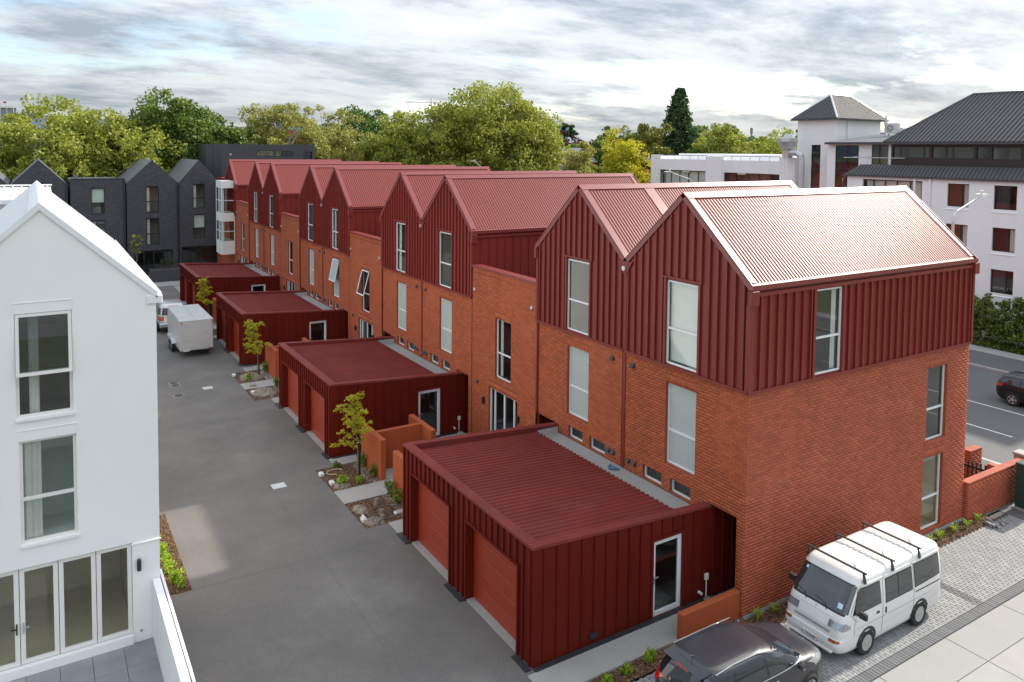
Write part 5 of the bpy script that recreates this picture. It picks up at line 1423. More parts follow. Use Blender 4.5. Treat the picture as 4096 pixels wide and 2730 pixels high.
    text_obj('LTF849', .125, 'ink', pl_, Matrix.Translation((2.287, 0, .425)) @ Matrix.Rotation(R(90), 4, 'Z') @ Matrix.Rotation(R(90), 4, 'X'))
    m = MB(); m.bbox((2.18, 2.30), (-.62, .62), (.30, .345), .01); m.build('bumper_lip', 'van_white', r)
    for y in (-.28, .28):
        m = MB(); p = lambda yy, zz: (B.xend(yy, zz, True) + .03, yy, zz); m.tube([p(y, 1.12), p(y * 1.05 - .1, 1.22), p(y - .38, 1.26)], .009, 5); m.build('wiper', 'black_plastic', r)
    m = MB(); m.lathe([(.02, 0), (.012, .03)], (2.02, .0, 1.07), 'z', 8); m.build('washer_jet', 'black_plastic', r)
    # pale parking card in the screen
    m = MB(); 
    B.end('screen_card', [(.50, 1.24), (.62, 1.24), (.61, 1.34), (.49, 1.34)], True, 'sticker', r, .0105, 2, 2); B.end('screen_card', [(-.60, 1.64), (-.54, 1.64), (-.54, 1.70), (-.60, 1.70)], True, 'sticker', r, .0105, 2, 2)
    for i, x in enumerate((1.30, .155, -1.01)):
        m = MB(); m.box((x - .022, x + .022), (-.84, .84), (2.02, 2.055)); rb = m.build('roof_bar', 'black_plastic', r)
        for sg in (1, -1):
            m = MB(); m.prism([(x - .045, sg * .790, 1.79), (x + .045, sg * .790, 1.79), (x + .03, sg * .74, 2.02), (x - .03, sg * .74, 2.02)], (0, sg * .03, 0)); m.tube([(x, sg * .5, 2.05), (x, sg * .5, 2.15), (x, sg * .56, 2.05)], .008, 5); m.build('bar_foot', 'black_plastic', rb)
    for i in range(6):
        y = -.42 + i * .168
        m = MB(); m.bbox((-1.55, .85), (y, y + .06), (1.93, 1.942), .006); m.build('roof_rib', 'van_white', r)
van()
def hatch():
    r = thing('dark_hatchback', 'dark grey dusty hatchback parked nose to nose with the white van', 'car', (-2.32, -1.98, PZ), local=True)
    B = Body([(.16, 2.0, -2.0, .72), (.28, 2.08, -2.07, .80), (.48, 2.12, -2.11, .838), (.66, 2.10, -2.11, .848), (.80, 2.02, -2.09, .85), (.88, 1.86, -2.07, .845), (.94, 1.62, -2.05, .835), (.99, 1.34, -2.02, .822), (1.04, 1.16, -1.99, .806),
              (1.15, .96, -1.91, .775), (1.28, .70, -1.80, .725), (1.38, .47, -1.71, .678), (1.44, .28, -1.655, .635), (1.485, .08, -1.60, .57), (1.515, -.16, -1.52, .47), (1.53, -.45, -1.40, .34)], n=4.6)
    B.shell('body', 'car_dark', r, seg=72)
    B.end('windscreen', [(-.70, 1.07), (.70, 1.07), (.57, 1.40), (-.57, 1.40)], True, 'van_glass', r, .005, nu=20)
    B.end('rear_window', [(-.70, 1.06), (.70, 1.06), (.56, 1.39), (-.56, 1.39)], False, 'car_glass', r, .005, nu=20)
    for sg in (1, -1):
        B.side('side_window', [(.92, 1.02), (-.02, 1.02), (-.06, 1.38), (.40, 1.36)], sg, 'car_glass', r, .005)
        B.side('side_window', [(-.10, 1.02), (-1.02, 1.04), (-.98, 1.38), (-.14, 1.39)], sg, 'car_glass', r, .005)
        B.side('side_window', [(-1.08, 1.05), (-1.52, 1.12), (-1.36, 1.32), (-1.04, 1.37)], sg, 'car_glass', r, .005)
        B.side('side_window', [(1.20, 1.0), (.97, 1.0), (.72, 1.18), (.80, 1.18)], sg, 'car_glass', r, .005)
        B.side('chrome_strip', [(1.15, .985), (-1.4, 1.005), (-1.4, 1.022), (1.15, 1.002)], sg, 'steel', r, .007, 16, 1)
        B.line([(.98, .35), (1.0, 1.0)], sg, 'black_plastic', r); B.line([(-.06, .3), (-.06, 1.02)], sg, 'black_plastic', r); B.line([(-.98, .55), (-1.04, 1.0)], sg, 'black_plastic', r)
        for x in (.12, -.86): B.side('door_handle', [(x + .1, .86), (x - .08, .865), (x - .08, .90), (x + .1, .895)], sg, 'steel', r, .014, 2, 2)
        for x in (1.30, -1.30): B.arch(x, .31, .37, sg, r); wheel(r, x, sg * .85, sg, .30, .19, .20, 7)
        m = MB(); m.bbox((.80, .94), tuple(sorted((sg * .84, sg * .97))), (.97, 1.08), .03); m.build('mirror', 'car_dark', r)
        B.end('headlight', [(sg * .50, .72), (sg * .80, .74), (sg * .80, .90), (sg * .54, .86)], True, 'lens_clear', r, .008); B.side('headlight', [(2.0, .72), (1.55, .84), (1.50, .91), (1.9, .88)], sg, 'lens_clear', r, .008)
        B.end('tail_light', [(sg * .58, .86), (sg * .80, .84), (sg * .79, 1.08), (sg * .66, 1.06)], False, 'lens_red', r, .012); B.side('tail_light', [(-1.86, .86), (-2.04, .84), (-1.96, 1.12), (-1.84, 1.10)], sg, 'lens_red', r, .012)
        B.side('repeater', [(1.10, .80), (1.04, .80), (1.04, .83), (1.10, .83)], sg, 'lens_clear', r, .01, 2, 2)
        m = MB(); pts = [(.35, sg * .655, 1.42), (-.2, sg * .60, 1.485), (-.9, sg * .59, 1.49), (-1.45, sg * .61, 1.46)]; m.tube(pts, .012, 5); m.build('roof_channel', 'lens_clear', r)
    m = MB(); m.prism([(-1.50, -.56, 1.462), (-1.78, -.50, 1.40), (-1.80, -.50, 1.425), (-1.50, -.56, 1.50)], (0, 1.08, 0)); sp = m.build('spoiler', 'car_dark', r)
    m = MB(); m.bbox((-1.815, -1.795), (-.17, .17), (1.402, 1.428), .006); m.build('brake_light', 'lens_red', sp)
    m = MB(); m.tube([(-1.42, 0, 1.50), (-1.62, 0, 1.60)], .008, 5); m.lathe([(.02, 1.485), (.015, 1.51)], (-1.42, 0, 0), 'z', 8); m.build('aerial', 'black_plastic', r)
    B.end('window_sticker', [(-.52, 1.10), (-.40, 1.10), (-.40, 1.24), (-.52, 1.24)], False, 'sticker', r, .009, 2, 2)
    m = MB(); p = lambda yy, zz: (B.xend(yy, zz, False) - .02, yy, zz); m.tube([p(0, 1.07), p(-.2, 1.12), p(-.42, 1.14)], .008, 5); m.build('rear_wiper', 'black_plastic', r)
    m = MB(); m.box((-2.135, -2.112), (-.18, .18), (.66, .78)); m.build('number_plate', 'plate', r)
    m = MB(); m.box((2.1, 2.135), (-.18, .18), (.42, .53)); m.build('number_plate', 'plate', r)
    for y in (.1, -.45):
        m = MB(); p = lambda yy, zz: (B.xend(yy, zz, True) + .025, yy, zz); m.tube([p(y, 1.06), p(y + .25, 1.08), p(y + .5, 1.08)], .010, 5); m.build('wiper', 'black_plastic', r)
hatch()
def wagon(name, label, loc, rz, paint, rows, n, ws, rw, sides, tl, wheels, wr, spokes, extra=None):
    r = thing(name, label, 'car', loc, rz=rz, local=True)
    B = Body(rows, n); B.shell('body', paint, r, seg=64)
    B.end('windscreen', ws, True, 'car_glass', r, .005, nu=16); B.end('rear_window', rw, False, 'car_glass', r, .006, nu=16)
    for sg in (1, -1):
        for c in sides: B.side('side_window', c, sg, 'car_glass', r, .005)
        for (a, b_, c, d_) in tl: B.end('tail_light', [(sg * a, c), (sg * b_, c), (sg * b_, d_), (sg * a, d_)], False, 'lens_red', r, .012)
        for x in wheels: B.arch(x, wr, wr * 1.22, sg, r); wheel(r, x, sg * (rows[3][3] + .005), sg, wr, .22, wr * .62, spokes)
        m = MB(); m.bbox((.75, .95), tuple(sorted((sg * (rows[3][3]), sg * (rows[3][3] + .2)))), (rows[-5][0] - .3, rows[-5][0] - .14), .03); m.build('mirror', paint, r)
    return r, B
r, B = wagon('black_wagon', 'black estate car driving along the street past the lane lines', (25.85, 3.85, -.22), R(-90), 'car_black',
      [(.18, 2.2, -2.15, .74), (.3, 2.3, -2.27, .82), (.5, 2.34, -2.32, .87), (.68, 2.33, -2.32, .88), (.8, 2.25, -2.31, .88), (.9, 1.9, -2.29, .87), (.97, 1.35, -2.27, .855), (1.1, 1.0, -2.2, .80), (1.25, .62, -2.08, .74), (1.36, .3, -1.98, .68), (1.42, .05, -1.9, .6), (1.46, -.3, -1.8, .45)], 4.6,
      [(-.7, 1.0), (.7, 1.0), (.58, 1.33), (-.58, 1.33)], [(-.66, 1.02), (.66, 1.02), (.58, 1.32), (-.58, 1.32)],
      [[(.95, 1.0), (.0, 1.0), (-.05, 1.33), (.35, 1.31)], [(-.08, 1.0), (-1.0, 1.01), (-1.0, 1.33), (-.12, 1.34)], [(-1.08, 1.02), (-1.95, 1.06), (-1.7, 1.28), (-1.06, 1.33)]], [(.55, .80, .84, .98)], (1.35, -1.35), .33, 5)
for sg in (1, -1): B.side('tail_light', [(-2.0, .82), (-2.26, .82), (-2.24, .96), (-2.05, .96)], sg, 'lens_red', r, .012); B.side('tail_lens', [(-2.12, .85), (-2.22, .85), (-2.2, .93), (-2.12, .93)], sg, 'lens_clear', r, .016, 2, 2)
r, B = wagon('silver_wagon', 'silver four wheel drive wagon towing the box trailer', (-7.85, 42.55, -.03), R(90), 'car_silver',
      [(.35, 2.2, -2.2, .80), (.45, 2.32, -2.34, .88), (.62, 2.36, -2.40, .93), (.80, 2.35, -2.38, .94), (.98, 2.25, -2.34, .94), (1.06, 1.9, -2.33, .93), (1.12, 1.25, -2.32, .92), (1.2, 1.05, -2.30, .89), (1.45, .68, -2.22, .83), (1.65, .4, -2.14, .78), (1.74, .2, -2.08, .72), (1.80, -.05, -2.0, .62), (1.83, -.4, -1.85, .45)], 5.0,
      [(-.75, 1.18), (.75, 1.18), (.66, 1.6), (-.66, 1.6)], [(-.70, 1.18), (.70, 1.18), (.64, 1.62), (-.64, 1.62)],
      [[(.98, 1.16), (.05, 1.16), (.0, 1.62), (.5, 1.6)], [(-.05, 1.16), (-1.0, 1.16), (-1.0, 1.63), (-.1, 1.63)], [(-1.08, 1.16), (-2.1, 1.18), (-1.95, 1.60), (-1.06, 1.63)]], [(.66, .90, .82, 1.10)], (1.4, -1.4), .37, 6)
for sg in (1, -1): B.side('tail_light', [(-2.10, .84), (-2.31, .84), (-2.29, 1.08), (-2.10, 1.08)], sg, 'lens_red', r, .012); B.end('indicator', [(sg * .66, .98), (sg * .90, .98), (sg * .90, 1.10), (sg * .66, 1.10)], False, 'lens_amber', r, .018, 4, 2)
m = MB(); m.bbox((-2.18, -2.0), (-.28, .28), (1.70, 1.735), .01); m.build('brake_light', 'lens_red', r)
m = MB(); m.bbox((-2.46, -2.2), (-.86, .86), (.45, .68), .04); m.build('rear_bumper', 'car_silver', r)
def trailer():
    r = thing('box_trailer', 'grey metal box trailer with twin axles hitched behind the silver wagon', 'trailer', (-7.61, 35.8, -.03), local=True)
    W2, L2 = .89, 2.37
    m = MB(); m.bbox((-W2, W2), (-L2, L2), (.50, 2.12), .015); bx = m.build('box', 'trailer_skin', r)
    m = MB(); m.bbox((-W2 - .015, W2 + .015), (-L2 - .015, L2 + .015), (2.10, 2.145), .015); m.build('roof_edge', 'galv', r)
    for i in range(1, 4):
        y = -L2 + i * 1.2
        m = MB(); m.box((-W2, W2), (y - .006, y + .006), (2.144, 2.149)); m.build('roof_seam', 'kerb', bx)
    m = MB(); m.box((-.006, .006), (-L2, L2), (2.144, 2.149)); m.build('roof_seam', 'kerb', bx)
    m = MB(); m.bbox((-W2 + .03, W2 - .03), (-L2 - .018, -L2 - .001), (.54, 2.07), .006); dr2 = m.build('rear_door', 'trailer_skin', r)
    m = MB(); m.box((-W2 + .03, W2 - .03), (-L2 - .024, -L2 - .0185), (.93, .94)); m.build('door_seam', 'kerb', dr2)
    m = MB(); m.box((-W2, W2), (-L2 - .04, -L2 + .06), (.42, .50)); m.box((-W2, W2), (-L2 + .07, L2), (.40, .495)); m.build('chassis', 'galv', r)
    for x in (-W2 + .04, W2 - .09):
        m = MB(); m.box((x, x + .05), (-L2 - .026, -L2 - .02), (1.94, 2.06)); m.build('marker_light', 'lens_red', r)
    for x in (-.45, .35):
        m = MB(); m.box((x, x + .03), (-L2 - .06, -L2 - .022), (.40, .66)); m.build('latch', 'galv', r)
    m = MB(); m.box((-.72, -.40), (-L2 - .055, -L2 - .045), (.38, .50)); pl_ = m.build('number_plate', 'plate', r)
    text_obj('7215M', .10, 'ink', pl_, Matrix.Translation((-.56, -L2 - .057, .44)) @ Matrix.Rotation(R(90), 4, 'X'))
    m = MB(); m.box((W2 - .25, W2 - .02), (-L2 - .05, -L2 - .041), (.43, .49)); m.build('tail_lamp', 'lens_brown', r)
    for sg in (-1, 1):
        a, b_ = sorted((sg * (W2 + .005), sg * (W2 + .26)))
        m = MB(); m.prism([(a, -1.0, .62), (a, -.72, .86), (a, .72, .86), (a, 1.0, .62), (a, 1.0, .58), (a, .70, .82), (a, -.70, .82), (a, -1.0, .58)], (b_ - a, 0, 0)); m.box((b_ - .012, b_) if sg > 0 else (a, a + .012), (-.72, .72), (.70, .82)); m.build('mudguard', 'galv', r)
        for y in (-.38, .38):
            mb = MB(); rr = .30
            mb.lathe([(.17, -.09), (.27, -.09), (rr, -.06), (rr, .06), (.27, .09), (.17, .09)], (sg * (W2 + .13), y, rr), 'x', 24, cap=False); t = mb.build('wheel', 'rubber', r, smooth=True)
            mb = MB(); mb.lathe([(.175, 0), (.15, sg * .0), (.14, -sg * .02), (.07, sg * .01), (.001, sg * .03)], (sg * (W2 + .205), y, rr), 'x', 20); mb.build('rim', 'rim', t)
    m = MB(); m.tube([(-.5, L2, .45), (0, L2 + 1.0, .45), (.5, L2, .45)], .04, 6); m.tube([(0, L2 + 1.0, .45), (0, L2 + 1.95, .48)], .04, 6); m.build('drawbar', 'galv', r)
trailer()
# ------------------------------------------------------------------ vegetation
def leaf_quads(P, size, rs, up=0.25, aspect=1.7):
    """one rhombic leaf (or spray of leaves) at each point"""
    n = len(P)
    nrm = rs.normal(size=(n, 3)); nrm[:, 2] += up; nrm /= np.linalg.norm(nrm, axis=1)[:, None]
    a = rs.normal(size=(n, 3)); a -= nrm * (a * nrm).sum(1)[:, None]; a /= np.linalg.norm(a, axis=1)[:, None] + 1e-9
    b = np.cross(nrm, a)
    s = (size * rs.uniform(.6, 1.35, n))[:, None]
    v = np.stack([P - a * s * aspect * .5, P + b * s * .5 + nrm * s * .12, P + a * s * aspect * .5, P - b * s * .5 + nrm * s * .12], 1).reshape(-1, 3)
    q = np.arange(n * 4).reshape(-1, 4)
    return v, q
def crown_points(c, rad, nclump, per, rs, lobes=7, rc=(0.09, 0.17), low=-0.55, shape='round'):
    """leaf positions in clumps spread over the surface of several overlapping lobes"""
    c = np.array(c, float); rad = np.array(rad, float)
    L = []
    for i in range(lobes):
        d = rs.normal(size=3); d[2] = abs(d[2]) * .8 - .15; d /= np.linalg.norm(d)
        L.append((c + d * rad * rs.uniform(.30, .50), rad * rs.uniform(.45, .66)))
    L.append((c, rad * .72))
    C = []
    while len(C) < nclump:
        o, r = L[rs.randint(len(L))]
        d = rs.normal(size=3); d /= np.linalg.norm(d)
        if d[2] < low: continue
        p = o + d * r * rs.uniform(.72, 1.08)
        C.append(p)
    C = np.array(C); m = rad.mean()
    R_ = rs.uniform(rc[0], rc[1], nclump) * m
    idx = np.repeat(np.arange(nclump), per); n = len(idx)
    d = rs.normal(size=(n, 3)); d /= np.linalg.norm(d, axis=1)[:, None]
    d[:, 2] *= .75
    P = C[idx] + d * (R_[idx] * rs.uniform(.25, 1.0, n) ** .6)[:, None]
    return P, C
def limb_mesh(base, C, rs, r0, nl=12, z0=None, seg=6):
    mb = MB(); base = Vector(base)
    top = Vector(np.mean(C, 0)); 
    h = top.z - base.z
    fork = base + Vector((0, 0, h * .35))
    tp = [base, base.lerp(fork, .5) + Vector((rs.uniform(-.1, .1), rs.uniform(-.1, .1), 0)), fork, fork.lerp(top, .55), top]
    mb.tube(tp, [r0 * 1.2, r0, r0 * .85, r0 * .5, r0 * .2], 8)
    for i in rs.choice(len(C), min(nl, len(C)), replace=False):
        t = Vector(C[i]); s = fork.lerp(top, rs.uniform(0, .6))
        mid = s.lerp(t, .5) + Vector((rs.uniform(-.4, .4), rs.uniform(-.4, .4), rs.uniform(.1, .7))) * (r0 * 1.8)
        mb.tube([s, mid, t], [r0 * .38, r0 * .22, r0 * .06], 5, cap=False)
    return mb
def tree(name, label, base, top, rad, leaf, leafm, nclump, per, seed, bark='bark', lobes=7, group='trees behind the houses', r0=.35, nl=14, rc=(.09, .17), asp=1.6, cat='tree', low=-.55):
    rs = np.random.RandomState(seed)
    r = thing(name, label, cat, base, group)
    c = (base[0], base[1], top - rad[2] * .98)
    dense = 1.8 if leaf > .15 else 1.0
    P, C = crown_points(c, rad, nclump, int(per * dense), rs, lobes, rc, low)
    leaf = leaf * (.74 if dense > 1 else 1)
    P = P[P[:, 2] > base[2] + .2]
    v, q = leaf_quads(P, leaf, rs, aspect=asp)
    np_obj('crown', v, q, leafm, r)
    limb_mesh(base, C, rs, r0, nl).build('trunk', bark, r)
    return r
def conifer(name, label, base, h, rad, leaf, leafm, n, seed, group='trees behind the houses', power=1.0, cat='tree'):
    rs = np.random.RandomState(seed)
    r = thing(name, label, cat, base, group)
    ncl = n // 40
    t = rs.uniform(0.04, .99, ncl) ** .85
    a = rs.uniform(0, 2 * np.pi, ncl)
    w = rad * (1 - t) ** power * (1 + .22 * np.sin(a * 3 + t * 9) + rs.uniform(-.2, .2, ncl))
    k = rs.uniform(.55, 1.0, ncl)
    C = np.stack([base[0] + np.cos(a) * w * k, base[1] + np.sin(a) * w * k, base[2] + .4 + t * (h - .4)], 1)
    idx = np.repeat(np.arange(ncl), 40); m = len(idx)
    d = rs.normal(size=(m, 3)); d /= np.linalg.norm(d, axis=1)[:, None]; d[:, 2] = d[:, 2] * .6 - .25
    rr = (.10 * rad + .07 * rad * (1 - t))
    P = C[idx] + d * (rr[idx] * rs.uniform(.2, 1, m))[:, None] * np.array([1.2, 1.2, 1.0])
    v, q = leaf_quads(P, leaf, rs, up=.1, aspect=2.0); np_obj('crown', v, q, leafm, r)
    mb = MB(); mb.tube([base, (base[0], base[1], base[2] + h * .97)], [rad * .10, .03], 8)
    mb.build('trunk', 'bark', r)
    return r
G0 = -.36
TB = 'trees behind the houses'
tree('plane_tree', 'broad yellow green tree with pale bare twigs behind the dark brick gables on the left', (-11.5, 84, G0), 17.8, (11.0, 7.5, 8.6), .34, 'leaf_plane', 400, 52, 1, bark='bark_pale', nl=40, lobes=9)
tree('plane_tree', 'lower dark tree at the far left behind the white house', (-22.5, 80, G0), 12.6, (6.5, 6, 6.2), .32, 'leaf_oak', 160, 48, 2)
tree('oak_tree', 'dense dark green tree behind the corner dark brick gable', (-1.2, 87, G0), 18.6, (9.6, 7.0, 8.8), .34, 'leaf_oak', 390, 52, 3, lobes=9)
tree('poplar_tree', 'thin yellowish tree right behind the dark flat block', (11.0, 89, G0), 19.2, (8.8, 5.5, 9.2), .28, 'leaf_yellowish', 280, 36, 4, lobes=10, rc=(.06, .14), bark='bark_pale', nl=26)
tree('poplar_tree', 'smaller pale yellowish tree between the dark block and the dark dome tree', (20.0, 91, G0), 17.2, (7.4, 5, 8.0), .28, 'leaf_yellowish', 220, 36, 5, lobes=8, bark='bark_pale', rc=(.08, .16))
tree('lime_tree', 'dark rounded tree left of the largest yellow green tree', (28.0, 97, G0), 18.8, (8.6, 6.5, 8.8), .34, 'leaf_dark', 260, 48, 6, lobes=6)
tree('plane_tree', 'largest spreading yellow green tree behind the red roofs', (38.0, 81.5, G0), 20.3, (14.5, 9.5, 10.0), .34, 'leaf_plane', 660, 54, 7, bark='bark_pale', nl=60, lobes=12, r0=.5)
tree('plane_tree', 'left shoulder tree beside the largest yellow green tree', (29.0, 84.5, G0), 17.6, (7.4, 6.5, 8.4), .33, 'leaf_plane', 240, 50, 8, bark='bark_pale', nl=30, lobes=8)
tree('willow_tree', 'olive tree in front of the brick house with grey roof', (33.0, 51.8, G0), 13.7, (2.9, 2.9, 5.6), .2, 'leaf_yellowish', 150, 46, 9, lobes=8)
tree('shrub_tree', 'low olive shrub tree right of the white weatherboard house', (34.6, 50.3, G0), 11.3, (2.6, 2.6, 4.6), .2, 'leaf_plane', 110, 46, 10, lobes=7)
tree('copper_beech', 'round dark purple tree before the green dome tree', (72.5, 105, G0), 16.0, (6.0, 6, 7.0), .34, 'leaf_purple', 150, 46, 11, lobes=6)
tree('copper_beech', 'purple tree in front of the glass office', (63.5, 104, G0), 15.0, (5.0, 5, 6.4), .34, 'leaf_purple', 120, 46, 12, lobes=5)
tree('chestnut_tree', 'fresh green dome tree behind the brick house roof', (70.0, 95, G0), 16.4, (6.4, 6, 7.4), .34, 'leaf_oak', 190, 50, 13, lobes=6)
tree('golden_elm', 'bright golden yellow tree at the end of the white wing', (40.3, 53.0, G0), 14.4, (3.5, 3.5, 5.8), .21, 'leaf_gold', 190, 46, 14, lobes=12, rc=(.10, .2), r0=.2)
tree('yew_tree', 'broad olive tree left of the tall dark conifer', (51.6, 62.0, G0), 16.4, (5.4, 5.0, 8.2), .24, 'leaf_olive', 220, 50, 15, lobes=8, asp=2.2)
conifer('redwood_tree', 'tall dark pointed conifer standing above all other trees', (57.2, 61.6, G0), 20.8, 5.6, .22, 'leaf_conifer', 26000, 16, power=.85)
tree('weeping_willow', 'rounded pale willow right of the tall conifer', (56.5, 53.8, G0), 15.9, (5.2, 4.8, 7.6), .22, 'leaf_plane', 220, 50, 17, lobes=6, asp=2.6)
tree('willow_tree', 'small lime green tree at the foot of the tall conifer', (53.5, 56.0, G0), 13.2, (2.4, 2.4, 5.4), .24, 'leaf_shrub', 80, 46, 18, lobes=5)
tree('willow_tree', 'lower willow right of the rounded pale willow', (57.5, 50.3, G0), 14.6, (4.4, 4.2, 6.8), .22, 'leaf_plane', 150, 46, 27, lobes=6, asp=2.6)
tree('lime_tree', 'dark tree behind the pale willow', (86.0, 78.5, G0), 16.3, (6.5, 6, 7.6), .36, 'leaf_dark', 150, 46, 19, lobes=6)
tree('cedar_tree', 'blue green low conifer beside the silver exhaust cowl', (61.5, 50.4, G0), 12.9, (3.2, 3.2, 5.6), .26, 'leaf_conifer', 100, 46, 20, lobes=6, asp=2.4)
tree('willow_tree', 'olive green tree behind the silver exhaust cowl', (64.5, 50.3, G0), 15.4, (6.4, 5.6, 7.6), .24, 'leaf_plane', 260, 46, 28, lobes=8)
tree('copper_beech', 'purple tree behind the air conditioners on the hotel roof', (66.0, 36.0, G0), 15.9, (4.2, 4, 6.5), .26, 'leaf_purple', 130, 46, 21, lobes=5)
for i, (x, y, tp, rd, ml, lab) in enumerate(((98, 112, 18.6, 8, 'leaf_oak', 'distant green tree left of the tall conifer top'), (104, 104, 18.4, 7, 'leaf_oak', 'distant green tree right of the tall conifer'), (94, 92, 17.0, 7, 'leaf_plane', 'distant pale green tree behind the dark willow side tree'), (84, 108, 17.3, 4.5, 'leaf_dark', 'distant dark tree between the dome tree and the olive tree'),
        (118, 98, 17.0, 5.5, 'leaf_dark', 'distant dark feathery tree left of the thin mast'), (108, 86, 15.5, 6.5, 'leaf_plane', 'distant low tree right of the thin mast'), (112, 84, 17.2, 3.2, 'leaf_dark', 'distant open topped tree behind the exhaust cowl'), (55, 128, 16.5, 7, 'leaf_dark', 'distant dark tree behind the purple tree left'), (78, 122, 17.0, 6, 'leaf_oak', 'distant green tree behind the dome tree'))):
    tree('park_tree', lab, (x, y, G0), tp, (rd, rd, 7.2), .40, ml, 130, 40, 40 + i, lobes=6, group='distant park trees')
for i, (x, y, h, lab) in enumerate(((69.6, 111, 17.6, 'tall umbrella pine left one before the glass office'), (73.6, 110.5, 17.9, 'tall pine right one before the glass office'))):
    rs = np.random.RandomState(60 + i); r = thing('pine_tree', lab, 'tree', (x, y, G0), 'pines by the glass office')
    P, C = crown_points((x, y, h - 2.4), (2.6, 2.6, 2.4), 46, 46, rs, 6); v, q = leaf_quads(P, .3, rs, aspect=2.2); np_obj('crown', v, q, 'leaf_conifer', r)
    m = MB(); m.tube([(x, y, G0), (x + .2, y, h - 2)], [.35, .2], 7); m.build('trunk', 'bark', r)
# the far wood: one mass
rs = np.random.RandomState(77); V = []; Q = []; nb = 0
for i in range(90):
    a = rs.uniform(-.35, 1.12); d = rs.uniform(150, 330); x, y = -15 + d * math.sin(a), -13 + d * math.cos(a)
    if x < 20 and d < 190: d = 240; x, y = -15 + d * math.sin(a), -13 + d * math.cos(a)
    P, C = crown_points((x, y, 4.5 + d * .003), (8, 8, 7.5 + rs.uniform(-1.5, 1.5)), 34, 26, rs, 5); v, q = leaf_quads(P, .75, rs)
    V.append(v); Q.append(q + nb); nb += len(v)
o = np_obj('far_wood', np.concatenate(V), np.concatenate(Q), 'leaf_dark'); stuff(o); tag(o, 'mass of far green trees along the horizon', 'wood')

# saplings with stakes
def sapling(x, y, seed, label, h=3.0):
    rs = np.random.RandomState(seed); r = thing('golden_sapling', label, 'tree', (x, y, -.05), 'yellow leaved saplings in the lane beds')
    m = MB(); m.tube([(x, y, -.05), (x + .03, y, .8), (x - .02, y + .02, 1.6), (x - .25, y, h)], [.022, .02, .016, .005], 6)
    tips = []
    for i in range(24):
        t = rs.uniform(.40, 1); s = Vector((x, y, .0)).lerp(Vector((x - .22 * t, y, h)), t); a = rs.uniform(0, 6.28); L = rs.uniform(.3, .75) * (1.25 - t * .6)
        e = s + Vector((math.cos(a) * L, math.sin(a) * L, rs.uniform(.0, .28))); m.tube([s, s.lerp(e, .5) + Vector((0, 0, .06)), e], [.009, .006, .003], 4, cap=False); tips.append((s, e))
    m.build('trunk', 'bark', r)
    P = []
    for s, e in tips + [(Vector((x - .1, y, h - .7)), Vector((x - .25, y, h)))]:
        for k in range(5):
            b = s.lerp(e, .3 + .7 * k / 4); a = rs.uniform(0, 6.28); d = Vector((math.cos(a), math.sin(a), rs.uniform(-.5, .05))).normalized(); ln = rs.uniform(.2, .34)
            side = d.cross(Vector((0, 0, 1))).normalized()
            for j in range(8):
                for sg in (-1, 1): P.append(b + d * ln * j / 8 + side * sg * .03 + Vector((0, 0, -.03 * (j / 8) ** 2)))
    P = np.array([tuple(p) for p in P]); P = np.concatenate([P, P + rs.normal(size=P.shape) * .03]); v, q = leaf_quads(P, .040, rs, up=1.2, aspect=2.0); np_obj('crown', v, q, 'leaf_gold', r)
    m = MB(); m.box((x + .06, x + .12), (y - .03, y + .03), (-.1, 1.45)); m.build('stake', 'stake', r)
    m = MB(); m.tube([(x - .03, y, 1.25), (x + .09, y - .04, 1.25)], .02, 5); m.build('tie', 'room_tan', r)
sapling(-5.5, 13.28, 5, 'golden leaved sapling tied to a black stake in the bed beside the pale path')
sapling(-5.6, 27.7, 6, 'golden leaved sapling tied to a black stake in the muddy bed by the second garage')
sapling(-5.4, 42.3, 7, 'golden leaved sapling beside the box trailer')
def shrub(x, y, z, h, w, leafm, n, seed, label, group, leaf=.05, asp=2.2):
    rs = np.random.RandomState(seed); r = thing('garden_shrub', label, 'shrub', (x, y, z), group)
    m = MB(); P = []
    for i in range(9):
        a = rs.uniform(0, 6.28); k = rs.uniform(.1, 1) * w * .5; e = Vector((x + math.cos(a) * k, y + math.sin(a) * k, z + h * rs.uniform(.6, 1))); m.tube([(x, y, z), tuple(e)], [.008, .003], 4, cap=False)
        for j in range(n // 9): t = rs.uniform(.25, 1); p = Vector((x, y, z)).lerp(e, t); P.append(tuple(p + Vector(rs.normal(size=3)) * w * .10))
    m.build('stems', 'bark', r); v, q = leaf_quads(np.array(P), leaf, rs, up=.8, aspect=asp); np_obj('foliage', v, q, leafm, r)
for i, (x, y, h, w, lm, lab) in enumerate(((-4.97, 13.95, .62, .5, 'leaf_shrub', 'leafy green shrub against the wall end behind the staked sapling'), (-5.0, 12.95, .55, .45, 'leaf_shrub', 'leafy green shrub at the corner of the orange cross wall'), (-6.22, 12.85, .38, .4, 'leaf_lime', 'small bright green plant at the lane side of the sapling bed'), (-5.62, 12.72, .3, .3, 'leaf_lime', 'tiny green plant beside the pale path in the sapling bed'),
        (-5.08, 11.12, .62, .4, 'leaf_shrub', 'upright green shrub in the corner by the pale path'), (-5.1, 10.5, .55, .5, 'leaf_shrub', 'bushy green shrub against the screen wall of the first garage'), (-5.9, 14.35, .25, .35, 'leaf_shrub', 'low green plant at the far edge of the sapling bed'),
        (-5.05, 28.4, .6, .5, 'leaf_shrub', 'green shrub against the orange wall behind the muddy bed'), (-6.1, 27.4, .35, .4, 'leaf_lime', 'small green plant in the muddy bed by the lane'), (-5.2, 25.3, .6, .35, 'leaf_shrub', 'green shrub at the screen wall of the second garage'), (-5.0, 38.9, .7, .5, 'leaf_shrub', 'green shrub behind the box trailer'))):
    shrub(x, y, -.05, h, w, lm, 260, 100 + i, lab, 'shrubs in the courtyard beds')
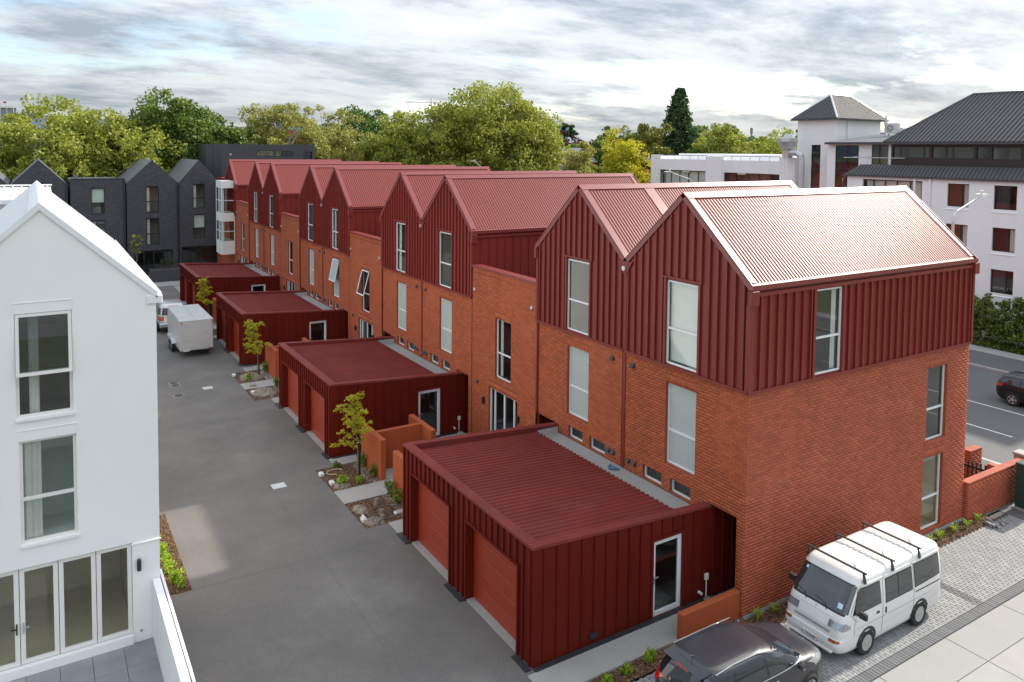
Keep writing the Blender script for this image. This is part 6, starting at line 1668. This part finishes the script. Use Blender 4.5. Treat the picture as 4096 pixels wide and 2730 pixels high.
for i, (x, y, w) in enumerate(((-12.37, 10.45, .42), (-12.33, 9.9, .45), (-12.3, 9.33, .5), (-12.5, 11.85, .35), (-12.42, 11.05, .4), (-12.2, 8.85, .25))):
    shrub(x, y, -.05, .32, w, 'leaf_lime', 420, 130 + i, 'lime green mound plant beside the white house, ' + ('third', 'second', 'first', 'fifth', 'fourth', '')[i] + ' from the low white wall' if i < 5 else 'tiny lime green tuft at the end of the mulch strip beside the white house', 'mound plants beside the white house', leaf=.045, asp=1.8)
for i, (x, y, z, h, w, lab) in enumerate(((-3.24, .0, -.07, .3, .36, 'lime green tuft in the mulch nearest the low orange wall'), (-3.95, -.08, -.07, .25, .3, 'small lime green tuft in the mulch under the garage path'), (-4.6, -.1, -.07, .28, .3, 'lime green tuft in the mulch at the hatchback tail'))):
    shrub(x, y, z, h, w, 'leaf_lime', 320, 150 + i, lab, 'tufts in the mulch by the parking', leaf=.045)
def flax(x, y, z, h, n, seed, label):
    rs = np.random.RandomState(seed); r = thing('strap_leaf_plant', label, 'plant', (x, y, z), 'strap leaf plants along the brick end wall')
    m = MB()
    for i in range(n):
        a = rs.uniform(0, 6.28); k = rs.uniform(.1, .26); d = Vector((math.cos(a), math.sin(a), 0)); s = Vector((-d.y, d.x, 0)) * .012; b = Vector((x, y, z)); hh = h * rs.uniform(.6, 1)
        p1 = b + d * k * .4 + Vector((0, 0, hh * .75)); p2 = b + d * k + Vector((0, 0, hh * .85))
        m.add([b - s, b + s, p1 + s, p1 - s, p2], [(0, 1, 2, 3), (3, 2, 4)])
    m.build('leaves', 'leaf_lime', r)
for i, (x, y) in enumerate(((.36, -.2), (.95, -.22), (1.9, -.25), (6.6, -.33), (8.1, -.36), (8.7, -.3), (9.5, -.32), (10.2, -.33), (10.95, -.3))):
    flax(x, y, -.12, .38, 22, 170 + i, 'green strap leaf plant, ' + ('first', 'second', 'third', 'fourth', 'fifth', 'sixth', 'seventh', 'eighth', 'last')[i] + ' along the brick end wall from the garage corner')
# mulch chips
def mulch(x, y, z, n, seed, mt='chip'):
    rs = np.random.RandomState(seed); P = np.stack([rs.uniform(x[0], x[1], n), rs.uniform(y[0], y[1], n), z + rs.uniform(0.0, .035, n)], 1); v, q = leaf_quads(P, .028, rs, up=1.6, aspect=2.6); return v, q
V = []; Q = []; nb = 0
for i, (x, y, z, n) in enumerate([((a, b_), (c, d_), -.045, 2600 if c < 20 else 900) for a, b_, c, d_ in beds] + [((BED_LEFT[0] + .2, BED_LEFT[1]), (BED_LEFT[2], BED_LEFT[3]), -.045, 4200), ((-6, 0), (-.3, .17), -.065, 4200), ((.02, 11.6), (-.6, -.02), -.115, 6000)]):
    v, q = mulch(x, y, z, n, 200 + i); V.append(v); Q.append(q + nb); nb += len(v)
o = np_obj('mulch', np.concatenate(V), np.concatenate(Q), 'chip'); stuff(o); tag(o, 'brown bark mulch over the garden beds', 'mulch')
# heaps of pale earth along the lane side of the beds
def heap(x, y, rx, ry, h, seed, label):
    rs = np.random.RandomState(seed); m = MB(); n = 18; k = 6; vs = []; fs = []
    for i in range(k):
        f = i / (k - 1)
        for j in range(n):
            a = 2 * math.pi * j / n; rr = (1 - f * .92) * (1 + rs.uniform(-.16, .16)); vs.append((x + rx * rr * math.cos(a), y + ry * rr * math.sin(a), -.06 + h * (1 - (1 - f) ** 2) * (1 + rs.uniform(-.2, .2))))
    for i in range(k - 1):
        for j in range(n): jj = (j + 1) % n; fs.append((i * n + j, i * n + jj, (i + 1) * n + jj, (i + 1) * n + j))
    fs.append(tuple(range((k - 1) * n, k * n))); m.add(vs, fs); tag(m.build('earth_heap', 'dirt'), label, 'earth', 'heaps of bare earth in the beds')
heap(-6.25, 12.85, .34, .34, .16, 1, 'pale clod of earth at the lane edge of the sapling bed')
heap(-6.35, 10.75, .26, .42, .15, 2, 'pale clod of earth in the stump strewn bed by the pale path')
heap(-6.25, 9.75, .36, .30, .15, 3, 'pale clod of earth in the stump strewn bed nearest the first garage')
heap(-5.85, 27.9, .7, .65, .2, 4, 'wide heap of earth under the sapling by the second garage'); heap(-5.9, 24.9, .65, .8, .2, 5, 'wide heap of earth against the second garage'); heap(-6.2, 26.5 - .35, .3, .3, .1, 6, 'small heap of earth beside the muddy path')
# stumps, offcuts, hoses, bags
for i, (x, y, h, lab) in enumerate(((-5.75, 10.75, .22, 'brown tree stump standing upright in the bed'), (-5.85, 10.05, .16, 'brown tree stump in the middle of the bed beside the hose'), (-5.95, 9.75, .12, 'short brown stump nearest the white block'))):
    m = MB(); rs = np.random.RandomState(i); m.lathe([(.09, -.05), (.10, .02), (.085, h * .7), (.07, h)], (x, y, 0), 'z', 9); tag(m.build('tree_stump', 'bark'), lab, 'stump', 'stumps left in the bed')
m = MB(); pts = [(-5.6 + .55 * math.cos(a) - .15, 10.1 + .48 * math.sin(a), .02 + .02 * math.sin(3 * a)) for a in np.linspace(.4, 5.4, 26)]; m.tube(pts, .012, 5); tag(m.build('irrigation_hose', 'bark'), 'thin brown hose looped around the stumps', 'hose')
m = MB(); pts = [(-6.1 + .3 * math.cos(a), 14.0 + .22 * math.sin(a), .02) for a in np.linspace(.2, 4.6, 20)]; m.tube(pts, .012, 5); tag(m.build('irrigation_hose', 'room_tan'), 'thin pale hose curled in the sapling bed', 'hose')
m = MB(); m.bbox((-5.5, -5.15), (9.75, 9.95), (-.04, .06), .03); tag(m.build('plastic_bag', 'galv'), 'grey plastic sheet lying in the stump strewn bed', 'bag')
for i, (x, y, lab) in enumerate(((-6.5, 13.15, 'white block at the lane edge of the sapling bed'), (-6.52, 9.95, 'white block with a strap at the lane edge of the stump strewn bed'), (-6.6, 14.05, 'crumpled white wrapper at the sapling bed corner'), (-6.62, 28.5, 'white block at the lane edge of the muddy bed'), (-6.45, 25.1, 'white wrapper on the muddy bed edge'))):
    m = MB(); m.bbox((x - .08, x + .08), (y - .12, y + .12), (-.04, .07), .01)
    if i == 1: m.box((x - .02, x + .03), (y - .1, y + .14), (.07, .12))
    tag(m.build('white_block', 'sheet_white'), lab, 'block', 'white blocks left in the beds')
m = MB(); rs = np.random.RandomState(4)
pts = [(-.35 + .12 * math.sin(i * 1.9), 4.78 + .02 * i + .1 * math.cos(i * 2.3), 2.23 + .015 * (i % 3)) for i in range(16)]; m.tube(pts, .03, 5); tag(m.build('blue_rope', 'rope'), 'tangle of blue rope on the concrete ledge above the first garage', 'rope')

# hedge and grass across the street
rs = np.random.RandomState(90)
hd = thing('hedge_shrub', 'big loose green bush before the white hotel block', 'bush', (36.6, 10, -.1))
Pp = []
for (x, y, z, rx, ry, rz) in ((36.4, 12.6, 1.5, .9, 2.2, 1.7), (36.5, 9.5, 1.7, .95, 2.4, 1.75), (36.4, 6.5, 1.4, .9, 2.2, 1.5), (36.2, 11, .9, .9, 4.5, 1.0), (36.5, 15.5, 1.4, .9, 2.5, 1.5), (36.4, 4.0, 1.3, .9, 2.0, 1.4)):
    P, C = crown_points((x, y, z), (rx, ry, rz), 110, 44, rs, 6, rc=(.10, .22), low=-.9); Pp.append(P)
P = np.concatenate(Pp); P = P[P[:, 2] > -.05]; v, q = leaf_quads(P, .10, rs, aspect=1.8); np_obj('foliage', v, q, 'leaf_hedge', hd)
m = MB()
for i in range(16): y = rs.uniform(4, 15); m.tube([(36.3, y, -.1), (36.0 + rs.uniform(-.2, .3), y + rs.uniform(-.5, .5), 1.2), (35.9 + rs.uniform(-.3, .5), y + rs.uniform(-1.4, 1.4), 2.9)], [.05, .035, .01], 5)
m.build('branches', 'bark', hd)
n = 9000; P = np.stack([rs.uniform(35.4, 37.6, n), rs.uniform(0, 40, n), rs.uniform(-.1, .12, n)], 1); v, q = leaf_quads(P, .09, rs, up=.2, aspect=2.6); o = np_obj('grass_strip', v, q, 'grass'); stuff(o); tag(o, 'green grass strip between footpath and hotel', 'grass')
# sapling and small conifers at the dark houses
tree('young_poplar', 'slender young tree in front of the dark glazed front', (-7.6, 63.5, -.05), 4.6, (.55, .55, 1.7), .12, 'leaf_yellowish', 26, 22, 30, lobes=5, r0=.05, nl=8, group='small trees at the dark houses')
for x, lab in ((-5.75, 'young tree'), (-4.9, 'far garage')): conifer('planter_conifer', 'small cone shaped conifer in the dark planter, the one nearer the ' + lab, (x, 61.7, .95), 1.0, .22, .06, 'leaf_conifer', 1600, 31, group='conifers in the planter', cat='shrub')

# ------------------------------------------------------------------ street lamps, far buildings
def lamp(x, y, h, dx, label):
    r = thing('street_lamp', label, 'street lamp', (x, y, -.1), 'street lamps')
    m = MB(); e = x + dx; s = 1 if dx > 0 else -1
    m.tube([(x, y, -.1), (x, y, h - .55), (x + s * .05, y, h - .3), (x + s * .28, y, h - .12), (e - s * .55, y, h + .42)], [.075, .06, .05, .045, .035], 8); m.build('pole', 'galv', r)
    m = MB(); m.prism([(e - s * .62, y - .12, h + .40), (e - s * .5, y - .16, h + .46), (e + s * .1, y - .05, h + .50), (e - s * .3, y - .12, h + .55), (e - s * .6, y - .1, h + .52)], (0, .28, 0)); hd_ = m.build('lamp_head', 'sheet_white', r)
    m = MB(); m.lathe([(.05, h + .54), (.07, h + .6), (.07, h + .66), (.02, h + .68)], (e - s * .42, y, 0), 'z', 10); m.build('photocell', 'sheet_white', hd_)
lamp(15.65, 3.4, 9.9, 2.5, 'street lamp reaching over the road beside the near red roof')
lamp(31.0, 33.05, 9.9, -2.9, 'street lamp seen above the red ridge before the white wing windows')
lamp(31.0, 68.2, 10.15, -1.5, 'street lamp against the largest yellow green tree')
def far_box(name, label, x, y, z, m, cat='building'):
    r = thing(name, label, cat, (sum(x) / 2, sum(y) / 2, z[0])); q = MB(); q.box(x, y, z); q.build('wall', m, r); return r
# white weatherboard villa
r = thing('weatherboard_villa', 'white weatherboard villa with grey hipped roof beside the largest tree', 'house', (40, 88, G0))
X0, X1, Y0, Y1 = 45.0, 53.8, 84, 94
for i in range(24):
    q = MB(); z = 5.0 + i * .25; q.prism([(X0, Y0, z), (X0, Y0 - .03, z), (X0, Y0, z + .25)], (X1 - X0, 0, 0)); q.build('weatherboard', 'weatherboard', r)
q = MB(); q.box((X0, X1), (Y0 + .002, Y1), (G0, 11.0)); q.build('wall', 'weatherboard', r)
q = MB(); a = .6; z0 = 11.0; zt = 13.4; A, B_, C, Dd = (X0 - a, Y0 - a, z0), (X1 + a, Y0 - a, z0), (X1 + a, Y1 + a, z0), (X0 - a, Y1 + a, z0); P1, P2 = (49.4, 87.5, zt), (49.4, 90.5, zt)
q.add([A, B_, P1], [(0, 1, 2)]); q.quad(B_, C, P2, P1); q.add([C, Dd, P2], [(0, 1, 2)]); q.quad(Dd, A, P1, P2); rf = q.build('roof', 'grey_roof', r)
q = MB(); q.box((X0 - .6, X1 + .6), (Y0 - .65, Y1 + .6), (10.85, 11.02)); q.build('eave', 'weatherboard', r)
VF = Frame((0, Y0 - .03, 0), (1, 0, 0), (0, -1, 0)); window(VF, 51.0, 52.0, 7.6, 9.6, r, frame='white_frame', pane='car_glass', d=.05, bars=(.5,), room=None)
# brick house with grey roof
r = thing('brick_cottage', 'orange brick house with dark grey gabled roof among the trees', 'house', (62, 92, G0))
q = MB(); q.box((57.5, 67), (92, 100), (G0, 10.2)); q.poly([(67.0, 92, 10.2), (67.0, 100, 10.2), (67.0, 96, 12.45)]); q.build('wall', 'brick_far', r)
q = MB(); q.quad((57, 91.5, 10.1), (67.3, 91.5, 10.1), (67.3, 96, 12.5), (57, 96, 12.5)); q.quad((57, 100.5, 10.1), (67.3, 100.5, 10.1), (67.3, 96, 12.5), (57, 96, 12.5)); q.build('roof', 'slate', r)
# grey standing seam house behind the wing
r = thing('grey_metal_roof_house', 'house with grey standing seam roof beyond the white wing', 'house', (56, 58, G0))
a = [(48.0, 55.0, 9.9), (62.0, 55.0, 9.9), (62.0, 61.0, 11.95), (48.0, 61.0, 11.95)]
q = MB(); q.box((48.4, 62), (55.4, 66), (G0, 9.9)); q.build('wall', 'brick_far', r)
q = MB(); q.quad(*a); q.quad((48, 67, 9.9), (62, 67, 9.9), (62, 61, 11.95), (48, 61, 11.95)); rf = q.build('roof', 'grey_roof', r)
q = MB(); ribs_on(q, *a, .5, .06, .05); q.build('roof_ribs', 'grey_roof', rf)
q = MB(); q.box((54.5, 55.5), (56.6, 57.4), (10.3, 10.55)); q.build('skylight', 'car_glass', r)
q = MB(); q.tube([(54, 61, 11.9), (54, 61, 12.5)], .04, 5); q.box((52.8, 55.2), (60.9, 61.1), (12.5, 12.62)); q.build('aerial', 'sheet_white', r)
# glazed lantern
r = thing('roof_lantern_house', 'low roof with a small glazed white lantern behind the red ridges', 'house', (36, 61, G0))
q = MB(); q.prism([(32, 58.5, 8.4), (40, 58.5, 8.4), (36, 58.5, 9.5)], (0, 6, 0)); q.box((32.2, 39.8), (58.7, 64), (G0, 8.4)); q.build('roof', 'slate', r)
q = MB(); q.box((35.5, 36.7), (57, 58.4), (8.5, 9.85)); q.box((35.35, 36.85), (56.85, 58.5), (10.36, 10.43))
for x in (35.5, 36.05, 36.6): q.box((x, x + .1), (57, 57.1), (9.85, 10.36))
q.build('lantern_frame', 'sheet_white', r); q = MB(); q.box((35.55, 36.65), (57.05, 58.35), (9.85, 10.36)); q.build('lantern_glass', 'office_glass', r)
# glass office
r = thing('glass_office', 'distant blue glass office behind the pines', 'building', (140, 205, G0))
q = MB(); q.box((116, 140), (200, 214), (G0, 20.6)); q.build('glass_wall', 'office_glass', r)
for i in range(7):
    q = MB(); q.box((115.9, 140.1), (199.9, 214.1), (3 + i * 2.9, 3.25 + i * 2.9)); q.build('floor_band', 'alu', r)
for i in range(13):
    q = MB(); q.box((116 + i * 1.98, 116.2 + i * 1.98), (199.85, 200), (G0, 20.6)); q.build('mullion', 'alu', r)
q = MB(); q.box((112, 134), (201, 213), (20.6, 21.6)); q.build('roof_plant', 'office_band', r)
# apartment gable far off
r = thing('far_apartment_block', 'distant apartment block with dark gable and red brick balconies above the trees', 'building', (52, 207, G0))
q = MB(); q.box((46, 54), (207, 216), (G0, 17.0)); q.build('wall', 'brick_far', r); q = MB(); q.prism([(45.6, 206.6, 17.8), (54.6, 206.6, 17.8), (54.6, 206.6, 19.0), (51.5, 206.6, 20.9), (46.5, 206.6, 20.9), (45.6, 206.6, 20.6)], (0, 10, 0)); q.build('roof', 'dark_roof', r)
for i in range(3): q = MB(); q.box((51, 54.8), (206.0, 207), (14.2 - i * 2.8, 14.5 - i * 2.8)); q.build('balcony', 'sheet_white', r); 
q = MB(); q.box((47, 54.2), (206.5, 207), (17.0, 17.8)); q.build('glazing', 'office_glass', r)
# grey building and flagpoles, far left
r = far_box('far_grey_building', 'distant plain grey building at the left edge of the skyline', (-40, -19.8), (287, 300), (G0, 24.0), 'far_grey')
q = MB(); q.box((-40.4, -19.6), (286.6, 300.3), (24.0, 24.4)); q.build('parapet', 'sheet_white', r)
q = MB(); q.box((-40, -21), (286.7, 287), (18.5, 19.0)); q.build('band', 'office_band', r)
for i, x in enumerate((-23.9, -22.2, -20.4)):
    r = thing('flagpole', 'white flagpole ' + ('with a red flag before the grey building', 'middle one before the grey building', 'nearest the tree before the grey building')[(1, 0, 2)[i]], 'flagpole', (x, 280, G0), 'flagpoles on the skyline')
    q = MB(); q.tube([(x, 280, G0), (x, 280, 25.6)], .09, 5); q.build('pole', 'sheet_white', r)
    if i == 1: q = MB(); q.box((x - .9, x), (279.95, 280.05), (25.2, 25.8)); q.build('flag', 'lens_red', r)
# mast and crane
r = thing('radio_mast', 'thin grey mast on the horizon above the trees', 'mast', (211, 183, G0)); q = MB(); q.tube([(211.5, 183, G0), (211.5, 183, 21.2)], .25, 5); q.box((211.1, 211.9), (182.7, 183.3), (18.8, 21)); q.build('pole', 'far_grey', r)
r = thing('tower_crane', 'far tower crane with a thin pale jib beyond the largest tree', 'crane', (140, 300, G0)); q = MB(); q.tube([(127, 306.5, 33.0), (141, 300, 33.0)], .18, 4); q.tube([(127, 306.5, 33.0), (137.5, 301.6, 35.0), (137.5, 301.6, 33.0)], .08, 4); q.build('jib', 'sheet_white', r); q = MB(); q.tube([(137.5, 301.6, G0), (137.5, 301.6, 35)], .4, 4); q.build('tower', 'sheet_white', r)
# hills
m = MB(); rs = np.random.RandomState(3); n = 60; pts = []
for i in range(n + 1):
    a = -1.2 + 2.6 * i / n; d = 2600; h = 60 + 55 * math.exp(-((a + .03) / .10) ** 2) + 12 * math.sin(i * 1.3) * (a < .1) - 55 * (a > .12)
    pts.append((d * math.sin(a), d * math.cos(a), max(6, h + rs.uniform(-6, 6))))
for (a, b_) in zip(pts, pts[1:]):
    f = lambda p, k: (p[0] * k, p[1] * k)
    m.quad((*f(a, .93), -2), (*f(b_, .93), -2), (b_[0], b_[1], b_[2]), (a[0], a[1], a[2])); m.quad((a[0], a[1], a[2]), (b_[0], b_[1], b_[2]), (*f(b_, 1.1), -2), (*f(a, 1.1), -2))
structure(m.build('hills', 'hill'))
